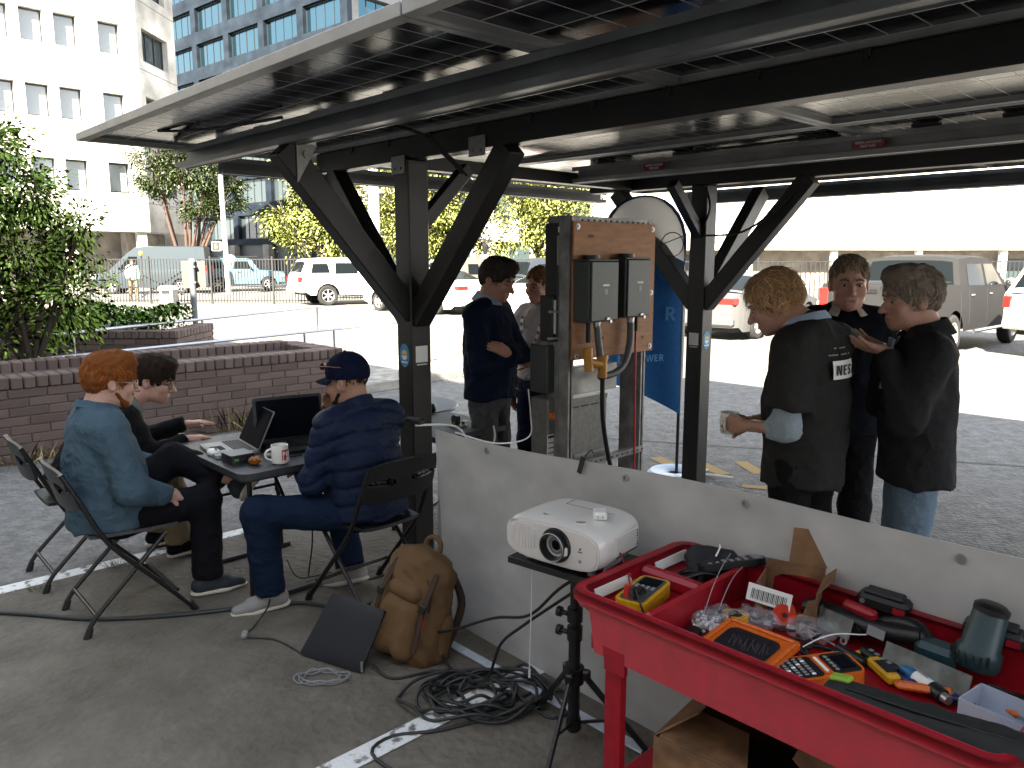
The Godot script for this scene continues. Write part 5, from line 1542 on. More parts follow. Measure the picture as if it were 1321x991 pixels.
	V.cap((j.pel as Vector3).lerp(j.nec, .4), Vector3(0, .49, .0), .175, .185, .05, torso_frame(j).z, 1.3, 1)
	V.ell(Vector3(0, 1.0, .37), Vector3(.085, .14, .10), Basis(), .01, true)
	for sx in [-1.0, 1.0]: V.ell(Vector3(sx * .235, .86, .21), Vector3(.075, .12, .10), Basis(), .01, true)
	V.build(.015); obj("vest", V.mesh(), vest, t)
	var wr: Vector3 = j.wrR
	obj("watch", mb().lathe([Vector2(.034, -.011), Vector2(.037, -.011), Vector2(.037, .011), Vector2(.034, .011)], 18, Transform3D(Basis(Vector3(1, 0, 0), PI / 2 - .3), wr - Vector3(0, .01, .03))).box(wr + Vector3(0, .03, -.03), Vector3(.032, .012, .034), Basis(), .004), mats["black_plastic"], t)
	# 3 seated with cap, back to the camera
	j = joints({"pel": Vector3(0, .53, -.02), "nec": Vector3(0, 1.0, .03), "hea": Vector3(.02, 1.14, .11), "shR": Vector3(-.19, .945, .03), "shL": Vector3(.19, .945, .03), "elL": Vector3(.25, .67, .09), "wrL": Vector3(.16, .66, .33), "elR": Vector3(-.25, .72, .20), "wrR": Vector3(-.02, .95, .31),
		"hiL": Vector3(.10, .50, 0), "knL": Vector3(.46, .53, .25), "anL": Vector3(.41, .09, .27), "toL": Vector3(.57, .04, .34), "hiR": Vector3(-.09, .50, 0), "knR": Vector3(-.10, .53, .42), "anR": Vector3(-.06, .09, .25), "toR": Vector3(.06, .04, .38)})
	t = person("person", "bearded person in a navy cap and quilted jacket seated with back to us", Vector3(-.74, 0, -3.80), Vector3(-.72, 0, -.69), j,
		{"skin": tanned, "hair": h_brown, "hair_style": "short", "hair_v": .004, "hairline": .05, "strands": 300, "hair_l": .02, "hair_lift": .15, "beard": true, "top": puffer, "top_name": "quilted_jacket", "top_g": .026, "quilt": true, "cell": .011, "trousers": jeans, "shoe": mat("shoe_grey", .30, .29, .27, .75, 0, tex["weave"], 10.0), "sole": mats["sole"], "laces": mats["black_rubber"], "hem_r": .066, "leg_g": .018, "w": 1.06, "belly": 1.05, "hs": 1.07, "turn": .42, "nod": .12, "hem": Vector3(0, .47, -.03), "hem_w": .17, "hem_sq": 1.12,
		"handR": [Vector3(.25, .75, -.1), Vector3(.2, .2, -1), [.6, 1.0, 1.2, 1.3, 1.4]], "handL": [Vector3(-.4, 0, .8), Vector3(0, -1, 0), [.4, .6, .7, .7, .7]], "collar": puffer, "collar_h": .05, "collar_up": true, "collar_open": .25})
	baseball_cap(t, Transform3D((Basis(UP, .42) * Basis(Vector3(1, 0, 0), .12)).scaled(Vector3(1.07, 1.07, 1.07)), j.hea))
	# 4 standing, arms crossed
	j = joints({"elR": Vector3(-.27, 1.135, .06), "elL": Vector3(.27, 1.145, .08), "wrR": Vector3(.07, 1.165, .245), "wrL": Vector3(-.12, 1.19, .19), "hea": Vector3(0, 1.625, .055), "shL": Vector3(.18, 1.41, -.01), "shR": Vector3(-.18, 1.41, -.01)})
	person("person", "dark haired person in a navy sweater over a pale blue collar, arms crossed", Vector3(-.14, 0, -4.85), Vector3(.9, 0, .42), j,
		{"skin": pink, "hair": h_dark, "hair_style": "mop", "hair_v": .013, "hairline": .055, "strands": 700, "hair_l": .05, "top": navy, "top_name": "sweater", "top_g": .018, "trousers": grey_tr, "shoe": black, "hs": 1.08, "nod": .30, "turn": -.05, "w": 1.05, "belly": 1.05, "collar": shirt_blue, "collar_h": .05, "collar_open": .45, "crease": .014,
		"handR": [Vector3(.85, .1, .1), Vector3(-.1, -.1, -1), [.3, .4, .4, .5, .5]], "handL": [Vector3(-.6, .35, -.35), Vector3(.3, -.2, -1), [.4, .6, .7, .8, .9]]})
	# 5 woman beside the rack
	j = joints({"elR": Vector3(-.20, 1.09, .0), "wrR": Vector3(-.205, .86, .05), "shR": Vector3(-.155, 1.36, 0), "shL": Vector3(.155, 1.36, 0), "elL": Vector3(.22, 1.1, .02), "wrL": Vector3(.1, 1.08, .22)}, .965)
	t = person("person", "person in a pale tee shirt with a patterned lanyard half hidden by the equipment rack", Vector3(.20, 0, -5.3), Vector3(-.6, 0, .8), j,
		{"skin": pink, "hair": h_light, "hair_style": "bun", "hair_v": .008, "hairline": .056, "strands": 500, "hair_l": .05, "hair_lift": .08, "top": pale_tee, "top_name": "tee_shirt", "sleeve": .3, "top_g": .018, "trousers": navy, "shoe": black, "hs": 1.0, "nod": .12, "turn": -.1, "w": .94, "belly": .92, "jaw": .92, "nose": .85, "hem_r": .07, "leg_g": .02, "hem": Vector3(0, .95, 0),
		"handR": [Vector3(.05, -1, .15), Vector3(1, 0, .2), [.4, .6, .7, .7, .8]], "handL": [Vector3(-.7, .2, .5), Vector3(0, -.3, -1), [.5, .8, .9, 1.0, 1.0]]})
	var fl := mb()
	var fc := mb()
	for s in [-1.0, 1.0]:
		var pth := smooth_path([Vector3(s * .075, 1.43, -.02), Vector3(s * .085, 1.36, .10), Vector3(s * .055, 1.22, .142), Vector3(s * .02, 1.08, .14)], 6)
		for k in pth.size() - 1: fl.bar(pth[k], pth[k + 1], .024, .003, Vector3(0, 0, 1))
		for k in range(0, pth.size() - 1, 2): fc.ell(pth[k] + Vector3(0, 0, .004), Vector3(.012, .014, .004))
	var ly := obj("lanyard", fl, mats["label_white"], t)
	obj("floral_print", fc, mat("floral_violet", .20, .12, .32, .7), ly)
	# 6 fair haired, back to us
	j = joints({"hea": Vector3(.03, 1.565, .165), "nec": Vector3(0, 1.455, .01), "shR": Vector3(-.19, 1.385, -.03), "shL": Vector3(.19, 1.385, -.03), "elL": Vector3(.235, 1.075, -.05), "wrL": Vector3(.19, 1.045, .17), "elR": Vector3(-.24, 1.09, .06), "wrR": Vector3(.06, 1.03, .26), "pel": Vector3(0, .93, 0)}, .99)
	t = person("person", "fair wavy haired person in a charcoal printed tee shirt holding a mug, seen from behind", Vector3(1.26, 0, -3.25), Vector3(-.62, 0, -.78), j,
		{"skin": pink, "hair": h_blond, "hair_style": "wavy", "hair_v": .018, "hairline": .07, "strands": 1100, "hair_l": .07, "hair_lift": .55, "hair_wave": .010, "nape": .07, "top": char_tee, "top_name": "tee_shirt", "sleeve": .3, "top_g": .026, "fold": .015, "fold_s": Vector3(1, .45, 1), "trousers": black, "shoe": black, "hs": 1.08, "nod": .42, "turn": .45, "w": .98, "belly": 1.06, "hem": Vector3(0, .80, .0), "hem_w": .155, "hem_sq": 1.15, "collar": shirt_blue, "collar_h": .03, "collar_open": .3, "collar_up": true,
		"handL": [Vector3(-.1, -.05, 1), Vector3(-.9, .1, -.1), [.7, 1.3, 1.4, 1.4, 1.4]], "handR": [Vector3(.75, .0, .35), Vector3(.4, .1, -.9), [.7, 1.2, 1.3, 1.3, 1.3]]})
	for q in ["L", "R"]:
		var R := creases(Sdf.new(), .010, 9.0, Vector3(.6, 1.6, .6))
		R.cap((j["sh" + q] as Vector3).lerp(j["el" + q], .75), j["el" + q], .050, .055, .02); R.cap(j["el" + q], (j["el" + q] as Vector3).lerp(j["wr" + q], .30), .054, .050, .02, Vector3.ZERO, 1.0, 1)
		R.build(.011); obj("rolled_sleeve", R.mesh(), pale_blue, t)
	shirt_print(t, j)
	var fy := yaw_to(Vector3(-.62, 0, -.78))
	mug("mug", "white mug held in the fair haired person's hands", Vector3(1.26, .985, -3.25) + Basis(UP, fy) * Vector3(.145, 0, .285), false, Basis(UP, 1.0))
	# 7 tall, facing us
	j = joints({"elL": Vector3(.26, 1.14, -.02), "elR": Vector3(-.27, 1.14, .0)}, 1.0)
	t = person("person", "tall short haired person in a dark sweater with cream collar facing us", Vector3(1.655, 0, -3.85), Vector3(-.25, 0, .97), j,
		{"skin": pink, "hair": h_short, "hair_style": "short", "hair_v": .005, "hairline": .066, "strands": 700, "hair_l": .03, "hair_lift": .5, "top": cloth("black_knit", .007, .008, .013), "top_name": "sweater", "top_g": .02, "trousers": black, "shoe": black, "hs": 1.10, "nod": .05, "w": 1.14, "belly": 1.12, "jaw": 1.08, "collar": cream, "collar_h": .045, "collar_open": .5,
		"handR": [Vector3(.1, -1, .1), Vector3(1, 0, 0), [.4, .6, .6, .7, .8]], "handL": [Vector3(-.1, -1, .1), Vector3(-1, 0, 0), [.4, .6, .6, .7, .8]]})
	var bd := mb(); bd.tube(smooth_path([Vector3(.05, 1.44, .08), Vector3(.03, 1.34, .145), Vector3(.0, 1.24, .155)], 5), .004, 6); bd.tube(smooth_path([Vector3(-.05, 1.44, .08), Vector3(-.03, 1.34, .145), Vector3(.0, 1.24, .155)], 5), .004, 6)
	var lan := obj("lanyard", bd, mats["black_rubber"], t)
	obj("badge", mb().box(Vector3(0, 1.19, .165), Vector3(.06, .085, .006), Basis(), .002), mats["grey_plastic"], lan)
	obj("clip", mb().ell(Vector3(.012, 1.36, .150), Vector3(.014, .02, .008)), mat("clip_blue", .12, .2, .35, .3), lan)
	# 8 blazer, gesturing
	j = joints({"elL": Vector3(.225, 1.11, .085), "wrL": Vector3(.12, 1.375, .155), "elR": Vector3(-.24, 1.1, .10), "wrR": Vector3(-.07, 1.36, .13), "hea": Vector3(0, 1.585, .06), "nec": Vector3(0, 1.43, -.02), "shL": Vector3(.18, 1.37, -.01), "shR": Vector3(-.18, 1.37, -.01)}, .98)
	t = person("person", "grey haired person in a charcoal blazer and washed jeans gesturing with both hands", Vector3(1.73, 0, -3.25), Vector3(-.95, 0, -.28), j,
		{"skin": pink, "hair": h_grey, "hair_style": "mop", "hair_v": .016, "hairline": .058, "strands": 1000, "hair_l": .055, "hair_lift": .5, "part": .5, "top": blazer, "top_name": "blazer", "top_g": .020, "fold": .012, "fold_s": Vector3(1, .5, 1), "trousers": washed, "shoe": black, "hs": 1.08, "nod": .08, "turn": .28, "w": .97, "belly": 1.0, "hem": Vector3(0, .81, -.01), "hem_w": .182, "hem_sq": 1.3, "hip_s": .80, "crease": .006, "collar": blazer, "collar_h": .06, "collar_open": .7,
		"handL": [Vector3(.05, .30, 1), Vector3(-.35, .8, -.2), [-.1, .25, .3, .35, .4], 1.0, .25], "handR": [Vector3(.1, .45, .9), Vector3(.5, .7, -.2), [-.1, .3, .3, .4, .4], 1.0, .2]})
	var shp := mb(); shp.prism(PackedVector2Array([Vector2(-.05, .0), Vector2(.05, .0), Vector2(.0, -.22)]), .01, Transform3D(Basis(Vector3(1, 0, 0), -.15), Vector3(0, 1.42, .118)))
	obj("shirt_front", shp, shirt_blue, t)
	# 9 pedestrian beyond the fence
	j = joints({"elL": Vector3(.25, 1.13, .02), "elR": Vector3(-.25, 1.12, .03), "wrL": Vector3(.2, .95, .2), "wrR": Vector3(-.2, .95, .2), "anL": Vector3(.1, .09, .2), "anR": Vector3(-.1, .09, -.25), "knL": Vector3(.1, .5, .14), "knR": Vector3(-.1, .49, -.02), "toL": Vector3(.11, .04, .4), "toR": Vector3(-.11, .04, -.06)}, 1.0)
	person("person", "pedestrian in a mint jacket and beige trousers walking behind the iron gate", Vector3(-16.1, 0, -33.2), Vector3(.6, 0, .8), j,
		{"skin": pink, "hair": h_red, "head_cell": .012, "hair_style": "short", "hair_v": .01, "strands": 60, "hair_l": .03, "top": cloth("mint", .33, .47, .40), "top_name": "jacket", "top_g": .03, "cell": .024, "trousers": khaki, "shoe": black, "hs": 1.05})

func baseball_cap(t: Node3D, H: Transform3D) -> void:
	var m: Material = cloth("cap_navy", .006, .010, .032, 10.0)
	var b := H.basis.orthonormalized()
	var S := Sdf.new(); var k := H.basis.x.length()
	S.ell(H * Vector3(0, .048, -.012), Vector3(.090, .098, .110) * k, b, .01)
	S.ell(H * Vector3(0, -.075, -.01), Vector3(.2, .105, .2) * k, Basis(b.x, -.12) * b, .004, true)
	S.build(.006)
	var c := obj("cap", S.mesh(), m, t)
	var f := func(u: float, v: float) -> Vector3:
		var a := lerpf(-1.15, 1.15, u); var r := lerpf(.098, .168, v)
		return H * Vector3(sin(a) * (.086 + .004 * v), .034 - .018 * v - .020 * sin(a) * sin(a), -.012 + cos(a) * r)
	obj("brim", mb().slab(f, 16, 5, .005), m, c)
	obj("button", mb().ell(H * Vector3(0, .147, -.012), Vector3(.009, .005, .009)), m, c)
	var sg := mb()
	for x in [-1.0, 1.0]:
		sg.ell(H * Vector3(x * .034, .085, .098), Vector3(.028, .018, .006), b)
		sg.tube([H * Vector3(x * .062, .088, .090), H * Vector3(x * .092, .085, .02), H * Vector3(x * .096, .078, -.04)], .003, 6)
	obj("sunglasses", sg, mat("amber_lens", .12, .035, .015, .1), c)

func shirt_print(t: Node3D, j: Dictionary) -> void:
	var b := torso_frame(j); var p: Vector3 = j.pel; var n: Vector3 = j.nec; var L := (n - p).length() / .525
	var g := .046; var w := .98
	var c := p + (n - p) * .66
	var er := Vector3(.158 * w + g, .185 * L + g, .112 * w + g)
	var on := func(x: float, y: float, up := 0.0) -> Vector3:   # a point on the back, x to the viewer's right
		var k := maxf(0.05, 1.0 - pow(x / er.x, 2) - pow(y / er.y, 2))
		return c - b.x * x * -1.0 * -1.0 + b.y * y - b.z * (er.z * sqrt(k) + .004 + up)
	var f := func(u: float, v: float) -> Vector3: return on.call(lerpf(.100, -.065, u), lerpf(-.010, .065, v), .0)
	var pr := obj("back_print", mb().slab(f, 10, 4, .002), mats["label_white"], t)
	var s := "NESL"
	for i in 4:
		var x := -.050 + .038 * i
		var y := .006
		var q: Vector3 = on.call(x, y + .02, .006); var q2: Vector3 = on.call(x + .03, y + .02, .006)
		var zx := (q2 - q).normalized(); var zz := zx.cross(b.y).normalized(); 
		text(pr, s[i], .058, Transform3D(Basis(zx, zz.cross(zx), zz), q.lerp(q2, .4)), mats["ink"], "letter", "Droid Sans", .85, 700)
	for r in 2:
		var ln := mb()
		for i in 11:
			if i % 4 == 3: continue
			var x := .115 - .018 * i; var y := .115 - .026 * r
			ln.bar(on.call(x, y, .0), on.call(x - .014, y, .0), .002, .0055)
		obj("print_line", ln, mats["grey_plastic"], t)

# ---------------------------------------------------------------- furniture and equipment
func rbox(sx: float, sz: float, r: float, k := 5) -> PackedVector2Array:   # rounded rectangle
	var p := PackedVector2Array()
	for q in [[1, 1, 0], [-1, 1, 1], [-1, -1, 2], [1, -1, 3]]:
		for i in k + 1:
			var a: float = (q[2] + float(i) / k) * PI / 2
			p.append(Vector2(q[0] * (sx * .5 - r) + cos(a) * r, q[1] * (sz * .5 - r) + sin(a) * r))
	return p

const FLAT := Basis(Vector3(1, 0, 0), Vector3(0, 0, -1), Vector3(0, 1, 0))   # lays an outline down: its y becomes -z, its depth y

func plate(m: MB, sx: float, sz: float, r: float, h: float, at: Vector3, k := 5) -> MB:
	return m.prism(rbox(sx, sz, r, k), h, Transform3D(FLAT, at), true)

func folding_chair(label: String, at: Vector3, fwd: Vector3) -> Node3D:
	var t := thing("folding_chair", label, "chair", at, yaw_to(fwd), "black folding chairs round the table")
	var st: Material = mats["black_metal"]; var pm: Material = mats["chair_plastic"]
	var seat := func(u: float, v: float) -> Vector3:
		var x := (u - .5) * 2.0; var z := (v - .5) * 2.0
		var w := .205 * (1.0 - .12 * (1.0 - v)) 
		return Vector3(x * w * (1.0 - .06 * z * z * absf(x)), .455 - .012 * (1.0 - x * x) * (1.0 - z * z * .6) - .010 * v + .006 * x * x, z * .195)
	obj("seat", mb().slab(seat, 12, 10, .016), pm, t)
	var back := func(u: float, v: float) -> Vector3:
		var x := (u - .5) * 2.0; var y := v
		var w := .215 * (1.0 - .10 * pow(y, 3.0)) * (1.0 - .05 * pow(1.0 - y, 3.0))
		return Vector3(x * w, lerpf(.61, .82, y) - .018 * x * x * x * x * (1.0 if y > .5 else -1.0), -.235 - .055 * y - .022 * (1.0 - x * x))
	obj("backrest", mb().slab(back, 14, 8, .014), pm, t)
	for s in [-1.0, 1.0]:
		var a := Vector3(s * .225, .015, .235); var b := Vector3(s * .215, .44, -.13); var c := Vector3(s * .20, .80, -.30)
		obj("front_leg", mb().tube(smooth_path([a, a.lerp(b, .5), b, b.lerp(c, .6), c], 3), .0125, 8), st, t)
		var d := Vector3(s * .205, .015, -.25); var e := Vector3(s * .20, .43, .13)
		obj("rear_leg", mb().tube([d, d.lerp(Vector3(s * .205, .1, -.22), .5), Vector3(s * .203, .10, -.205), e], .0115, 8), st, t)
		obj("foot_cap", mb().cyl(Vector3(a.x, 0, a.z + .006), Vector3(a.x, .05, a.z - .018), .019, .016, 10), mats["black_rubber"], t)
		obj("foot_cap", mb().cyl(Vector3(d.x, 0, d.z - .004), Vector3(d.x, .05, d.z + .014), .018, .015, 10), mats["black_rubber"], t)
	obj("stretcher", mb().cyl(Vector3(-.205, .10, -.205), Vector3(.205, .10, -.205), .010, -1, 8), st, t)
	obj("stretcher", mb().cyl(Vector3(-.222, .13, .16), Vector3(.222, .13, .16), .010, -1, 8), st, t)
	return t

func laptop(called: String, label: String, at: Vector3, fwd: Vector3, w: float, d: float, tilt: float, shell: Material, deck: Material, bezel: Material) -> Node3D:
	# fwd: from the user towards the hinge reversed, i.e. the way the screen faces
	var t := thing(called, label, "laptop", at, yaw_to(fwd))
	obj("base", plate(mb(), w, d, .015, .016, Vector3(0, .009, 0)), shell, t)
	var dk := obj("deck", plate(mb(), w - .02, d - .02, .012, .002, Vector3(0, .0175, 0)), deck, t)
	var km := mb().box(Vector3.ZERO, Vector3(w * .058, .004, d * .068), Basis(), .001).mesh()
	for r in 5:
		for c in 13:
			obj("key", km, mats["key_dark"], dk, Transform3D(Basis(), Vector3((c - 6) * w * .067, .0200, -d * .38 + r * d * .085)))
	obj("touchpad", plate(mb(), w * .3, d * .28, .006, .001, Vector3(0, .0190, d * .27)), bezel, dk)
	var hinge := Transform3D(Basis(Vector3(1, 0, 0), -tilt), Vector3(0, .018, -d * .5 + .006))
	var lid := mb(); lid.prism(rbox(w, d * .96, .012), .007, hinge * Transform3D(Basis(), Vector3(0, d * .48, 0)), true)
	var l := obj("lid", lid, shell, t)
	obj("bezel", mb().prism(rbox(w - .006, d * .96 - .006, .010), .0015, hinge * Transform3D(Basis(), Vector3(0, d * .48, .0042)), true), bezel, l)
	obj("screen", mb().box(Vector3.ZERO, Vector3.ONE * .0001).prism(rbox(w - .03, d * .96 - .035, .002), .001, hinge * Transform3D(Basis(), Vector3(0, d * .485, .0056))), mats["screen_dark"], l)
	return t

func tube_thing(called: String, label: String, cat: String, pts: Array, r: float, m: Material, group := "", per := 7) -> Node3D:
	return tag(obj(called, mb().tube(smooth_path(pts, per), r, 8), m), label, cat, group)

func make_table_group() -> void:
	mat("chair_plastic", .014, .014, .015, .42, 0, tex["fine"], 4.0, tex["b_fine"], .3)
	mat("key_dark", .02, .02, .022, .5); mat("screen_dark", .004, .005, .008, .45); (mats["screen_dark"] as StandardMaterial3D).metallic_specular = .12
	mat("table_top", .035, .037, .042, .38, 0, tex["fine"], 4.0, tex["b_fine"], .25)
	folding_chair("black folding chair under the red haired person, its crossed legs in plain view", Vector3(-1.93, 0, -3.70), Vector3(.74, 0, -.67))
	folding_chair("black folding chair under the person in the grey vest, farthest left", Vector3(-2.42, 0, -4.20), Vector3(.74, 0, -.67))
	folding_chair("black folding chair under the person in the navy cap, beside the front post", Vector3(-.73, 0, -3.80), Vector3(-.72, 0, -.69))
	# folding table; local x runs towards us along the canopy, local z towards the camera
	var t := thing("folding_table", "black folding table with rounded corners carrying two laptops and a mug", "table", ab(.40, -.745), atan2(-(-BX).x * -1.0, 0) * 0.0)
	t.basis = Basis(-AX, UP, -BX)
	obj("tabletop", plate(mb(), .92, .655, .06, .032, Vector3(0, .716, 0)), mats["table_top"], t)
	obj("rim", plate(mb(), .90, .635, .055, .012, Vector3(0, .694, 0)), mats["black_plastic"], t)
	for s in [-1.0, 1.0]:
		var x: float = s * .30
		for z in [-.22, .22]:
			obj("leg", mb().tube(smooth_path([Vector3(x, .69, z), Vector3(x, .40, z), Vector3(x + .02 * s, .36, z * 1.08), Vector3(x + .03 * s, .02, z * 1.12)], 4), .0135, 8), mats["black_metal"], t)
		obj("foot_bar", mb().tube([Vector3(x + .03 * s, .016, -.30), Vector3(x + .03 * s, .016, .30)], .015, 8), mats["black_metal"], t)
		obj("stretcher", mb().cyl(Vector3(x, .42, -.22), Vector3(x, .42, .22), .009, -1, 8), mats["black_metal"], t)
		obj("brace", mb().tube([Vector3(x, .43, 0), Vector3(x * .18, .69, 0)], .010, 8), mats["black_metal"], t)
	var top := .733
	laptop("laptop", "silver laptop with its black screen turned to the person in the grey vest", ab(.47, -.90, top), -BX * .97 + AX * .12, .33, .225, .45, mats["alu"], mats["alu"], mats["screen_dark"])
	laptop("laptop", "larger black laptop facing the person in the cap", ab(.27, -.60, top), -AX * .93 + BX * -.20, .385, .26, .22, mats["black_plastic"], mats["black_plastic"], mats["black_plastic"])
	t = thing("computer_mouse", "white computer mouse under the hand at the table edge", "mouse", ab(.43, -1.0, top), .8)
	obj("shell", mb().ell(Vector3(0, .012, 0), Vector3(.031, .022, .052), Basis(), 16, 10), mats["white_plastic"], t)
	obj("wheel", mb().cyl(Vector3(-.004, .032, .025), Vector3(.004, .032, .025), .008, -1, 10), mats["grey_plastic"], t)
	t = thing("mini_computer", "small dark grey box computer with a green port light beside the mug", "computer", ab(.215, -.965, top))
	t.basis = Basis(-AX, UP, -BX)
	obj("case", plate(mb(), .125, .125, .012, .045, Vector3(0, .0225, 0)), mats["black_plastic"], t)
	obj("lid", plate(mb(), .121, .121, .011, .002, Vector3(0, .046, 0)), mats["grey_plastic"], t)
	for k in 3: obj("port", mb().box(Vector3(.063, .022, -.035 + .035 * k), Vector3(.003, .012, .022), Basis(), .001), mats["key_dark"] if k < 2 else mat("port_green", .08, .22, .07, .4), t)
	# mug
	mug("mug", "white mug with a red lettered square and a handle on the folding table", ab(.035, -.825, top), true, Basis(BX, UP, -AX) * Basis(UP, -.25))
	t = thing("orange_peel", "crumpled orange peel on the folding table in front of the box computer", "orange peel", ab(.095, -.93, top))
	var pk := mat("peel", .62, .20, .025, .5, 0, tex["speck"], 10.0)
	obj("rind", mb().lathe([Vector2(.0, .002), Vector2(.02, .003), Vector2(.031, .012), Vector2(.034, .022), Vector2(.030, .021), Vector2(.02, .012)], 14), pk, t)
	for k in 5:
		var a := k * 1.26
		obj("segment", mb().ell(Vector3(cos(a) * .016, .026, sin(a) * .016), Vector3(.015, .012, .009), Basis(UP, -a)), pk, t)
	t = thing("connector_lead", "silver plug connector lying on the folding table behind the mug", "cable connector", ab(.16, -.80, top))
	obj("plug", mb().cyl(Vector3(-.03, .012, 0), Vector3(.03, .012, .0), .012, .011, 12), mats["alu"], t)
	obj("lead", mb().tube(smooth_path([Vector3(.03, .012, 0), Vector3(.08, .008, .02), Vector3(.14, .006, -.03)], 5), .004, 6), mats["black_rubber"], t)
	tube_thing("charging_cable", "thin black cable hanging from the folding table edge to the ground", "cable", [ab(.05, -.66, .738), ab(-.05, -.72, .736), ab(-.075, -.72, .60), ab(-.03, -.70, .30), ab(.10, -.66, .06), ab(.30, -.50, .012)], .004, mats["black_rubber"])

func mug(called: String, label: String, at: Vector3, letters: bool, b: Basis) -> Node3D:
	var t := thing(called, label, "mug", at); t.basis = b
	var cer := mat("mug_ceramic", .66, .64, .60, .2)
	obj("body", mb().lathe([Vector2(0, .001), Vector2(.036, .001), Vector2(.041, .006), Vector2(.0425, .05), Vector2(.0425, .092), Vector2(.0405, .095), Vector2(.038, .092), Vector2(.038, .012), Vector2(0, .010)], 28), cer, t)
	var h := []
	for k in 11: h.append(Vector3(-.040 - sin(PI * k / 10.0) * .032, .048 + cos(PI * k / 10.0) * .028, 0))
	obj("handle", mb().tube(h, .0058, 8), cer, t)
	if letters:
		var f := func(u: float, v: float) -> Vector3:
			var a := lerpf(.15, 1.55, u); return Vector3(cos(a) * .0432, lerpf(.020, .074, v), sin(a) * .0432)
		var sq := obj("red_square", mb().slab(f, 12, 2, -.0006), mat("mug_red", .42, .035, .025, .35), t)
		for r in 2:
			for i in 3:
				var a := 1.32 - .46 * i
				var n := Vector3(cos(a), 0, sin(a))
				text(sq, ["POB", "LAB"][r][i], .034, Transform3D(Basis(UP.cross(n), UP, n), n * .0440 + UP * (.052 - .027 * r)), mats["ink_white"], "letter", "Droid Sans", .75, 700)
	return t

func make_back_tables() -> void:
	var t := thing("side_table", "small dark square table behind the front post with a circuit board on it", "table", ab(.26, .40)); t.basis = Basis(-AX, UP, -BX)
	obj("tabletop", plate(mb(), .60, .55, .02, .034, Vector3(0, .703, 0)), mat("table_blue", .022, .030, .042, .6, 0, tex["fine"], 4.0), t)
	for s in [[-.25, -.22], [.25, -.22], [.25, .22], [-.25, .22]]: obj("leg", mb().cyl(Vector3(s[0], 0, s[1]), Vector3(s[0], .69, s[1]), .016, -1, 10), mats["black_metal"], t)
	t = thing("side_table", "pale topped round table beyond the small dark table", "table", ab(.95, .62))
	obj("tabletop", mb().lathe([Vector2(0, .70), Vector2(.36, .70), Vector2(.37, .71), Vector2(.36, .722), Vector2(0, .722)], 32), mat("table_pale", .13, .15, .18, .5, 0, tex["fine"], 3.0), t)
	obj("column", mb().lathe([Vector2(.22, 0), Vector2(.22, .015), Vector2(.03, .04), Vector2(.03, .70)], 20), mats["black_metal"], t)
	# circuit board
	t = thing("circuit_board", "bare circuit board with a camera module and white cable on the small dark table", "circuit board", ab(.14, .42, .721)); t.basis = Basis(-AX, UP, -BX) * Basis(UP, .3)
	obj("board", mb().box(Vector3(0, .008, 0), Vector3(.12, .003, .09), Basis(), .001), mat("pcb_green", .02, .10, .055, .4), t)
	for k in 7: obj("chip", mb().box(Vector3(-.045 + .017 * k, .015 + .004 * (k % 3), -.03 + .022 * (k % 4)), Vector3(.014, .012 + .006 * (k % 2), .016), Basis(), .001), mats["black_plastic"] if k % 2 else mats["alu"], t)
	obj("camera_module", mb().cyl(Vector3(-.01, .045, -.02), Vector3(-.01, .05, .02), .022, -1, 16).box(Vector3(-.01, .03, 0), Vector3(.05, .04, .03), Basis(), .004), mats["black_plastic"], t)
	obj("plug", mb().box(Vector3(.05, .03, -.02), Vector3(.05, .014, .02), Basis(), .003), mats["white_plastic"], t)
	tube_thing("white_cable", "white cable arching from the circuit board down past the table edge", "cable", [ab(.08, .46, .75), ab(.0, .56, .76), ab(-.10, .52, .70), ab(-.20, .40, .66), ab(-.31, .16, .72), ab(-.36, .0, .86), ab(-.45, -.33, .93)], .006, mats["white_plastic"])
	tube_thing("white_cable", "thin white cable looping from the adapter to the equipment rack", "cable", [ab(-.80, -.36, .955), ab(-.80, -.1, .86), ab(-.62, .3, .80), ab(-.45, .48, .88), ab(-.36, .55, 1.0)], .004, mats["white_plastic"])
	t = thing("headphones", "black headphones lying on the pale table by the front post", "headphones", ab(.62, .50, .722))
	var arc := []
	for k in 13: arc.append(Vector3(cos(PI * k / 12.0) * .08, .03 + sin(PI * k / 12.0) * .07, 0))
	obj("band", mb().tube(arc, .007, 8), mats["black_plastic"], t)
	for s in [-1.0, 1.0]: obj("ear_cup", mb().ell(Vector3(s * .08, .035, 0), Vector3(.022, .035, .032)), mats["black_plastic"], t)
	t = thing("clamp", "small red clamp on the near corner of the small dark table", "clamp", ab(.36, .30, .721))
	obj("jaw", mb().bar(Vector3(-.03, .015, 0), Vector3(.04, .02, 0), .02, .02, UP, .004), mat("clamp_red", .40, .05, .03, .4), t)
	obj("spring", mb().tube([Vector3(0, .01, 0), Vector3(-.01, .05, .0), Vector3(.01, .075, 0)], .005, 6), mats["white_plastic"], t)
	t = thing("power_adapter", "black strap adapter hooked over the top edge of the white banner", "adapter", ab(-.50, -.37, .955)); t.basis = Basis(-AX, UP, -BX)
	obj("case", mb().box(Vector3(0, .012, .0), Vector3(.10, .028, .045), Basis(UP, .15), .006), mats["black_plastic"], t)
	obj("lead", mb().tube(smooth_path([Vector3(-.05, .012, 0), Vector3(-.08, .03, .0), Vector3(-.11, .0, .02)], 5), .004, 6), mats["black_rubber"], t)

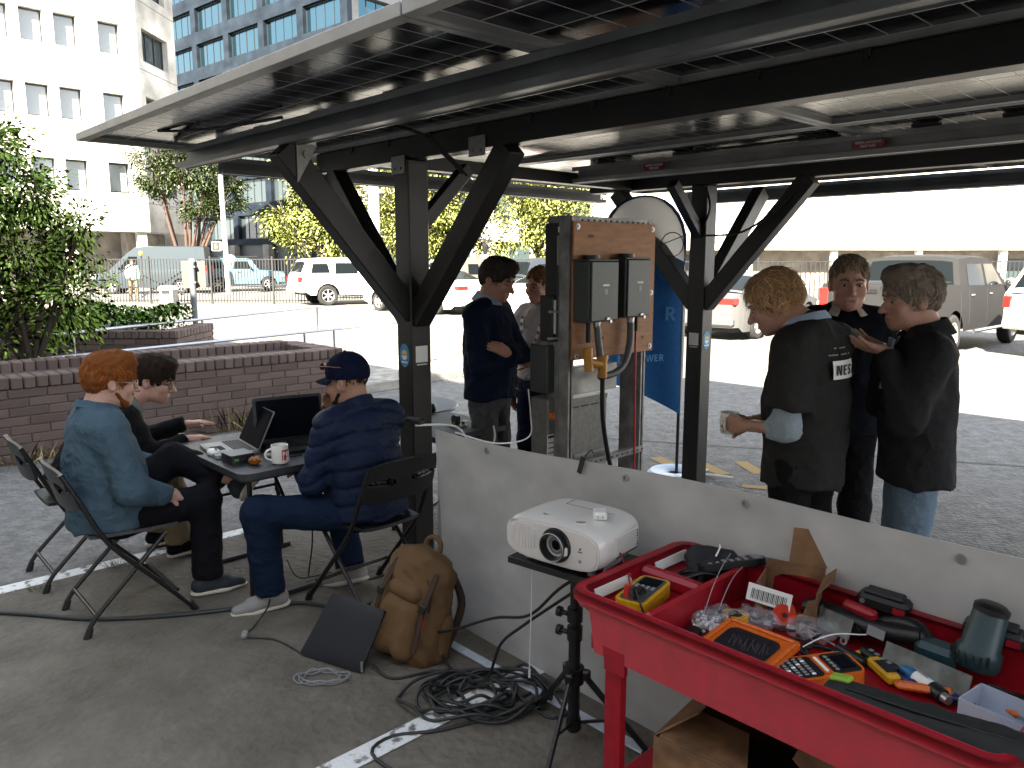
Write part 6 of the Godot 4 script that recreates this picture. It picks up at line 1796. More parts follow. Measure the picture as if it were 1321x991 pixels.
func make_rack() -> void:
	var F := Basis(BX, UP, -AX)   # local x across the canopy, z towards us
	var t := thing("equipment_rack", "tall steel strut rack with a plywood board, grey switch boxes and silver battery units", "equipment rack", ab(-.60, .98)); t.basis = F
	var st := mat("strut_steel", .34, .34, .335, .42, .25, tex["blot"], 1.5, tex["b_soft"], .1)
	var ply := mat("plywood", .40, .185, .070, .6, 0, noise_tex(.02, Color(.84, .8, .78), Color(1, 1, 1), 512, 5), 1.0, tex["b_soft"], .25)
	ply.uv1_scale = Vector3(.6, 3.2, .6)
	var grey := mat("switch_grey", .050, .060, .058, .42, .1, tex["fine"], 3.0)
	var sil := mat("battery_silver", .20, .20, .19, .42, .25, tex["fine"], 1.5)
	for x in [-.345, .325]:
		var up := mb()
		up.box(Vector3(x, .995, -.05), Vector3(.045, 1.99, .006)).box(Vector3(x - .022, .995, -.02), Vector3(.005, 1.99, .065), Basis(), .001).box(Vector3(x + .022, .995, -.02), Vector3(.005, 1.99, .065), Basis(), .001)
		up.box(Vector3(x - .022, .995, -.10), Vector3(.005, 1.99, .09), Basis(), .001).box(Vector3(x - .014, .995, .014), Vector3(.014, 1.99, .005)).box(Vector3(x + .014, .995, .014), Vector3(.014, 1.99, .005))
		up.box(Vector3(x, .006, -.05), Vector3(.16, .012, .2), Basis(), .002)
		obj("upright", up, st, t)
	for y in [1.985, .58, .30]:
		var cr := mb().box(Vector3(0, y, .005), Vector3(.66 if y < 1.9 else .72, .006, .040), Basis(), .001)
		cr.box(Vector3(0, y - .018, .024), Vector3(.66 if y < 1.9 else .72, .034, .004))
		for k in 13: cr.box(Vector3(-.30 + .05 * k, y - .018, .0275), Vector3(.026, .013, .002), Basis(), .0008)
		var c := obj("crossbar", cr, st, t)
		for k in 13: obj("slot", mb().box(Vector3(-.275 + .05 * k, y - .018, .0268), Vector3(.016, .012, .001)), mats["ink"], c)
	var pb := obj("plywood_board", mb().box(Vector3(.01, 1.575, .034), Vector3(.745, .77, .016), Basis(), .002), ply, t)
	for q in [[-.33, 1.93], [.35, 1.93], [.35, 1.55], [.35, 1.22], [-.33, 1.21]]:
		obj("washer", mb().cyl(Vector3(q[0], q[1], .042), Vector3(q[0], q[1], .046), .017, -1, 18), mats["white_plastic"], pb)
		obj("bolt", mb().cyl(Vector3(q[0], q[1], .046), Vector3(q[0], q[1], .053), .008, -1, 6), mats["bolt"], pb)
	for i in 3: obj("knot", mb().ell(Vector3([-.22, .28, -.1][i], [1.88, 1.28, 1.30][i], .0425), Vector3([.03, .012, .01][i], .010, .001)), mat("knot_brown", .14, .05, .02, .7), pb)
	for i in 2:
		var x: float = [-.245, .060][i]; var y: float = [1.575, 1.585][i]; var w: float = [.235, .215][i]
		var b := obj("switch_box", mb().box(Vector3(x, y, .10), Vector3(w, .335, .115), Basis(), .006), grey, t)
		obj("cover", mb().box(Vector3(x + .008, y + .002, .163), Vector3(w - .006, .325, .012), Basis(), .004), grey, b)
		obj("hinge_lip", mb().box(Vector3(x, y + .172, .10), Vector3(w + .012, .010, .13), Basis(), .003), grey, b)
		obj("hub", mb().cyl(Vector3(x - .02, y + .172, .09), Vector3(x - .02, y + .20, .09), .05, .046, 18), mats["black_plastic"], b)
		obj("hasp", mb().box(Vector3(x + .03, y - .150, .172), Vector3(.03, .018, .012), Basis(), .003).cyl(Vector3(x + .045, y - .165, .172), Vector3(x + .045, y - .165, .185), .010, -1, 10), mats["bolt"], b)
		obj("rating_label", mb().box(Vector3(x + .015, y + .035, .1695), Vector3(.055, .010, .001)), mats["label_white"], b)
		obj("rating_label", mb().box(Vector3(x + .015, y + .0, .1695), Vector3(.028, .032, .001)), mats["grey_plastic"], b)
		obj("conduit_nut", mb().cyl(Vector3(x + .02, y - .168, .10), Vector3(x + .02, y - .20, .10), .024, .022, 8), mats["bolt"], b)
	# conduits, plug connector and leads
	var cond := mat("conduit_grey", .10, .11, .115, .45)
	obj("conduit", mb().tube(smooth_path([Vector3(.08, 1.41, .10), Vector3(.08, 1.27, .10), Vector3(.035, 1.15, .10), Vector3(-.06, 1.095, .10), Vector3(-.18, 1.085, .09)], 8), .021, 12), cond, t)
	obj("conduit", mb().tube(smooth_path([Vector3(-.225, 1.41, .10), Vector3(-.22, 1.30, .11), Vector3(-.205, 1.20, .115)], 6), .020, 12), cond, t)
	obj("conduit", mb().tube([Vector3(-.285, 1.41, .09), Vector3(-.285, 1.29, .09)], .014, 10), mats["black_rubber"], t)
	var yel := mat("plug_yellow", .50, .22, .02, .4)
	var pg := mb().cyl(Vector3(-.30, 1.26, .10), Vector3(-.295, 1.13, .11), .028, .026, 16).cyl(Vector3(-.29, 1.18, .11), Vector3(-.195, 1.16, .12), .025, .026, 16).cyl(Vector3(-.195, 1.205, .12), Vector3(-.195, 1.085, .125), .030, .025, 16)
	obj("plug_adapter", pg, yel, t)
	obj("plug_collar", mb().tube([Vector3(-.195, 1.19, .122), Vector3(-.195, 1.21, .12)], .034, 16), yel, t)
	obj("power_lead", mb().tube(smooth_path([Vector3(-.195, 1.09, .125), Vector3(-.18, .85, .12), Vector3(-.13, .60, .13), Vector3(-.06, .40, .14), Vector3(.02, .2, .12)], 8), .014, 10), mats["black_rubber"], t)
	obj("red_lead", mb().tube(smooth_path([Vector3(.135, 1.42, .10), Vector3(.135, 1.2, .10), Vector3(.132, .7, .11), Vector3(.135, .25, .12)], 8), .0065, 8), mat("red_wire", .42, .02, .02, .45), t)
	obj("lead_boot", mb().cyl(Vector3(.135, 1.43, .10), Vector3(.135, 1.33, .10), .012, .010, 10), mats["black_rubber"], t)
	# panel and battery units behind
	obj("cable_tray", mb().box(Vector3(-.12, 1.06, -.03), Vector3(.42, .16, .06), Basis(), .004), mats["galv"], t)
	var bt := obj("battery_unit", mb().box(Vector3(-.10, .60, -.17), Vector3(.40, .66, .18), Basis(), .008), sil, t)
	obj("top_lip", mb().box(Vector3(-.10, .925, -.075), Vector3(.38, .03, .012), Basis(), .002), sil, bt)
	obj("inset_panel", mb().box(Vector3(-.06, .46, -.078), Vector3(.30, .28, .012), Basis(), .004), mats["alu"], bt)
	for k in 5: obj("vent_slot", mb().box(Vector3(-.17 + .055 * k, .40, -.0712), Vector3(.012, .16, .002), Basis(), .0008), mats["ink"], bt)
	for k in 3: obj("vent_slot", mb().box(Vector3(-.20 + .09 * k, .885, -.0785), Vector3(.07, .008, .004)), mats["ink"], bt)
	var bu := obj("battery_unit", mb().box(Vector3(-.355, .60, -.16), Vector3(.13, .72, .14), Basis(), .008), sil, t)
	obj("knob", mb().cyl(Vector3(-.39, .86, -.09), Vector3(-.39, .86, -.072), .022, .02, 14), mat("knob_orange", .6, .16, .02, .4), bu)
	var lb := obj("rating_label", mb().box(Vector3(-.39, .60, -.089), Vector3(.07, .30, .001)), mats["label_white"], bu)
	for k in 6: obj("label_line", mb().box(Vector3(-.39, .70 - .03 * k, -.088), Vector3(.05, .006, .001)), mats["ink"], lb)
	obj("label_heading", mb().box(Vector3(-.39, .735, -.088), Vector3(.055, .014, .001)), mats["ink"], lb)
	obj("warning_triangle", mb().prism(PackedVector2Array([Vector2(-.018, 0), Vector2(.018, 0), Vector2(0, .03)]), .001, Transform3D(Basis(), Vector3(-.39, .475, -.088))), mats["label_yellow"], lb)
	obj("wall_box", mb().box(Vector3(-.365, 1.13, -.16), Vector3(.13, .28, .14), Basis(), .006), grey, t)
	var iv := obj("controller", mb().box(Vector3(-.355, 1.62, -.11), Vector3(.05, .66, .10), Basis(), .005), mats["black_plastic"], t)
	obj("display_label", mb().box(Vector3(-.362, 1.80, -.059), Vector3(.05, .16, .001)), mats["grey_plastic"], iv)
	obj("display_label", mb().box(Vector3(-.362, 1.915, -.059), Vector3(.035, .03, .001)), mats["label_white"], iv)
	var iv2 := obj("controller", mb().box(Vector3(-.385, 1.42, -.12), Vector3(.05, .26, .10), Basis(), .005), mats["black_plastic"], t)
	obj("label_strip", mb().box(Vector3(-.39, 1.43, -.069), Vector3(.018, .19, .001)), mats["label_white"], iv2)
	obj("bracket", mb().box(Vector3(-.37, 1.46, -.07), Vector3(.12, .012, .02)).box(Vector3(-.37, 1.31, -.07), Vector3(.14, .012, .02)), mats["bolt"], t)

func make_flag() -> void:
	var F := Basis(UP, .18)
	var t := thing("feather_flag", "tall blue feather flag with a white top on a curved pole behind the rack", "flag", Vector3(1.33, 0, -6.13)); t.basis = F
	var blue := mat("flag_blue", .015, .16, .46, .75, 0, tex["fine"], 2.0); blue.backlight_enabled = true; blue.backlight = Color(.05, .25, .6)
	var pale := mat("flag_white", .88, .89, .90, .75); pale.backlight_enabled = true; pale.backlight = Color(1, 1, 1)
	var hemm := mat("flag_hem", .012, .035, .10, .7)
	var wid := func(y: float) -> float:   # width of the cloth at a height: a half round top
		if y < 1.86: return .64
		return .64 * sqrt(maxf(0.0, 1.0 - pow((y - 1.86) / .36, 2)))
	var wave := func(x: float, y: float) -> float: return .035 * sin(x * 9.0 + y * 1.4) + .02 * sin(y * 4.0 + x * 3.0)
	var body := func(u: float, v: float) -> Vector3:
		var low := lerpf(.80, .53, pow(u, 1.4)); var hi := 1.72 + .10 * sin(u * 3.0)
		var y := lerpf(low, hi, v); var x: float = -.64 * (1.0 - u)
		return Vector3(x, y, wave.call(x, y))
	obj("cloth", mb().slab(body, 24, 16, .003), blue, t)
	var crown := func(u: float, v: float) -> Vector3:
		var x: float = -.64 * (1.0 - u)
		var y0 := 1.72 + .10 * sin(u * 3.0); var c := (u - .5) * 2.0
		var y1 := maxf(y0 + .01, 1.86 + .36 * sqrt(maxf(0.0, 1.0 - c * c)))
		var y := lerpf(y0, y1, v)
		return Vector3(x, y, wave.call(x, y))
	obj("crown_cloth", mb().slab(crown, 28, 6, .003), pale, t)
	var arc := []
	for k in 15:
		var a := PI * k / 14.0
		var x := -.32 - cos(a) * .325; arc.append(Vector3(x, 1.86 + .365 * sin(a), wave.call(x, 1.9)))
	for k in 5: arc.append(Vector3(.008, 1.7 - .29 * k, .0))
	obj("hem", mb().tube(arc, .014, 8), hemm, t)
	obj("pole", mb().tube([Vector3(.012, .03, 0), Vector3(.012, .52, 0), Vector3(.010, 1.9, 0)], .013, 10), mats["black_metal"], t)
	obj("edge_strip", mb().box(Vector3(.028, 1.1, 0), Vector3(.022, 1.12, .010), Basis(), .003), mats["label_white"], t)
	var tm := mat("flag_lettering", .07, .27, .56, .7)
	text(t, "MO POWER", .075, Transform3D(Basis(UP, .12), Vector3(-.34, .985, .055)), tm, "lettering", "Droid Sans", 1.0, 700)
	text(t, "R", .15, Transform3D(Basis(UP, -.2), Vector3(-.10, 1.33, .03)), tm, "lettering", "Droid Sans", 1.0, 700)
	var base := mb()
	for k in 2: base.bar(Vector3(-.30, .018, -.10 + .2 * k), Vector3(.32, .018, .12 - .2 * k), .035, .012, UP, .003)
	obj("cross_base", base, mats["alu"], t)
	obj("water_bag", mb().lathe([Vector2(.06, .01), Vector2(.17, .008), Vector2(.225, .03), Vector2(.20, .055), Vector2(.09, .05), Vector2(.06, .03)], 24), mat("bag_pale", .42, .55, .68, .45), t)
	obj("ground_rod", mb().tube([Vector3(.12, .05, .10), Vector3(.40, .03, .22)], .012, 8), mats["white_plastic"], t)
	var cl := mb()
	for k in 2: cl.tube(smooth_path([Vector3(.06, .05, .05), Vector3(.14 + .03 * k, .10, .08), Vector3(.2, .03, .14)], 5), .008, 6)
	obj("strap", cl, mats["black_rubber"], t)

func make_banner() -> void:
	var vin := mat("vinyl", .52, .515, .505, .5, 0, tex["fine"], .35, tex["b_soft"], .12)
	var f := func(u: float, v: float) -> Vector3:
		var a := lerpf(-.665, -3.55, u); var h := lerpf(.0, lerpf(.945, 1.03, u), v)
		var sag := -.012 * sin(u * PI * 3.0) * v
		var bow := .018 * sin(v * PI) * sin(u * 7.0) + .03 * exp(-u * 12.0) * (1.0 - v) + .012 * sin(u * 21.0 + v * 2.0) * v * (1.0 - v)
		return ab(a, -.375 - .02 * u + bow, h + .004 + sag)
	var t := thing("white_banner", "long plain white vinyl banner hung as a low screen across the canopy", "banner")
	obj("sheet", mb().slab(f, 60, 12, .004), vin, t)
	for k in 4:
		var u: float = [.13, .40, .57, .79][k]
		var p: Vector3 = f.call(u, .965)
		obj("grommet", mb().lathe([Vector2(.006, -.003), Vector2(.014, -.003), Vector2(.014, .004), Vector2(.006, .004)], 14, Transform3D(Basis(AX, -BX, UP), p - BX * .003)), mats["bolt"], t)
	var q: Vector3 = f.call(.33, 1.0)
	var zt := mb().bar(q + Vector3(0, .02, 0) - BX * .01, q - UP * .045 - BX * .02 - AX * -.012, .022, .005, BX, .001)
	obj("strap", zt, mats["black_plastic"], t)
	obj("strap_loop", mb().tube(smooth_path([q + UP * .02, q + UP * .05 - AX * .03, q + UP * .03 - AX * .05], 4), .003, 5), mats["black_plastic"], t)
	# poles that hold it
	for a in [-.67, -3.52]: obj("support_pole", mb().cyl(ab(a, -.35, 0), ab(a, -.35, .93), .013, -1, 10), mats["alu"], t)

func make_projector() -> void:
	var o := Vector3(.225, 0, -2.60)
	var F := Basis(UP, yaw_to(Vector3(-.62, 0, .785)))
	var t := thing("tripod_stand", "black tripod stand with a flat tray carrying the projector", "stand", o); t.basis = F
	var bm: Material = mats["black_metal"]
	obj("tray", mb().box(Vector3(0, .712, 0), Vector3(.385, .008, .285), Basis(), .002).box(Vector3(0, .704, .140), Vector3(.385, .022, .006)).box(Vector3(0, .704, -.140), Vector3(.385, .022, .006)).box(Vector3(.19, .704, 0), Vector3(.006, .022, .27)).box(Vector3(-.19, .704, 0), Vector3(.006, .022, .27)), bm, t)
	obj("pole", mb().cyl(Vector3(0, .42, 0), Vector3(0, .70, 0), .018, -1, 14), bm, t)
	obj("pole", mb().cyl(Vector3(0, .05, 0), Vector3(0, .44, 0), .0215, -1, 14), bm, t)
	for y in [.665, .50, .43]:
		obj("collar", mb().cyl(Vector3(0, y - .025, 0), Vector3(0, y + .025, 0), .028, -1, 14), mats["black_plastic"], t)
		obj("knob", mb().cyl(Vector3(-.025, y, .01), Vector3(-.058, y, .014), .009, -1, 8).cyl(Vector3(-.05, y, .012), Vector3(-.066, y, .014), .019, -1, 8), mats["black_plastic"], t)
	obj("hub", mb().cyl(Vector3(0, .24, 0), Vector3(0, .30, 0), .036, -1, 14), mats["black_plastic"], t)
	obj("lower_hub", mb().cyl(Vector3(0, .06, 0), Vector3(0, .10, 0), .030, .026, 12), mats["black_plastic"], t)
	for w in [Vector3(-.12, 0, .26), Vector3(.27, 0, .10), Vector3(-.12, 0, -.22)]:
		var wl: Vector3 = w
		# feet are given in world directions
		var d: Vector3 = F.transposed() * wl
		var e := d + Vector3(0, .012, 0)
		obj("leg", mb().bar(d.normalized() * .035 + UP * .275, e, .014, .022, UP, .003), bm, t)
		obj("foot", mb().cyl(e - d.normalized() * .03 + UP * .02, e, .016, .017, 10), mats["black_rubber"], t)
		obj("strut", mb().bar(Vector3(0, .08, 0), (d.normalized() * .035 + UP * .275).lerp(e, .55), .006, .012, UP, .001), bm, t)
		obj("leg_joint", mb().box(d.normalized() * .045 + UP * .275, Vector3(.03, .04, .03), Basis(UP, atan2(d.x, d.z)), .006), mats["black_plastic"], t)
	# projector
	t = thing("projector", "white rounded home projector with a big black lens on the tripod tray", "projector", o + Vector3(0, .716, 0)); t.basis = F
	var wp := mat("projector_white", .66, .64, .61, .28); wp.clearcoat_enabled = true; wp.clearcoat = .6; wp.clearcoat_roughness = .08
	var wf := mat("projector_face", .58, .55, .52, .38)
	var sup := func(a: float, n: float) -> Vector2:
		var c := cos(a); var s := sin(a)
		return Vector2(signf(c) * pow(absf(c), 2.0 / n), signf(s) * pow(absf(s), 2.0 / n))
	var shell := func(u: float, v: float) -> Vector3:
		var q: Vector2 = sup.call(u * TAU, 3.6)
		var z := lerpf(.150, -.150, v)
		var e := clampf((absf(v - .5) - .36) / .14, 0, 1); var k := sqrt(maxf(0.0, 1.0 - e * e * (.30 if v > .5 else .10)))
		var bow := 1.0 - .10 * v * v
		return Vector3(q.x * .200 * k * bow, .092 + q.y * (.073 + .006 * sin(v * PI)) * k, z)
	obj("shell", mb().sheet(shell, 56, 20), wp, t)
	var face := PackedVector2Array(); var face2 := PackedVector2Array(); var rear := PackedVector2Array()
	for i in 56:
		var q: Vector2 = sup.call(TAU * i / 56.0, 3.6)
		face.append(Vector2(q.x * .1895, .092 + q.y * .0693)); face2.append(Vector2(q.x * .180, .092 + q.y * .0625)); rear.append(Vector2(q.x * .151, .092 + q.y * .061))
	var fp := obj("front_panel", mb().prism(face, .006, Transform3D(Basis(), Vector3(0, 0, .1485)), true), wf, t)
	obj("front_rim", mb().prism(face2, .004, Transform3D(Basis(), Vector3(0, 0, .1525)), true), wf, fp)
	obj("rear_panel", mb().prism(rear, .004, Transform3D(Basis(), Vector3(0, 0, -.149)), true), mats["grey_plastic"], t)
	# lens, seen left of centre
	var LX := Transform3D(Basis(Vector3(1, 0, 0), PI / 2), Vector3(.022, .094, .150))
	var ln := obj("lens_barrel", mb().lathe([Vector2(.058, -.01), Vector2(.060, .006), Vector2(.057, .012), Vector2(.050, .013), Vector2(.046, -.02), Vector2(.046, -.03), Vector2(0, -.03)], 36, LX), mats["black_plastic"], t)
	obj("lens_ring", mb().lathe([Vector2(.047, .004), Vector2(.050, .032), Vector2(.047, .036), Vector2(.043, .034), Vector2(.038, .004)], 36, LX), mats["black_metal"], ln)
	obj("focus_ring", mb().lathe([Vector2(.0435, .034), Vector2(.0475, .0365), Vector2(.0495, .034)], 36, LX), mats["alu"], ln)
	obj("inner_ring", mb().lathe([Vector2(.030, .006), Vector2(.020, .010), Vector2(.018, .004)], 28, LX), mats["grey_plastic"], ln)
	obj("lens_glass", mb().lathe([Vector2(.020, .003), Vector2(.012, .008), Vector2(0, .010)], 24, LX), mats["screen_dark"], ln)
	obj("lens_lever", mb().box(Vector3(.068, .085, .168), Vector3(.014, .03, .016), Basis(), .004), wf, ln)
	for k in 8: obj("vent_rib", mb().box(Vector3(-.160 + .013 * k, .098, .1545), Vector3(.007, .088 - (.020 if k == 0 or k == 7 else .0), .005), Basis(), .002), wf, fp)
	obj("vent_back", mb().box(Vector3(-.114, .098, .1530), Vector3(.112, .10, .0012)), mat("vent_shade", .34, .32, .30, .6), fp)
	obj("emblem", mb().prism(PackedVector2Array([Vector2(-.004, 0), Vector2(.004, .002), Vector2(.002, .009), Vector2(-.002, .007)]), .001, Transform3D(Basis(), Vector3(.118, .098, .1552))).box(Vector3(.118, .092, .1552), Vector3(.018, .003, .001)), mats["ink"], fp)
	obj("sensor", mb().cyl(Vector3(.118, .060, .153), Vector3(.118, .060, .1558), .006, -1, 14), mats["grey_plastic"], fp)
	# side filter door, port strip, top dials
	var sd := obj("filter_door", mb().box(Vector3(.1955, .098, -.005), Vector3(.006, .072, .16), Basis(), .003), wp, t)
	for k in 8: obj("louvre", mb().box(Vector3(.1992, .068 + .008 * k, -.012), Vector3(.0016, .0018, .135)), mat("louvre_shade", .42, .41, .40, .5), sd)
	for k in 6: obj("slot", mb().box(Vector3(.1990, .072 + .010 * k, -.077), Vector3(.002, .005, .006)), mats["ink"], sd)
	obj("door_gap", mb().box(Vector3(.1985, .0605, -.01), Vector3(.002, .0016, .14)), mats["ink"], sd)
	obj("rating_label", mb().box(Vector3(.176, .030, .04), Vector3(.002, .022, .11), Basis(Vector3(0, 0, 1), -.5)), mats["label_white"], t)
	for x in [-.06, .075]:
		var dl := obj("dial", mb().lathe([Vector2(.024, .1645), Vector2(.024, .169), Vector2(.019, .1695), Vector2(.018, .167), Vector2(0, .167)], 24, Transform3D(Basis(), Vector3(x, 0, .085))), wf, t)
		obj("dial_face", mb().cyl(Vector3(x, .1672, .085), Vector3(x, .1682, .085), .0165, -1, 20), mats["grey_plastic"], dl)
	obj("top_seam", mb().box(Vector3(.03, .1712, -.04), Vector3(.20, .0012, .0025)).box(Vector3(-.07, .1712, -.09), Vector3(.0025, .0012, .10)), mats["grey_plastic"], t)
	for x in [-.13, .13]: obj("foot", mb().cyl(Vector3(x, 0, .10), Vector3(x, .026, .10), .015, .018, 12), mats["grey_plastic"], t)
	var ch := thing("charger", "white plug charger lying on top of the projector", "charger", o + Vector3(0, .716, 0) + F * Vector3(.105, .168, .015)); ch.basis = F * Basis(UP, .6)
	obj("case", mb().box(Vector3(0, .015, 0), Vector3(.045, .027, .058), Basis(), .005), mats["white_plastic"], ch)
	for x in [-.008, .008]: obj("prong", mb().box(Vector3(x, .015, .035), Vector3(.005, .002, .014)), mats["bolt"], ch)
	# leads
	tube_thing("power_lead", "black lead sagging from the projector tray to the backpack, upper one", "cable", [o + F * Vector3(.10, .70, -.10), o + Vector3(-.04, .60, -.02), o + Vector3(-.16, .44, -.12), o + Vector3(-.30, .34, -.30), o + Vector3(-.52, .18, -.50), o + Vector3(-.62, .13, -.66)], .006, mats["black_rubber"])
	tube_thing("power_lead", "black lead sagging from the projector tray to the floor strip, lower one", "cable", [o + F * Vector3(.13, .70, -.08), o + Vector3(-.02, .55, -.05), o + Vector3(-.18, .38, -.16), o + Vector3(-.27, .28, -.2), o + Vector3(-.33, .10, -.26), o + Vector3(-.46, .03, -.42), o + Vector3(-.60, .10, -.66)], .006, mats["black_rubber"])
	var hang := tube_thing("hanging_cable", "thin white cable hanging straight down from the projector tray", "cable", [o + F * Vector3(-.155, .70, .05), o + F * Vector3(-.158, .5, .05), o + F * Vector3(-.165, .25, .05)], .002, mats["white_plastic"])
	obj("plug", mb().box(o + F * Vector3(-.165, .235, .05), Vector3(.008, .03, .006), Basis(), .001), mats["white_plastic"], hang)

func make_floor_things() -> void:
	# backpack
	var o := Vector3(-.50, 0, -3.24); var F := Basis(UP, yaw_to(Vector3(-.45, 0, .89))) * Basis(Vector3(1, 0, 0), -.16) * Basis(Vector3(0, 0, 1), -.20)
	var t := thing("backpack", "tan canvas backpack with a red tag standing against the front post", "backpack", o); t.basis = F
	var can := mat("canvas_tan", .155, .082, .030, .85, 0, tex["weave"], 12.0, tex["b_mid"], .5)
	var can2 := mat("canvas_dark", .055, .030, .016, .85, 0, tex["weave"], 12.0)
	var S := creases(Sdf.new(), .016, 6.0)
	for x in [-.10, .10]:
		S.cap(Vector3(x, .09, 0), Vector3(x * .75, .40, -.01), .095, .080, .06)
	S.cap(Vector3(0, .12, .02), Vector3(0, .42, .0), .105, .085, .05)
	S.build(.010); obj("body", S.mesh(), can, t)
	S = folds(Sdf.new(), .006, 11.0)
	S.cap(Vector3(-.055, .09, .09), Vector3(-.05, .25, .085), .062, .055, .05); S.cap(Vector3(.055, .09, .09), Vector3(.05, .25, .085), .062, .055, .05)
	S.build(.009); obj("front_pocket", S.mesh(), can, t)
	S = folds(Sdf.new(), .005, 12.0)
	S.cap(Vector3(.165, .09, -.01), Vector3(.160, .22, -.01), .055, .048, .04); S.build(.009); obj("side_pocket", S.mesh(), can, t)
	S = Sdf.new(); S.cap(Vector3(-.045, .33, .085), Vector3(.045, .33, .085), .04, .04, .03); S.build(.009); obj("upper_pocket", S.mesh(), can, t)
	obj("handle", mb().tube(smooth_path([Vector3(-.04, .475, -.05), Vector3(-.035, .53, -.05), Vector3(.0, .55, -.05), Vector3(.035, .53, -.05), Vector3(.04, .475, -.05)], 4), .011, 8), can, t)
	for x in [-.095, .11]:
		obj("strap", mb().bar(Vector3(x, .44, .06), Vector3(x * 1.1, .30, .125), .024, .005, Vector3(0, .3, 1)).bar(Vector3(x * 1.1, .30, .125), Vector3(x * 1.15, .10, .125), .020, .005, Vector3(0, 0, 1)), can2, t)
		obj("buckle", mb().box(Vector3(x * 1.1, .30, .13), Vector3(.034, .04, .012), Basis(), .004), mats["black_plastic"], t)
	var zp := []
	for k in 15: zp.append(Vector3(-.13 * cos(PI * k / 14.0), .28 + .16 * sin(PI * k / 14.0), .088 - .02 * sin(PI * k / 14.0)))
	obj("zip", mb().tube(zp, .006, 6), can2, t)
	obj("tag", mb().box(Vector3(.125, .225, .105), Vector3(.018, .045, .004), Basis(Vector3(0, 0, 1), -.2), .001), mat("tag_red", .40, .03, .03, .6), t)
	obj("shoulder_strap", mb().tube(smooth_path([Vector3(.08, .42, -.10), Vector3(.17, .28, -.13), Vector3(.16, .06, -.10)], 6), .018, 8), can2, t)
	# tablet sleeve leaning on it
	var f := func(u: float, v: float) -> Vector3:
		var bl := Vector3(-.95, .012, -3.22); var br := Vector3(-.645, .012, -3.06); var tl := Vector3(-.80, .285, -3.265); var tr := Vector3(-.545, .26, -3.135)
		var q := Vector2(u * 2 - 1, v * 2 - 1); var r := .12
		var e := Vector2(maxf(absf(q.x) - (1 - r), 0), maxf(absf(q.y) - (1 - r), 0)) / r
		if e.length() > 1.0: q = Vector2(signf(q.x) * ((1 - r) + e.x / e.length() * r) if e.x > 0 else q.x, signf(q.y) * ((1 - r) + e.y / e.length() * r) if e.y > 0 else q.y)
		u = q.x * .5 + .5; v = q.y * .5 + .5
		return bl.lerp(br, u).lerp(tl.lerp(tr, u), v) + Vector3(-.3, .6, .7) * .012 * (1 - pow(q.x, 4)) * (1 - pow(q.y, 4))
	var sv := thing("tablet_sleeve", "navy black padded tablet sleeve leaning against the backpack", "sleeve")
	obj("cover", mb().slab(f, 20, 20, .018), mat("neoprene", .009, .010, .016, .6, 0, tex["fine"], 6.0, tex["b_fine"], .4), sv)
	obj("zip_pull", mb().box(Vector3(-.635, .05, -3.045), Vector3(.01, .045, .004)), mats["bolt"], sv)
	# cable coil
	var cm := mat("cable_black", .016, .017, .016, .5)
	var pts := []
	var c := Vector3(-.14, 0, -2.87)
	for k in 150:
		var a := k * .47 + .15 * sin(k * .7); var r := .17 + .07 * sin(k * .137) + .035 * sin(k * .61 + 1.0)
		var oo := Vector3(.05 * sin(k * .083), 0, .035 * cos(k * .11))
		pts.append(c + oo + Vector3(cos(a) * r * 1.12, .012 + .045 * (.5 + .5 * sin(k * 1.93)) * (1.0 if k < 120 else .3), sin(a) * r * .68))
	pts.append_array([Vector3(-.26, .012, -2.66), Vector3(-.44, .012, -2.62), Vector3(-.50, .012, -2.52), Vector3(-.36, .012, -2.40), Vector3(-.1, .012, -2.35)])
	tube_thing("cable_coil", "loosely coiled black extension cable lying in a heap on the concrete", "cable", pts, .0068, cm, "", 4)
	tube_thing("trailing_cable", "black cable running from the backpack to the coiled heap", "cable", [Vector3(-.60, .03, -3.10), Vector3(-.50, .012, -3.02), Vector3(-.30, .012, -3.08), Vector3(-.10, .012, -2.98), Vector3(.05, .02, -3.12), Vector3(.12, .012, -2.98), Vector3(.02, .012, -2.86)], .006, cm)
	tube_thing("trailing_cable", "black cable loop running from the coiled heap past the tripod foot", "cable", [Vector3(.0, .03, -2.9), Vector3(.14, .012, -2.74), Vector3(.24, .012, -2.80), Vector3(.20, .02, -2.92), Vector3(.05, .03, -2.96)], .006, cm)
	tube_thing("floor_hose", "thick black cable lying across the concrete under the chairs", "cable", [Vector3(-3.4, .014, -3.60), Vector3(-2.6, .014, -3.63), Vector3(-2.05, .014, -3.56), Vector3(-1.62, .014, -3.61), Vector3(-1.1, .014, -3.74), Vector3(-.75, .014, -3.60), Vector3(-.45, .014, -3.42)], .0125, cm)
	var pc := tube_thing("extension_cord", "thin black cord with a grey plug trailing from a shoelace to the sleeve", "cable", [Vector3(-1.22, .11, -3.70), Vector3(-1.21, .05, -3.62), Vector3(-1.24, .012, -3.47), Vector3(-1.25, .016, -3.38), Vector3(-1.10, .010, -3.36), Vector3(-.94, .010, -3.23)], .0045, cm)
	obj("plug", mb().box(Vector3(-1.25, .02, -3.39), Vector3(.028, .024, .05), Basis(UP, .2), .006), mats["grey_plastic"], pc)
	var gl := []
	for k in 40: gl.append(Vector3(-.80 + .10 * cos(k * .55) + .02 * sin(k * 1.3), .010 + .010 * (k % 3), -3.02 + .05 * sin(k * .55)))
	tube_thing("charger_cable", "pale grey thin cable bundle at the foot of the sleeve", "cable", gl, .0028, mats["grey_plastic"], "", 4)
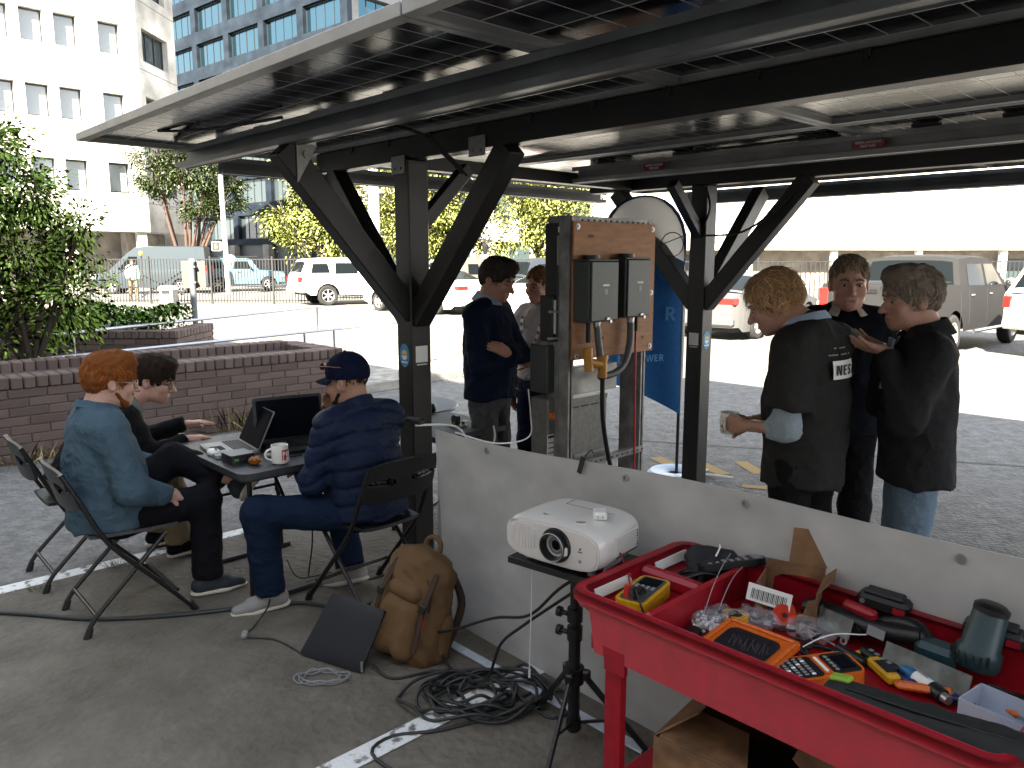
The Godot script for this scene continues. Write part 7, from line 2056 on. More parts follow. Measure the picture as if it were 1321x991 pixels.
	tube_thing("charging_cable", "thin cable lying under the cap wearer's chair", "cable", [Vector3(-1.25, .10, -4.10), Vector3(-1.16, .03, -4.02), Vector3(-1.0, .010, -4.15), Vector3(-.8, .010, -4.05), Vector3(-.62, .010, -4.2)], .004, cm)
	var ps := thing("power_strip", "white plug block beside the backpack at the banner's foot", "power strip", Vector3(-.37, 0, -3.30))
	obj("block", mb().box(Vector3(0, .09, 0), Vector3(.04, .05, .035), Basis(UP, .4), .006), mats["white_plastic"], ps)
	obj("lead", mb().tube(smooth_path([Vector3(0, .07, 0), Vector3(-.02, .03, .0), Vector3(-.08, .012, -.05)], 5), .005, 6), mats["black_rubber"], ps)

# ---------------------------------------------------------------- red tool cart and what lies on it
func cart_at(x: float, z: float, h: float) -> Vector3:
	return ab(-2.66 - x, -.70 - z, h)

func cart_thing(called: String, label: String, cat: String, x: float, z: float, h: float, turn := 0.0, pitch := 0.0, roll := 0.0, group := "") -> Node3D:
	var t := thing(called, label, cat, cart_at(x, z, h), 0.0, group)
	t.basis = Basis(-AX, UP, -BX) * Basis(UP, turn) * Basis(Vector3(1, 0, 0), pitch) * Basis(Vector3(0, 0, 1), roll)
	return t

func make_cart() -> void:
	var red := mat("cart_red", .35, .005, .016, .42, 0, tex["fine"], 1.0, tex["b_soft"], .12)
	var t := thing("tool_cart", "red plastic utility cart with a deep tool filled tray", "cart", cart_at(0, 0, 0)); t.basis = Basis(-AX, UP, -BX)
	var L := 1.16; var W := .60; var fl := .685; var top := .80
	obj("tray_floor", mb().box(Vector3(.06, fl - .008, 0), Vector3(L - .18, .016, W - .05), Basis(), .002), red, t)
	var wall := func(u: float, prof: Array) -> void: pass
	# walls with a rolled rim: sweep a profile round the rounded rectangle
	var out := rbox(L, W, .07, 6)
	var prof := [Vector2(-.045, fl - .005), Vector2(-.043, top - .018), Vector2(-.036, top - .004), Vector2(-.020, top), Vector2(-.006, top - .003), Vector2(0, top - .014), Vector2(-.002, top - .030), Vector2(-.010, top - .036), Vector2(-.014, fl - .055), Vector2(-.022, fl - .06)]
	var ext := PackedVector2Array()
	for q in out:
		ext.append(q)
	# extra stations where the wall deepens at the legs
	out = PackedVector2Array()
	for q in ext.size():
		var a := ext[q]; var b := ext[(q + 1) % ext.size()]
		out.append(a)
		if absf(a.x - b.x) > .5:
			for k in [-.49, -.47, .47, .49]:
				out.append(Vector2(k if b.x > a.x else -k, a.y))
	var m := mb(); var n := out.size(); var P := []
	for i in n:
		var a := out[(i + n - 1) % n]; var b := out[(i + 1) % n]
		var e := (b - a).normalized(); var nn := Vector2(e.y, -e.x)
		var row := []
		for q in prof:
			var qy: float = q.y
			if absf(out[i].x) > .49: qy = maxf(qy, .752)
			row.append(Vector3(out[i].x + nn.x * q.x, qy, -(out[i].y + nn.y * q.x)))
		P.append(row)
	for i in n:
		var k := (i + 1) % n
		for j in prof.size() - 1:
			var d: Vector2 = (prof[j + 1] - prof[j]).normalized()
			var mk := func(ii: int, jj: int) -> Vector3:
				var a := out[(ii + n - 1) % n]; var b := out[(ii + 1) % n]; var e := (b - a).normalized()
				var d0: Vector2 = (prof[jj] - prof[maxi(jj - 1, 0)]).normalized(); var d1: Vector2 = (prof[mini(jj + 1, prof.size() - 1)] - prof[jj]).normalized()
				var dd := (d0 + d1).normalized()
				return Vector3(e.y * -dd.y * -1.0, 0, -(-e.x * -dd.y * -1.0)) * -1.0 * -1.0 + Vector3(0, dd.x, 0)
			m.quad_s(P[i][j], P[k][j], P[k][j + 1], P[i][j + 1], mk.call(i, j), mk.call(k, j), mk.call(k, j + 1), mk.call(i, j + 1))
	obj("tray_wall", m, red, t)
	# end compartments: raised floor, divider and cross rib
	obj("end_shelf", mb().box(Vector3(-.425, .735, 0), Vector3(.24, .012, W - .10), Basis(), .002), red, t)
	obj("divider", mb().box(Vector3(-.31, .740, 0), Vector3(.020, .11, W - .09), Basis(), .006), red, t)
	obj("cross_rib", mb().box(Vector3(-.428, .764, -.03), Vector3(.222, .05, .045), Basis(), .012), red, t)
	for q in [[-.43, .135], [-.43, -.165]]: obj("pale_liner", mb().box(Vector3(-.525, .768, q[1]), Vector3(.006, .03, .17), Basis(Vector3(0, 0, 1), .2)), mats["label_white"], t)
	# legs with curved gussets, lower shelf
	for sx in [-1.0, 1.0]:
		for sz in [-1.0, 1.0]:
			var lg := PackedVector2Array([Vector2(-.045, .10), Vector2(.045, .10), Vector2(.045, .66), Vector2(-.045, .66)])
			obj("leg", mb().box(Vector3(sx * .422, .385, sz * .245), Vector3(.058, .55, .05), Basis(), .012), red, t)
			var g := PackedVector2Array()
			for k in 9:
				var a := PI * .5 * k / 8.0
				g.append(Vector2(-.505 + .073 * sin(a), .595 + .157 * cos(a)))
			g.append(Vector2(-.36, .595)); g.append(Vector2(-.36, .762)); g.append(Vector2(-.505, .762))
			var gx := Transform3D(Basis(Vector3(-sx, 0, 0), UP, Vector3(0, 0, -sx)), Vector3(0, 0, sz * .279))
			obj("gusset", mb().prism(g, .016, gx), red, t)
	obj("apron", mb().box(Vector3(0, .655, .268), Vector3(.99, .05, .014), Basis(), .004).box(Vector3(0, .655, -.268), Vector3(.99, .05, .014), Basis(), .004), red, t)
	obj("lower_shelf", mb().box(Vector3(0, .13, 0), Vector3(1.02, .06, .54), Basis(), .015), red, t)
	for sx in [-1.0, 1.0]:
		for sz in [-1.0, 1.0]:
			obj("castor", mb().cyl(Vector3(sx * .41 - .015, .05, sz * .22), Vector3(sx * .41 + .015, .05, sz * .22), .05, -1, 18), mats["black_rubber"], t)
	var bp: Material = mats["black_plastic"]
	var org := mat("case_orange", .72, .14, .012, .4, 0, tex["fine"], 4.0)
	var yel := mat("tool_yellow", .70, .36, .012, .38, 0, tex["fine"], 4.0)
	var ink: Material = mats["ink"]; var wht: Material = mats["ink_white"]
	var lime := mat("lime", .22, .36, .03, .6)
	var clear := mat("bag_film", .75, .72, .78, .18); clear.transparency = BaseMaterial3D.TRANSPARENCY_ALPHA; clear.albedo_color.a = .16
	var i: Node3D
	# multimeter
	i = cart_thing("multimeter", "yellow multimeter with black and red probe plugs in the cart's end tray", "multimeter", -.425, .12, .742, PI / 2 + .22)
	obj("case", plate(mb(), .205, .098, .022, .042, Vector3(0, .022, 0)), yel, i)
	var mf := obj("face", plate(mb(), .180, .074, .010, .004, Vector3(0, .044, 0)), mat("meter_face", .05, .052, .058, .4), i)
	obj("display", mb().box(Vector3(.052, .047, 0), Vector3(.056, .002, .060), Basis(), .001), mats["screen_dark"], mf)
	obj("dial", mb().cyl(Vector3(-.028, .045, 0), Vector3(-.028, .053, 0), .021, .019, 20).box(Vector3(-.028, .056, 0), Vector3(.034, .006, .007), Basis(), .002), bp, mf)
	for k in 8: obj("button", mb().box(Vector3(.006 + .012 * (k / 4), .047, -.026 + .017 * (k % 4)), Vector3(.008, .003, .010), Basis(), .001), mats["grey_plastic"], mf)
	for k in 2:
		obj("probe_plug", mb().cyl(Vector3(-.078, .045, -.018 + .03 * k), Vector3(-.078, .080, -.018 + .03 * k), .0085, .007, 12).box(Vector3(-.066, .070, -.018 + .03 * k), Vector3(.026, .013, .013), Basis(), .003), bp if k == 1 else mat("probe_red", .45, .02, .02, .4), i)
	obj("red_probe_lead", mb().tube(smooth_path([Vector3(-.055, .070, -.018), Vector3(.0, .078, -.05), Vector3(.06, .05, -.07), Vector3(.12, .02, -.10), Vector3(.20, .045, -.17), Vector3(.26, .05, -.22), Vector3(.30, -.02, -.24)], 6), .003, 6), mat("wire_red", .25, .015, .015, .5), i)
	obj("black_probe_lead", mb().tube(smooth_path([Vector3(-.078, .078, .012), Vector3(-.105, .07, .03), Vector3(-.108, .02, .052)], 5), .003, 6), bp, i)
	# dark cable bunch, remote and cloth
	tube_thing("cable_bunch", "dark red and black lead bunched beside the multimeter", "cable", [cart_at(-.36, -.08, .76), cart_at(-.40, -.14, .775), cart_at(-.44, -.10, .77), cart_at(-.42, -.06, .765), cart_at(-.38, -.12, .78), cart_at(-.35, -.16, .77)], .009, bp)
	i = cart_thing("remote_control", "black remote control with grey buttons leaning in the cart's end tray", "remote control", -.335, -.215, .800, .95, -.12, .06)
	obj("case", plate(mb(), .22, .055, .016, .022, Vector3(0, 0, 0)), bp, i)
	for r in 6:
		for c in 3: obj("button", mb().box(Vector3(-.075 + .024 * r, .0125, -.015 + .015 * c), Vector3(.014, .004, .010), Basis(), .002), mats["grey_plastic"], i)
	obj("display", mb().box(Vector3(.085, .0118, 0), Vector3(.03, .002, .04), Basis(), .001), mats["grey_plastic"], i)
	i = cart_thing("cloth_bundle", "black cloth roll tied with a pale cord in the cart's far end tray", "cloth roll", -.43, -.18, .742)
	var S := folds(Sdf.new(), .010, 16.0)
	S.cap(Vector3(-.02, .04, -.03), Vector3(.07, .055, -.05), .045, .035, .03); S.cap(Vector3(.02, .03, .03), Vector3(.05, .05, .01), .035, .03, .03); S.build(.007)
	obj("cloth", S.mesh(), mat("cloth_black", .012, .013, .018, .8, 0, tex["weave"], 12.0), i)
	obj("cord", mb().tube(smooth_path([Vector3(.03, .092, -.07), Vector3(.05, .096, -.04), Vector3(.06, .078, .0), Vector3(.06, .05, .02)], 5), .003, 6), mats["label_white"], i)
	# twisted pair
	for k in 2:
		var pts := []
		for q in 40:
			var u := q / 39.0
			var base := cart_at(-.30 + .03 * k + .03 * u, -.15 + .20 * u - .02 * k, .86 - .15 * u + .03 * sin(u * PI) - .04 * (1 - u) * k)
			pts.append(base + Vector3.ZERO)
		tube_thing("twisted_wire", ["black and white twisted wire standing up from the cart, left strand", "black and white twisted wire standing up from the cart, right strand"][k], "wire", pts, .0014, mats["grey_plastic"], "", 2)
	# small cardboard carton with red reels
	i = cart_thing("small_carton", "torn open small cardboard carton with a barcode label and red reels inside", "cardboard box", -.13, -.205, .688, .30)
	var card := mat("cardboard", .26, .135, .062, .85, 0, tex["blot"], 2.0, tex["b_fine"], .3)
	var ct := .004
	obj("side", mb().box(Vector3(0, .075, -.075), Vector3(.17, .15, ct)), card, i)
	obj("side", mb().box(Vector3(.083, .062, 0), Vector3(ct, .125, .146)), card, i)
	obj("side", mb().box(Vector3(-.083, .062, 0), Vector3(ct, .125, .146)), card, i)
	obj("torn_front", mb().prism(PackedVector2Array([Vector2(-.085, 0), Vector2(.085, 0), Vector2(.085, .11), Vector2(.06, .10), Vector2(.05, .06), Vector2(.01, .045), Vector2(-.02, .03), Vector2(-.06, .04), Vector2(-.07, .12), Vector2(-.085, .13)]), ct, Transform3D(Basis(), Vector3(0, 0, .075))), card, i)
	obj("bottom", mb().box(Vector3(0, .003, 0), Vector3(.16, .006, .146)), card, i)
	obj("flap", mb().prism(PackedVector2Array([Vector2(-.05, 0), Vector2(.07, 0), Vector2(.075, .11), Vector2(-.045, .105)]), ct, Transform3D(Basis(Vector3(1, 0, 0), -.25), Vector3(.03, .15, -.076))), card, i)
	obj("flap", mb().prism(PackedVector2Array([Vector2(-.07, 0), Vector2(.07, 0), Vector2(.05, .05), Vector2(-.055, .06)]), ct, Transform3D(Basis(UP, PI / 2) * Basis(Vector3(1, 0, 0), .7), Vector3(.085, .125, 0))), card, i)
	var lb := obj("barcode_label", mb().box(Vector3(-.045, .092, .083), Vector3(.125, .052, .001), Basis(Vector3(0, 0, 1), -.12) * Basis(Vector3(1, 0, 0), -.12)), mats["label_white"], i)
	for k in 22: obj("bar", mb().box(Vector3(-.094 + .0046 * k, .0955 - .00055 * k, .0842), Vector3([.0018, .0028, .0012][(k * 7) % 3], .030, .001), Basis(Vector3(0, 0, 1), -.12) * Basis(Vector3(1, 0, 0), -.12)), ink, lb)
	var reel := mat("reel_red", .50, .035, .015, .35)
	for k in 2:
		var r := cart_thing("wire_reel", ["red plastic reel behind, inside the torn carton", "red plastic reel in front, inside the torn carton"][k], "reel", -.165 + .055 * k, -.15 + .015 * k, .735, .5)
		var rx := Transform3D(Basis(Vector3(1, 0, 0), PI / 2 - .15), Vector3.ZERO)
		obj("flange", mb().lathe([Vector2(.008, .018), Vector2(.030, .018), Vector2(.033, .014), Vector2(.033, .010), Vector2(.012, .006), Vector2(.012, -.01), Vector2(.033, -.014), Vector2(.033, -.018), Vector2(0, -.018)], 26, rx), reel, r)
		obj("hole", mb().cyl(rx * Vector3(0, .0175, 0), rx * Vector3(0, .0192, 0), .007, -1, 14), ink, r)
	# film bags
	var bags := [["clear bag of small white parts on the cart tray", -.245, .045, .05, .035, .045, true], ["crumpled clear bag of dark leads behind the orange case", -.17, -.10, .075, .03, .05, false], ["crumpled clear bag of black parts right of the red reels", -.03, -.14, .075, .032, .055, false], ["dark film bag against the end tray divider", -.255, -.03, .05, .03, .045, false]]
	for q in bags:
		i = cart_thing("parts_bag", q[0], "bag", q[1], q[2], .688, rng.randf_range(-.5, .5), 0, 0, "film bags of small parts on the cart")
		S = folds(Sdf.new(), .016, 26.0)
		S.ell(Vector3(0, q[4] * .8, 0), Vector3(q[3], q[4], q[5]), Basis(), .02); S.build(.006)
		obj("film", S.mesh(), clear, i)
		var parts := mb()
		for k in 46:
			var p := Vector3(rng.randfn(0, .42) * q[3], .006 + rng.randf() * q[4] * 1.1, rng.randfn(0, .42) * q[5])
			if q[6]: parts.box(p, Vector3(.010, .006, .007), Basis(Vector3(rng.randf(), rng.randf(), rng.randf()).normalized(), rng.randf() * 3.0), .001)
			elif k < 12: parts.tube([p, p + Vector3(rng.randfn(0, .03), rng.randf_range(0, .015), rng.randfn(0, .03))], .004, 5)
		obj("small_parts", parts, mats["label_white"] if q[6] else bp, i).set_meta("kind", "stuff")
	i = cart_thing("tape_measure", "small yellow tape measure behind the orange case", "tape measure", -.215, -.045, .690, .4)
	obj("case", mb().prism(rbox(.075, .062, .024), .034, Transform3D(FLAT, Vector3(0, .02, 0)), true), yel, i)
	obj("face_badge", mb().cyl(Vector3(0, .037, 0), Vector3(0, .0385, 0), .020, -1, 20), bp, i)
	i = cart_thing("pocket_torch", "small grey pocket torch by the tray divider", "torch", -.275, .10, .70, .9, 0, .5)
	obj("barrel", mb().cyl(Vector3(-.045, 0, 0), Vector3(.045, 0, 0), .0115, -1, 14), mats["alu"], i)
	obj("head", mb().cyl(Vector3(-.07, 0, 0), Vector3(-.042, 0, 0), .016, .012, 14), bp, i)
	i = cart_thing("dark_puck", "round black cap beside the pocket torch", "cap", -.25, .12, .69)
	obj("cap", mb().lathe([Vector2(.026, 0), Vector2(.026, .03), Vector2(.022, .034), Vector2(0, .034)], 18), bp, i)
	# orange organiser
	i = cart_thing("organiser_case", "bright orange organiser case with a dark window lid", "organiser case", -.085, .115, .690, .0, .10, 0)
	obj("tray", plate(mb(), .205, .185, .014, .038, Vector3(0, .019, 0)), bp, i)
	var lid := plate(mb(), .215, .195, .016, .012, Vector3(0, .044, 0))
	var li := obj("lid", lid, org, i)
	obj("rim", mb().box(Vector3(0, .053, .085), Vector3(.185, .008, .012), Basis(), .003).box(Vector3(0, .053, -.085), Vector3(.185, .008, .012), Basis(), .003).box(Vector3(.096, .053, 0), Vector3(.012, .008, .15), Basis(), .003).box(Vector3(-.096, .053, 0), Vector3(.012, .008, .15), Basis(), .003), org, li)
	obj("window", plate(mb(), .150, .115, .025, .003, Vector3(0, .0515, 0)), mat("smoked_window", .02, .016, .020, .12), li)
	var bits := mb()
	for k in 14: bits.bar(Vector3(-.05 + .008 * k, .0536, rng.randf_range(-.03, .0)), Vector3(-.05 + .008 * k + .012, .0536, rng.randf_range(.01, .035)), .002, .001)
	obj("contents_glint", bits, mat("dim_metal", .12, .11, .12, .3, .5), li).set_meta("kind", "stuff")
	for k in 2: obj("latch", mb().box(Vector3(-.05 + .1 * k, .036, .098), Vector3(.03, .028, .008), Basis(), .003), org, i)
	# label printer
	i = cart_thing("label_printer", "orange hand held label printer with a black keypad", "label printer", .085, .085, .690, PI * .5 - .62, 0, .06)
	obj("case", mb().prism(rbox(.235, .112, .030), .042, Transform3D(FLAT, Vector3(0, .022, 0)), true), org, i)
	var kp := obj("keypad", plate(mb(), .112, .092, .010, .003, Vector3(-.048, .0445, 0)), bp, i)
	for r in 5:
		for c in 7: obj("key", mb().box(Vector3(-.090 + .018 * r, .047, -.036 + .012 * c), Vector3(.010, .003, .007), Basis(), .001), mats["grey_plastic"] if (r + c) % 5 else wht, kp)
	obj("band", plate(mb(), .020, .086, .006, .004, Vector3(.020, .0447, 0)), org, i)
	obj("band_slot", plate(mb(), .008, .07, .003, .002, Vector3(.020, .0472, 0)), wht, i)
	var sc := obj("display_panel", plate(mb(), .072, .090, .010, .003, Vector3(.072, .0445, 0)), bp, i)
	obj("display", mb().box(Vector3(.080, .0468, 0), Vector3(.038, .001, .06)), mats["screen_dark"], sc)
	for k in 5: obj("key", mb().box(Vector3(.048, .047, -.03 + .015 * k), Vector3(.009, .003, .009), Basis(), .001), mats["grey_plastic"], sc)
	i = cart_thing("tape_cassette", "small pale tape cassette beside the label printer", "cassette", .155, .01, .690, .6)
	obj("case", mb().box(Vector3(0, .018, 0), Vector3(.034, .034, .026), Basis(), .004), mats["white_plastic"], i)
	# wire tools
	i = cart_thing("yellow_tester", "small yellow tester with a wrist loop and dark face", "tester", .195, -.075, .690, -.65)
	obj("case", mb().box(Vector3(0, .015, 0), Vector3(.105, .028, .036), Basis(), .007), yel, i)
	obj("face", mb().box(Vector3(.005, .0300, 0), Vector3(.06, .002, .028), Basis(), .001), bp, i)
	obj("loop", mb().tube(smooth_path([Vector3(-.05, .012, .01), Vector3(-.085, .014, .025), Vector3(-.10, .014, .0), Vector3(-.085, .014, -.02), Vector3(-.05, .014, -.01)], 5), .006, 8), yel, i)
	i = cart_thing("black_tester", "black clamp meter lying behind the yellow tester", "clamp meter", .165, -.12, .690, -.5)
	obj("body", mb().box(Vector3(0, .014, 0), Vector3(.12, .026, .04), Basis(), .008), bp, i)
	for k in 4: obj("mark", mb().box(Vector3(-.03 + .022 * k, .0276, 0), Vector3(.012, .001, .012)), mats["grey_plastic"], i)
	i = cart_thing("blue_handled_tool", "blue and grey handled cylindrical tool with a chrome tip", "hand tool", .285, -.085, .700, -.55)
	obj("grip", mb().cyl(Vector3(-.085, .008, 0), Vector3(-.02, .008, 0), .015, .017, 16), mat("tool_blue", .02, .12, .28, .4), i)
	obj("barrel", mb().cyl(Vector3(-.02, .008, 0), Vector3(.035, .008, 0), .0185, -1, 16), mats["label_white"], i)
	obj("collar", mb().cyl(Vector3(.035, .008, 0), Vector3(.07, .008, 0), .020, .018, 16), bp, i)
	obj("tip", mb().cyl(Vector3(.07, .008, 0), Vector3(.088, .008, 0), .013, .011, 16), mats["bolt"], i)
	obj("clip", mb().box(Vector3(-.005, .029, 0), Vector3(.05, .003, .006), Basis(), .001), mats["bolt"], i)
	# power tools
	var teal := mat("tool_teal", .012, .045, .055, .4, 0, tex["fine"], 4.0)
	var shoe_m := mat("tool_shoe", .26, .29, .28, .38, .6, tex["blot"], 4.0)
	i = cart_thing("trim_saw", "teal motored cordless trim saw with a grey base plate at the cart's right end", "power saw", .30, -.165, .690, -.15, .0, .0)
	obj("base_plate", mb().box(Vector3(-.01, .040, .060), Vector3(.215, .062, .004), Basis(Vector3(1, 0, 0), -.35), .001), shoe_m, i)
	obj("plate_lip", mb().box(Vector3(.085, .012, .075), Vector3(.045, .03, .003), Basis(Vector3(1, 0, 0), -.35)), shoe_m, i)
	obj("motor_housing", mb().lathe([Vector2(.050, 0), Vector2(.055, .01), Vector2(.053, .045), Vector2(.045, .055), Vector2(.040, .14), Vector2(.034, .152), Vector2(0, .155)], 26, Transform3D(Basis(Vector3(1, 0, 0), -.18) * Basis(Vector3(0, 0, 1), -.10), Vector3(.06, .05, -.045))), teal, i)
	obj("end_cap", mb().lathe([Vector2(.041, .145), Vector2(.041, .158), Vector2(.03, .166), Vector2(0, .167)], 26, Transform3D(Basis(Vector3(1, 0, 0), -.18) * Basis(Vector3(0, 0, 1), -.10), Vector3(.06, .05, -.045))), bp, i)
	for k in 7:
		var a := -1.0 + k * .33
		obj("vent_slot", mb().box(Vector3(.06 + cos(a + PI / 2) * .053, .085, -.040 + sin(a + PI / 2) * .053), Vector3(.004, .03, .004)), ink, i)
	obj("gear_case", mb().box(Vector3(-.02, .055, -.02), Vector3(.10, .06, .07), Basis(UP, .1), .014), teal, i)
	obj("handle", mb().tube(smooth_path([Vector3(-.05, .06, -.03), Vector3(-.10, .085, -.05), Vector3(-.17, .07, -.05), Vector3(-.22, .04, -.02)], 5), [.026, .027, .027, .026, .025, .024, .023, .023, .023, .023, .024, .025, .026, .026, .026, .026], 12), bp, i)
	i = cart_thing("multi_tool", "black cordless tool with a grey shoe lying along the far tray wall", "power tool", .085, -.195, .690, -.20)
	obj("body", mb().tube(smooth_path([Vector3(-.17, .045, .01), Vector3(-.08, .05, 0), Vector3(.04, .055, -.02), Vector3(.15, .075, -.04)], 5), [.030, .034, .036, .036, .035, .034, .034, .033, .031, .030, .029, .028, .028, .028, .028, .026], 14), bp, i)
	obj("shoe", mb().box(Vector3(-.055, .052, .040), Vector3(.105, .058, .004), Basis(Vector3(1, 0, 0), -.35), .001), shoe_m, i)
	obj("shoe_edge", mb().box(Vector3(-.108, .052, .026), Vector3(.004, .056, .03), Basis(UP, .3)), shoe_m, i)
	obj("red_guard", mb().box(Vector3(-.02, .088, -.02), Vector3(.10, .035, .03), Basis(Vector3(1, 0, 0), .2), .008), red, i)
	obj("rating_label", mb().box(Vector3(.055, .065, .018), Vector3(.05, .026, .002), Basis(Vector3(1, 0, 0), -.25)), mats["grey_plastic"], i)
	obj("blade_screw", mb().cyl(Vector3(.005, .05, .022), Vector3(.005, .05, .034), .012, -1, 14), bp, i)
	obj("ring", mb().lathe([Vector2(.006, -.002), Vector2(.011, -.002), Vector2(.011, .002), Vector2(.006, .002)], 14, Transform3D(Basis(Vector3(1, 0, 0), 1.2), Vector3(-.02, .015, .045))), mats["bolt"], i)
	for k in 2:
		i = cart_thing("battery_pack", ["black tool battery pack resting on the far rim, left one", "black tool battery pack resting on the far rim, right one"][k], "battery", .115 + .27 * k, -.265, .785 + .01 * k, .12, 0, -.05)
		obj("case", mb().box(Vector3(0, .018, 0), Vector3(.135, .042, .066), Basis(), .010), bp, i)
		obj("slide_rail", mb().box(Vector3(.0, .044, 0), Vector3(.10, .012, .05), Basis(), .004), bp, i)
		obj("button", mb().cyl(Vector3(-.05, .02, .031), Vector3(-.05, .02, .036), .007, -1, 12), mats["bolt"], i)
		obj("stripe", mb().box(Vector3(.045, .016, .0335), Vector3(.03, .018, .001)), red, i)
	# dark clutter between the tools
	var coils := [["black lead coiled between the orange case and the film bags", .03, -.06, .05], ["thin black lead tangled beside the yellow tester", .12, -.02, .035], ["black lead looped in front of the trim saw", .22, -.13, .045], ["dark lead heaped at the right end of the tray", .44, -.17, .05]]
	for q in coils:
		var lp := []
		for k in 26: lp.append(cart_at(q[1] + cos(k * .9) * q[3] * (1.0 + .25 * sin(k * 1.7)), q[2] + sin(k * .9) * q[3] * .7 + .012 * sin(k * .5), .692 + .012 * (.5 + .5 * sin(k * 1.3))))
		tube_thing("looped_lead", q[0], "cable", lp, .0042, bp, "", 3)
	i = cart_thing("small_adapter", "small black plug adapter beside the red reels", "adapter", -.055, -.205, .690, .4)
	obj("case", mb().box(Vector3(0, .022, 0), Vector3(.07, .044, .045), Basis(), .007), bp, i)
	for k in 2: obj("prong", mb().box(Vector3(-.01 + .02 * k, .022, .03), Vector3(.006, .003, .016)), mats["bolt"], i)
	i = cart_thing("screwdriver", "black handled screwdriver lying behind the label printer", "screwdriver", .10, -.10, .698, -.35)
	obj("handle", mb().lathe([Vector2(.0, -.05), Vector2(.012, -.048), Vector2(.014, -.02), Vector2(.011, .02), Vector2(.013, .04), Vector2(.006, .05), Vector2(0, .05)], 14, Transform3D(Basis(Vector3(0, 0, 1), PI / 2), Vector3(0, .004, 0))), bp, i)
	obj("shaft", mb().cyl(Vector3(-.05, .004, 0), Vector3(-.14, .004, 0), .0032, -1, 8), mats["bolt"], i)
	# pliers, knives and bin at the right
	i = cart_thing("pliers", "blue handled pliers with orange tips lying in the tray", "pliers", .36, -.075, .695, -.25)
	for s in [-1.0, 1.0]:
		obj("handle", mb().tube(smooth_path([Vector3(-.16, .006, s * .035), Vector3(-.08, .008, s * .026), Vector3(-.01, .008, s * .010), Vector3(.01, .008, 0)], 5), .0095, 8), mat("handle_navy", .012, .02, .12, .45), i)
		obj("jaw", mb().bar(Vector3(.0, .008, s * .004), Vector3(.05, .008, s * .006), .011, .012, UP, .003), mats["black_metal"], i)
	for k in 3:
		i = cart_thing("orange_knife", ["orange handled knife beside the blue pliers", "orange handled knife lying under the clear bin", "orange handled cutter by the trim saw"][k], "knife", [.30, .40, .44][k], [-.05, .04, -.12][k], .70, [.5, -.12, -.5][k])
		obj("handle", mb().box(Vector3(0, .010, 0), Vector3(.13, .020, .028), Basis(), .008), org, i)
		obj("blade", mb().box(Vector3(.085, .010, 0), Vector3(.05, .002, .016)), mats["steel_plate"], i)
	i = cart_thing("clear_bin", "small translucent storage bin at the right end of the tray", "bin", .475, -.035, .690, -.15)
	var bin_m := mat("bin_translucent", .42, .46, .56, .25)
	for q in [[Vector3(0, .03, .055), Vector3(.15, .06, .003)], [Vector3(0, .03, -.055), Vector3(.15, .06, .003)], [Vector3(.075, .03, 0), Vector3(.003, .06, .107)], [Vector3(-.075, .03, 0), Vector3(.003, .06, .107)], [Vector3(0, .002, 0), Vector3(.147, .003, .107)]]: obj("wall", mb().box(q[0], q[1]), bin_m, i)
	i = cart_thing("tool_pouch", "long black fabric tool pouch with lime green end tabs lying along the near wall", "tool pouch", .365, .190, .686, -.03)
	S = folds(Sdf.new(), .006, 14.0)
	S.cap(Vector3(-.17, .05, 0), Vector3(.20, .075, .0), .045, .060, .03, Vector3(0, 0, 1), 1.0); S.cap(Vector3(-.15, .03, .03), Vector3(.19, .04, .035), .03, .04, .03); S.build(.008)
	obj("pouch", S.mesh(), mat("pouch_black", .008, .009, .009, .75, 0, tex["weave"], 12.0, tex["b_fine"], .4), i)
	S = folds(Sdf.new(), .003, 14.0); S.cap(Vector3(.215, .075, .0), Vector3(.245, .075, .0), .062, .058, .03, Vector3.ZERO, 1.0, 3); S.build(.007)
	obj("end_tab", S.mesh(), lime, i)
	obj("end_tab", mb().box(Vector3(-.175, .095, -.01), Vector3(.05, .012, .03), Basis(Vector3(0, 0, 1), .2), .004), lime, i)
	obj("zip", mb().tube(smooth_path([Vector3(-.15, .092, .02), Vector3(.0, .11, .03), Vector3(.19, .128, .02)], 5), .003, 6), bp, i)
	i = cart_thing("black_lead", "black and white twisted lead lying across the tray floor", "wire", .0, 0, .0)
	var tw := []
	for q in 30:
		var u := q / 29.0
		tw.append(Vector3(-.01 + .12 * u, .70 + .015 * sin(u * 4.0) + .05 * u, -.05 - .12 * u))
	obj("strand", mb().tube(tw, .002, 5), mats["label_white"], i)
	# big carton on the lower shelf
	i = cart_thing("cardboard_carton", "large open cardboard carton with peeling tape on the cart's lower shelf", "cardboard box", -.06, .03, .162, .12)
	var bw := .50; var bd := .36; var bh := .27
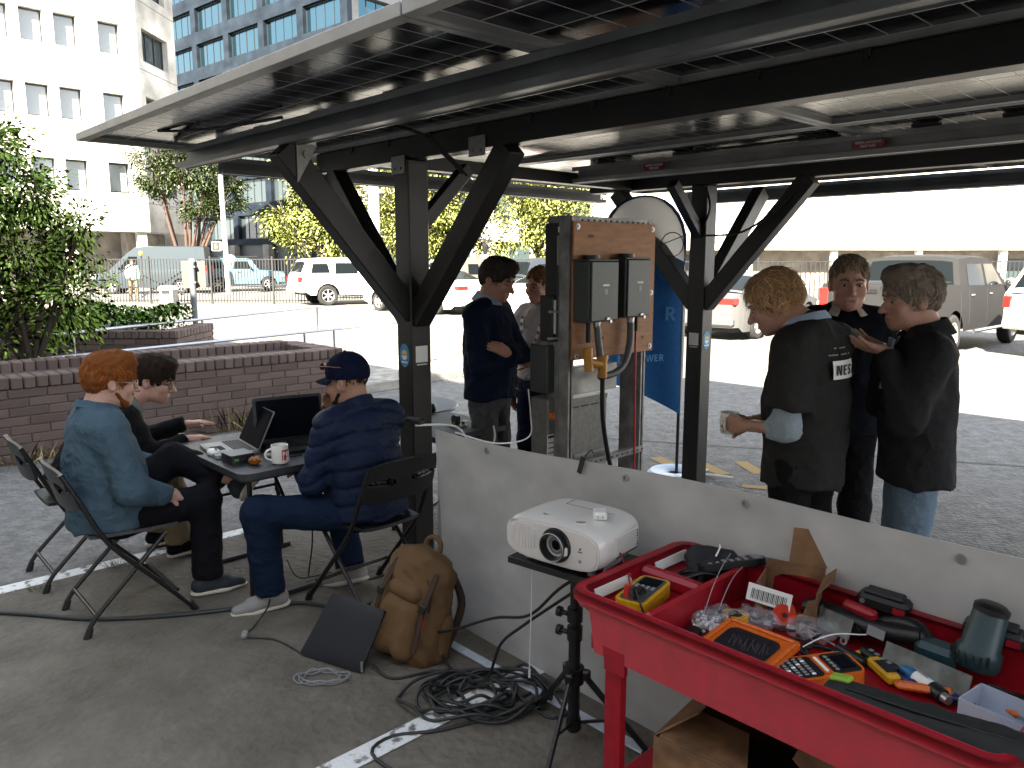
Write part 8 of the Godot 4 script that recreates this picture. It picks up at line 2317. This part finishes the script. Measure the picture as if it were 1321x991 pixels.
	for q in [[Vector3(0, bh * .5, bd * .5), Vector3(bw, bh, .006)], [Vector3(0, bh * .5, -bd * .5), Vector3(bw, bh, .006)], [Vector3(bw * .5, bh * .5, 0), Vector3(.006, bh, bd - .008)], [Vector3(-bw * .5, bh * .5, 0), Vector3(.006, bh, bd - .008)], [Vector3(0, .003, 0), Vector3(bw - .01, .006, bd - .01)]]:
		obj("side", mb().box(q[0], q[1]), card, i)
	obj("flap", mb().prism(PackedVector2Array([Vector2(-.235, .0), Vector2(.02, .0), Vector2(-.04, .16), Vector2(-.20, .175), Vector2(-.24, .16)]), .005, Transform3D(Basis(Vector3(1, 0, 0), -PI / 2 + .05), Vector3(0, bh + .003, bd * .5))), card, i)
	obj("flap", mb().prism(PackedVector2Array([Vector2(-.24, 0), Vector2(.24, 0), Vector2(.22, .16), Vector2(-.23, .165)]), .005, Transform3D(Basis(Vector3(1, 0, 0), .65), Vector3(0, bh, -bd * .5))), card, i)
	obj("flap", mb().prism(PackedVector2Array([Vector2(-.17, 0), Vector2(.17, 0), Vector2(.15, .17), Vector2(-.15, .15)]), .005, Transform3D(Basis(UP, PI / 2) * Basis(Vector3(1, 0, 0), -1.0), Vector3(bw * .5, bh, 0))), card, i)
	obj("flap", mb().prism(PackedVector2Array([Vector2(-.17, 0), Vector2(.17, 0), Vector2(.16, .10), Vector2(-.12, .13)]), .005, Transform3D(Basis(UP, PI / 2) * Basis(Vector3(1, 0, 0), .9), Vector3(-bw * .5, bh, 0))), card, i)
	var tape := mat("packing_tape", .36, .25, .08, .25)
	obj("tape_strip", mb().bar(Vector3(-.22, bh + .035, -.10), Vector3(.10, bh + .012, -.02), .05, .001, UP), tape, i)
	obj("tape_strip", mb().bar(Vector3(.16, bh + .008, .16), Vector3(.19, bh - .12, .1845), .045, .001, Vector3(0, .4, 1)), tape, i)
	var inn := mb().box(Vector3(.06, .13, .02), Vector3(.22, .2, .2), Basis(UP, .3), .02)
	obj("contents", inn, bp, i)

func _ready() -> void:
	rng.seed = 7
	setup()
	make_materials()
	make_ground()
	make_canopy()
	make_buildings()
	make_planters()
	make_street()
	make_vehicles()
	make_plants()
	make_people()
	make_table_group()
	make_back_tables()
	make_rack()
	make_flag()
	make_banner()
	make_projector()
	make_floor_things()
	make_cart()
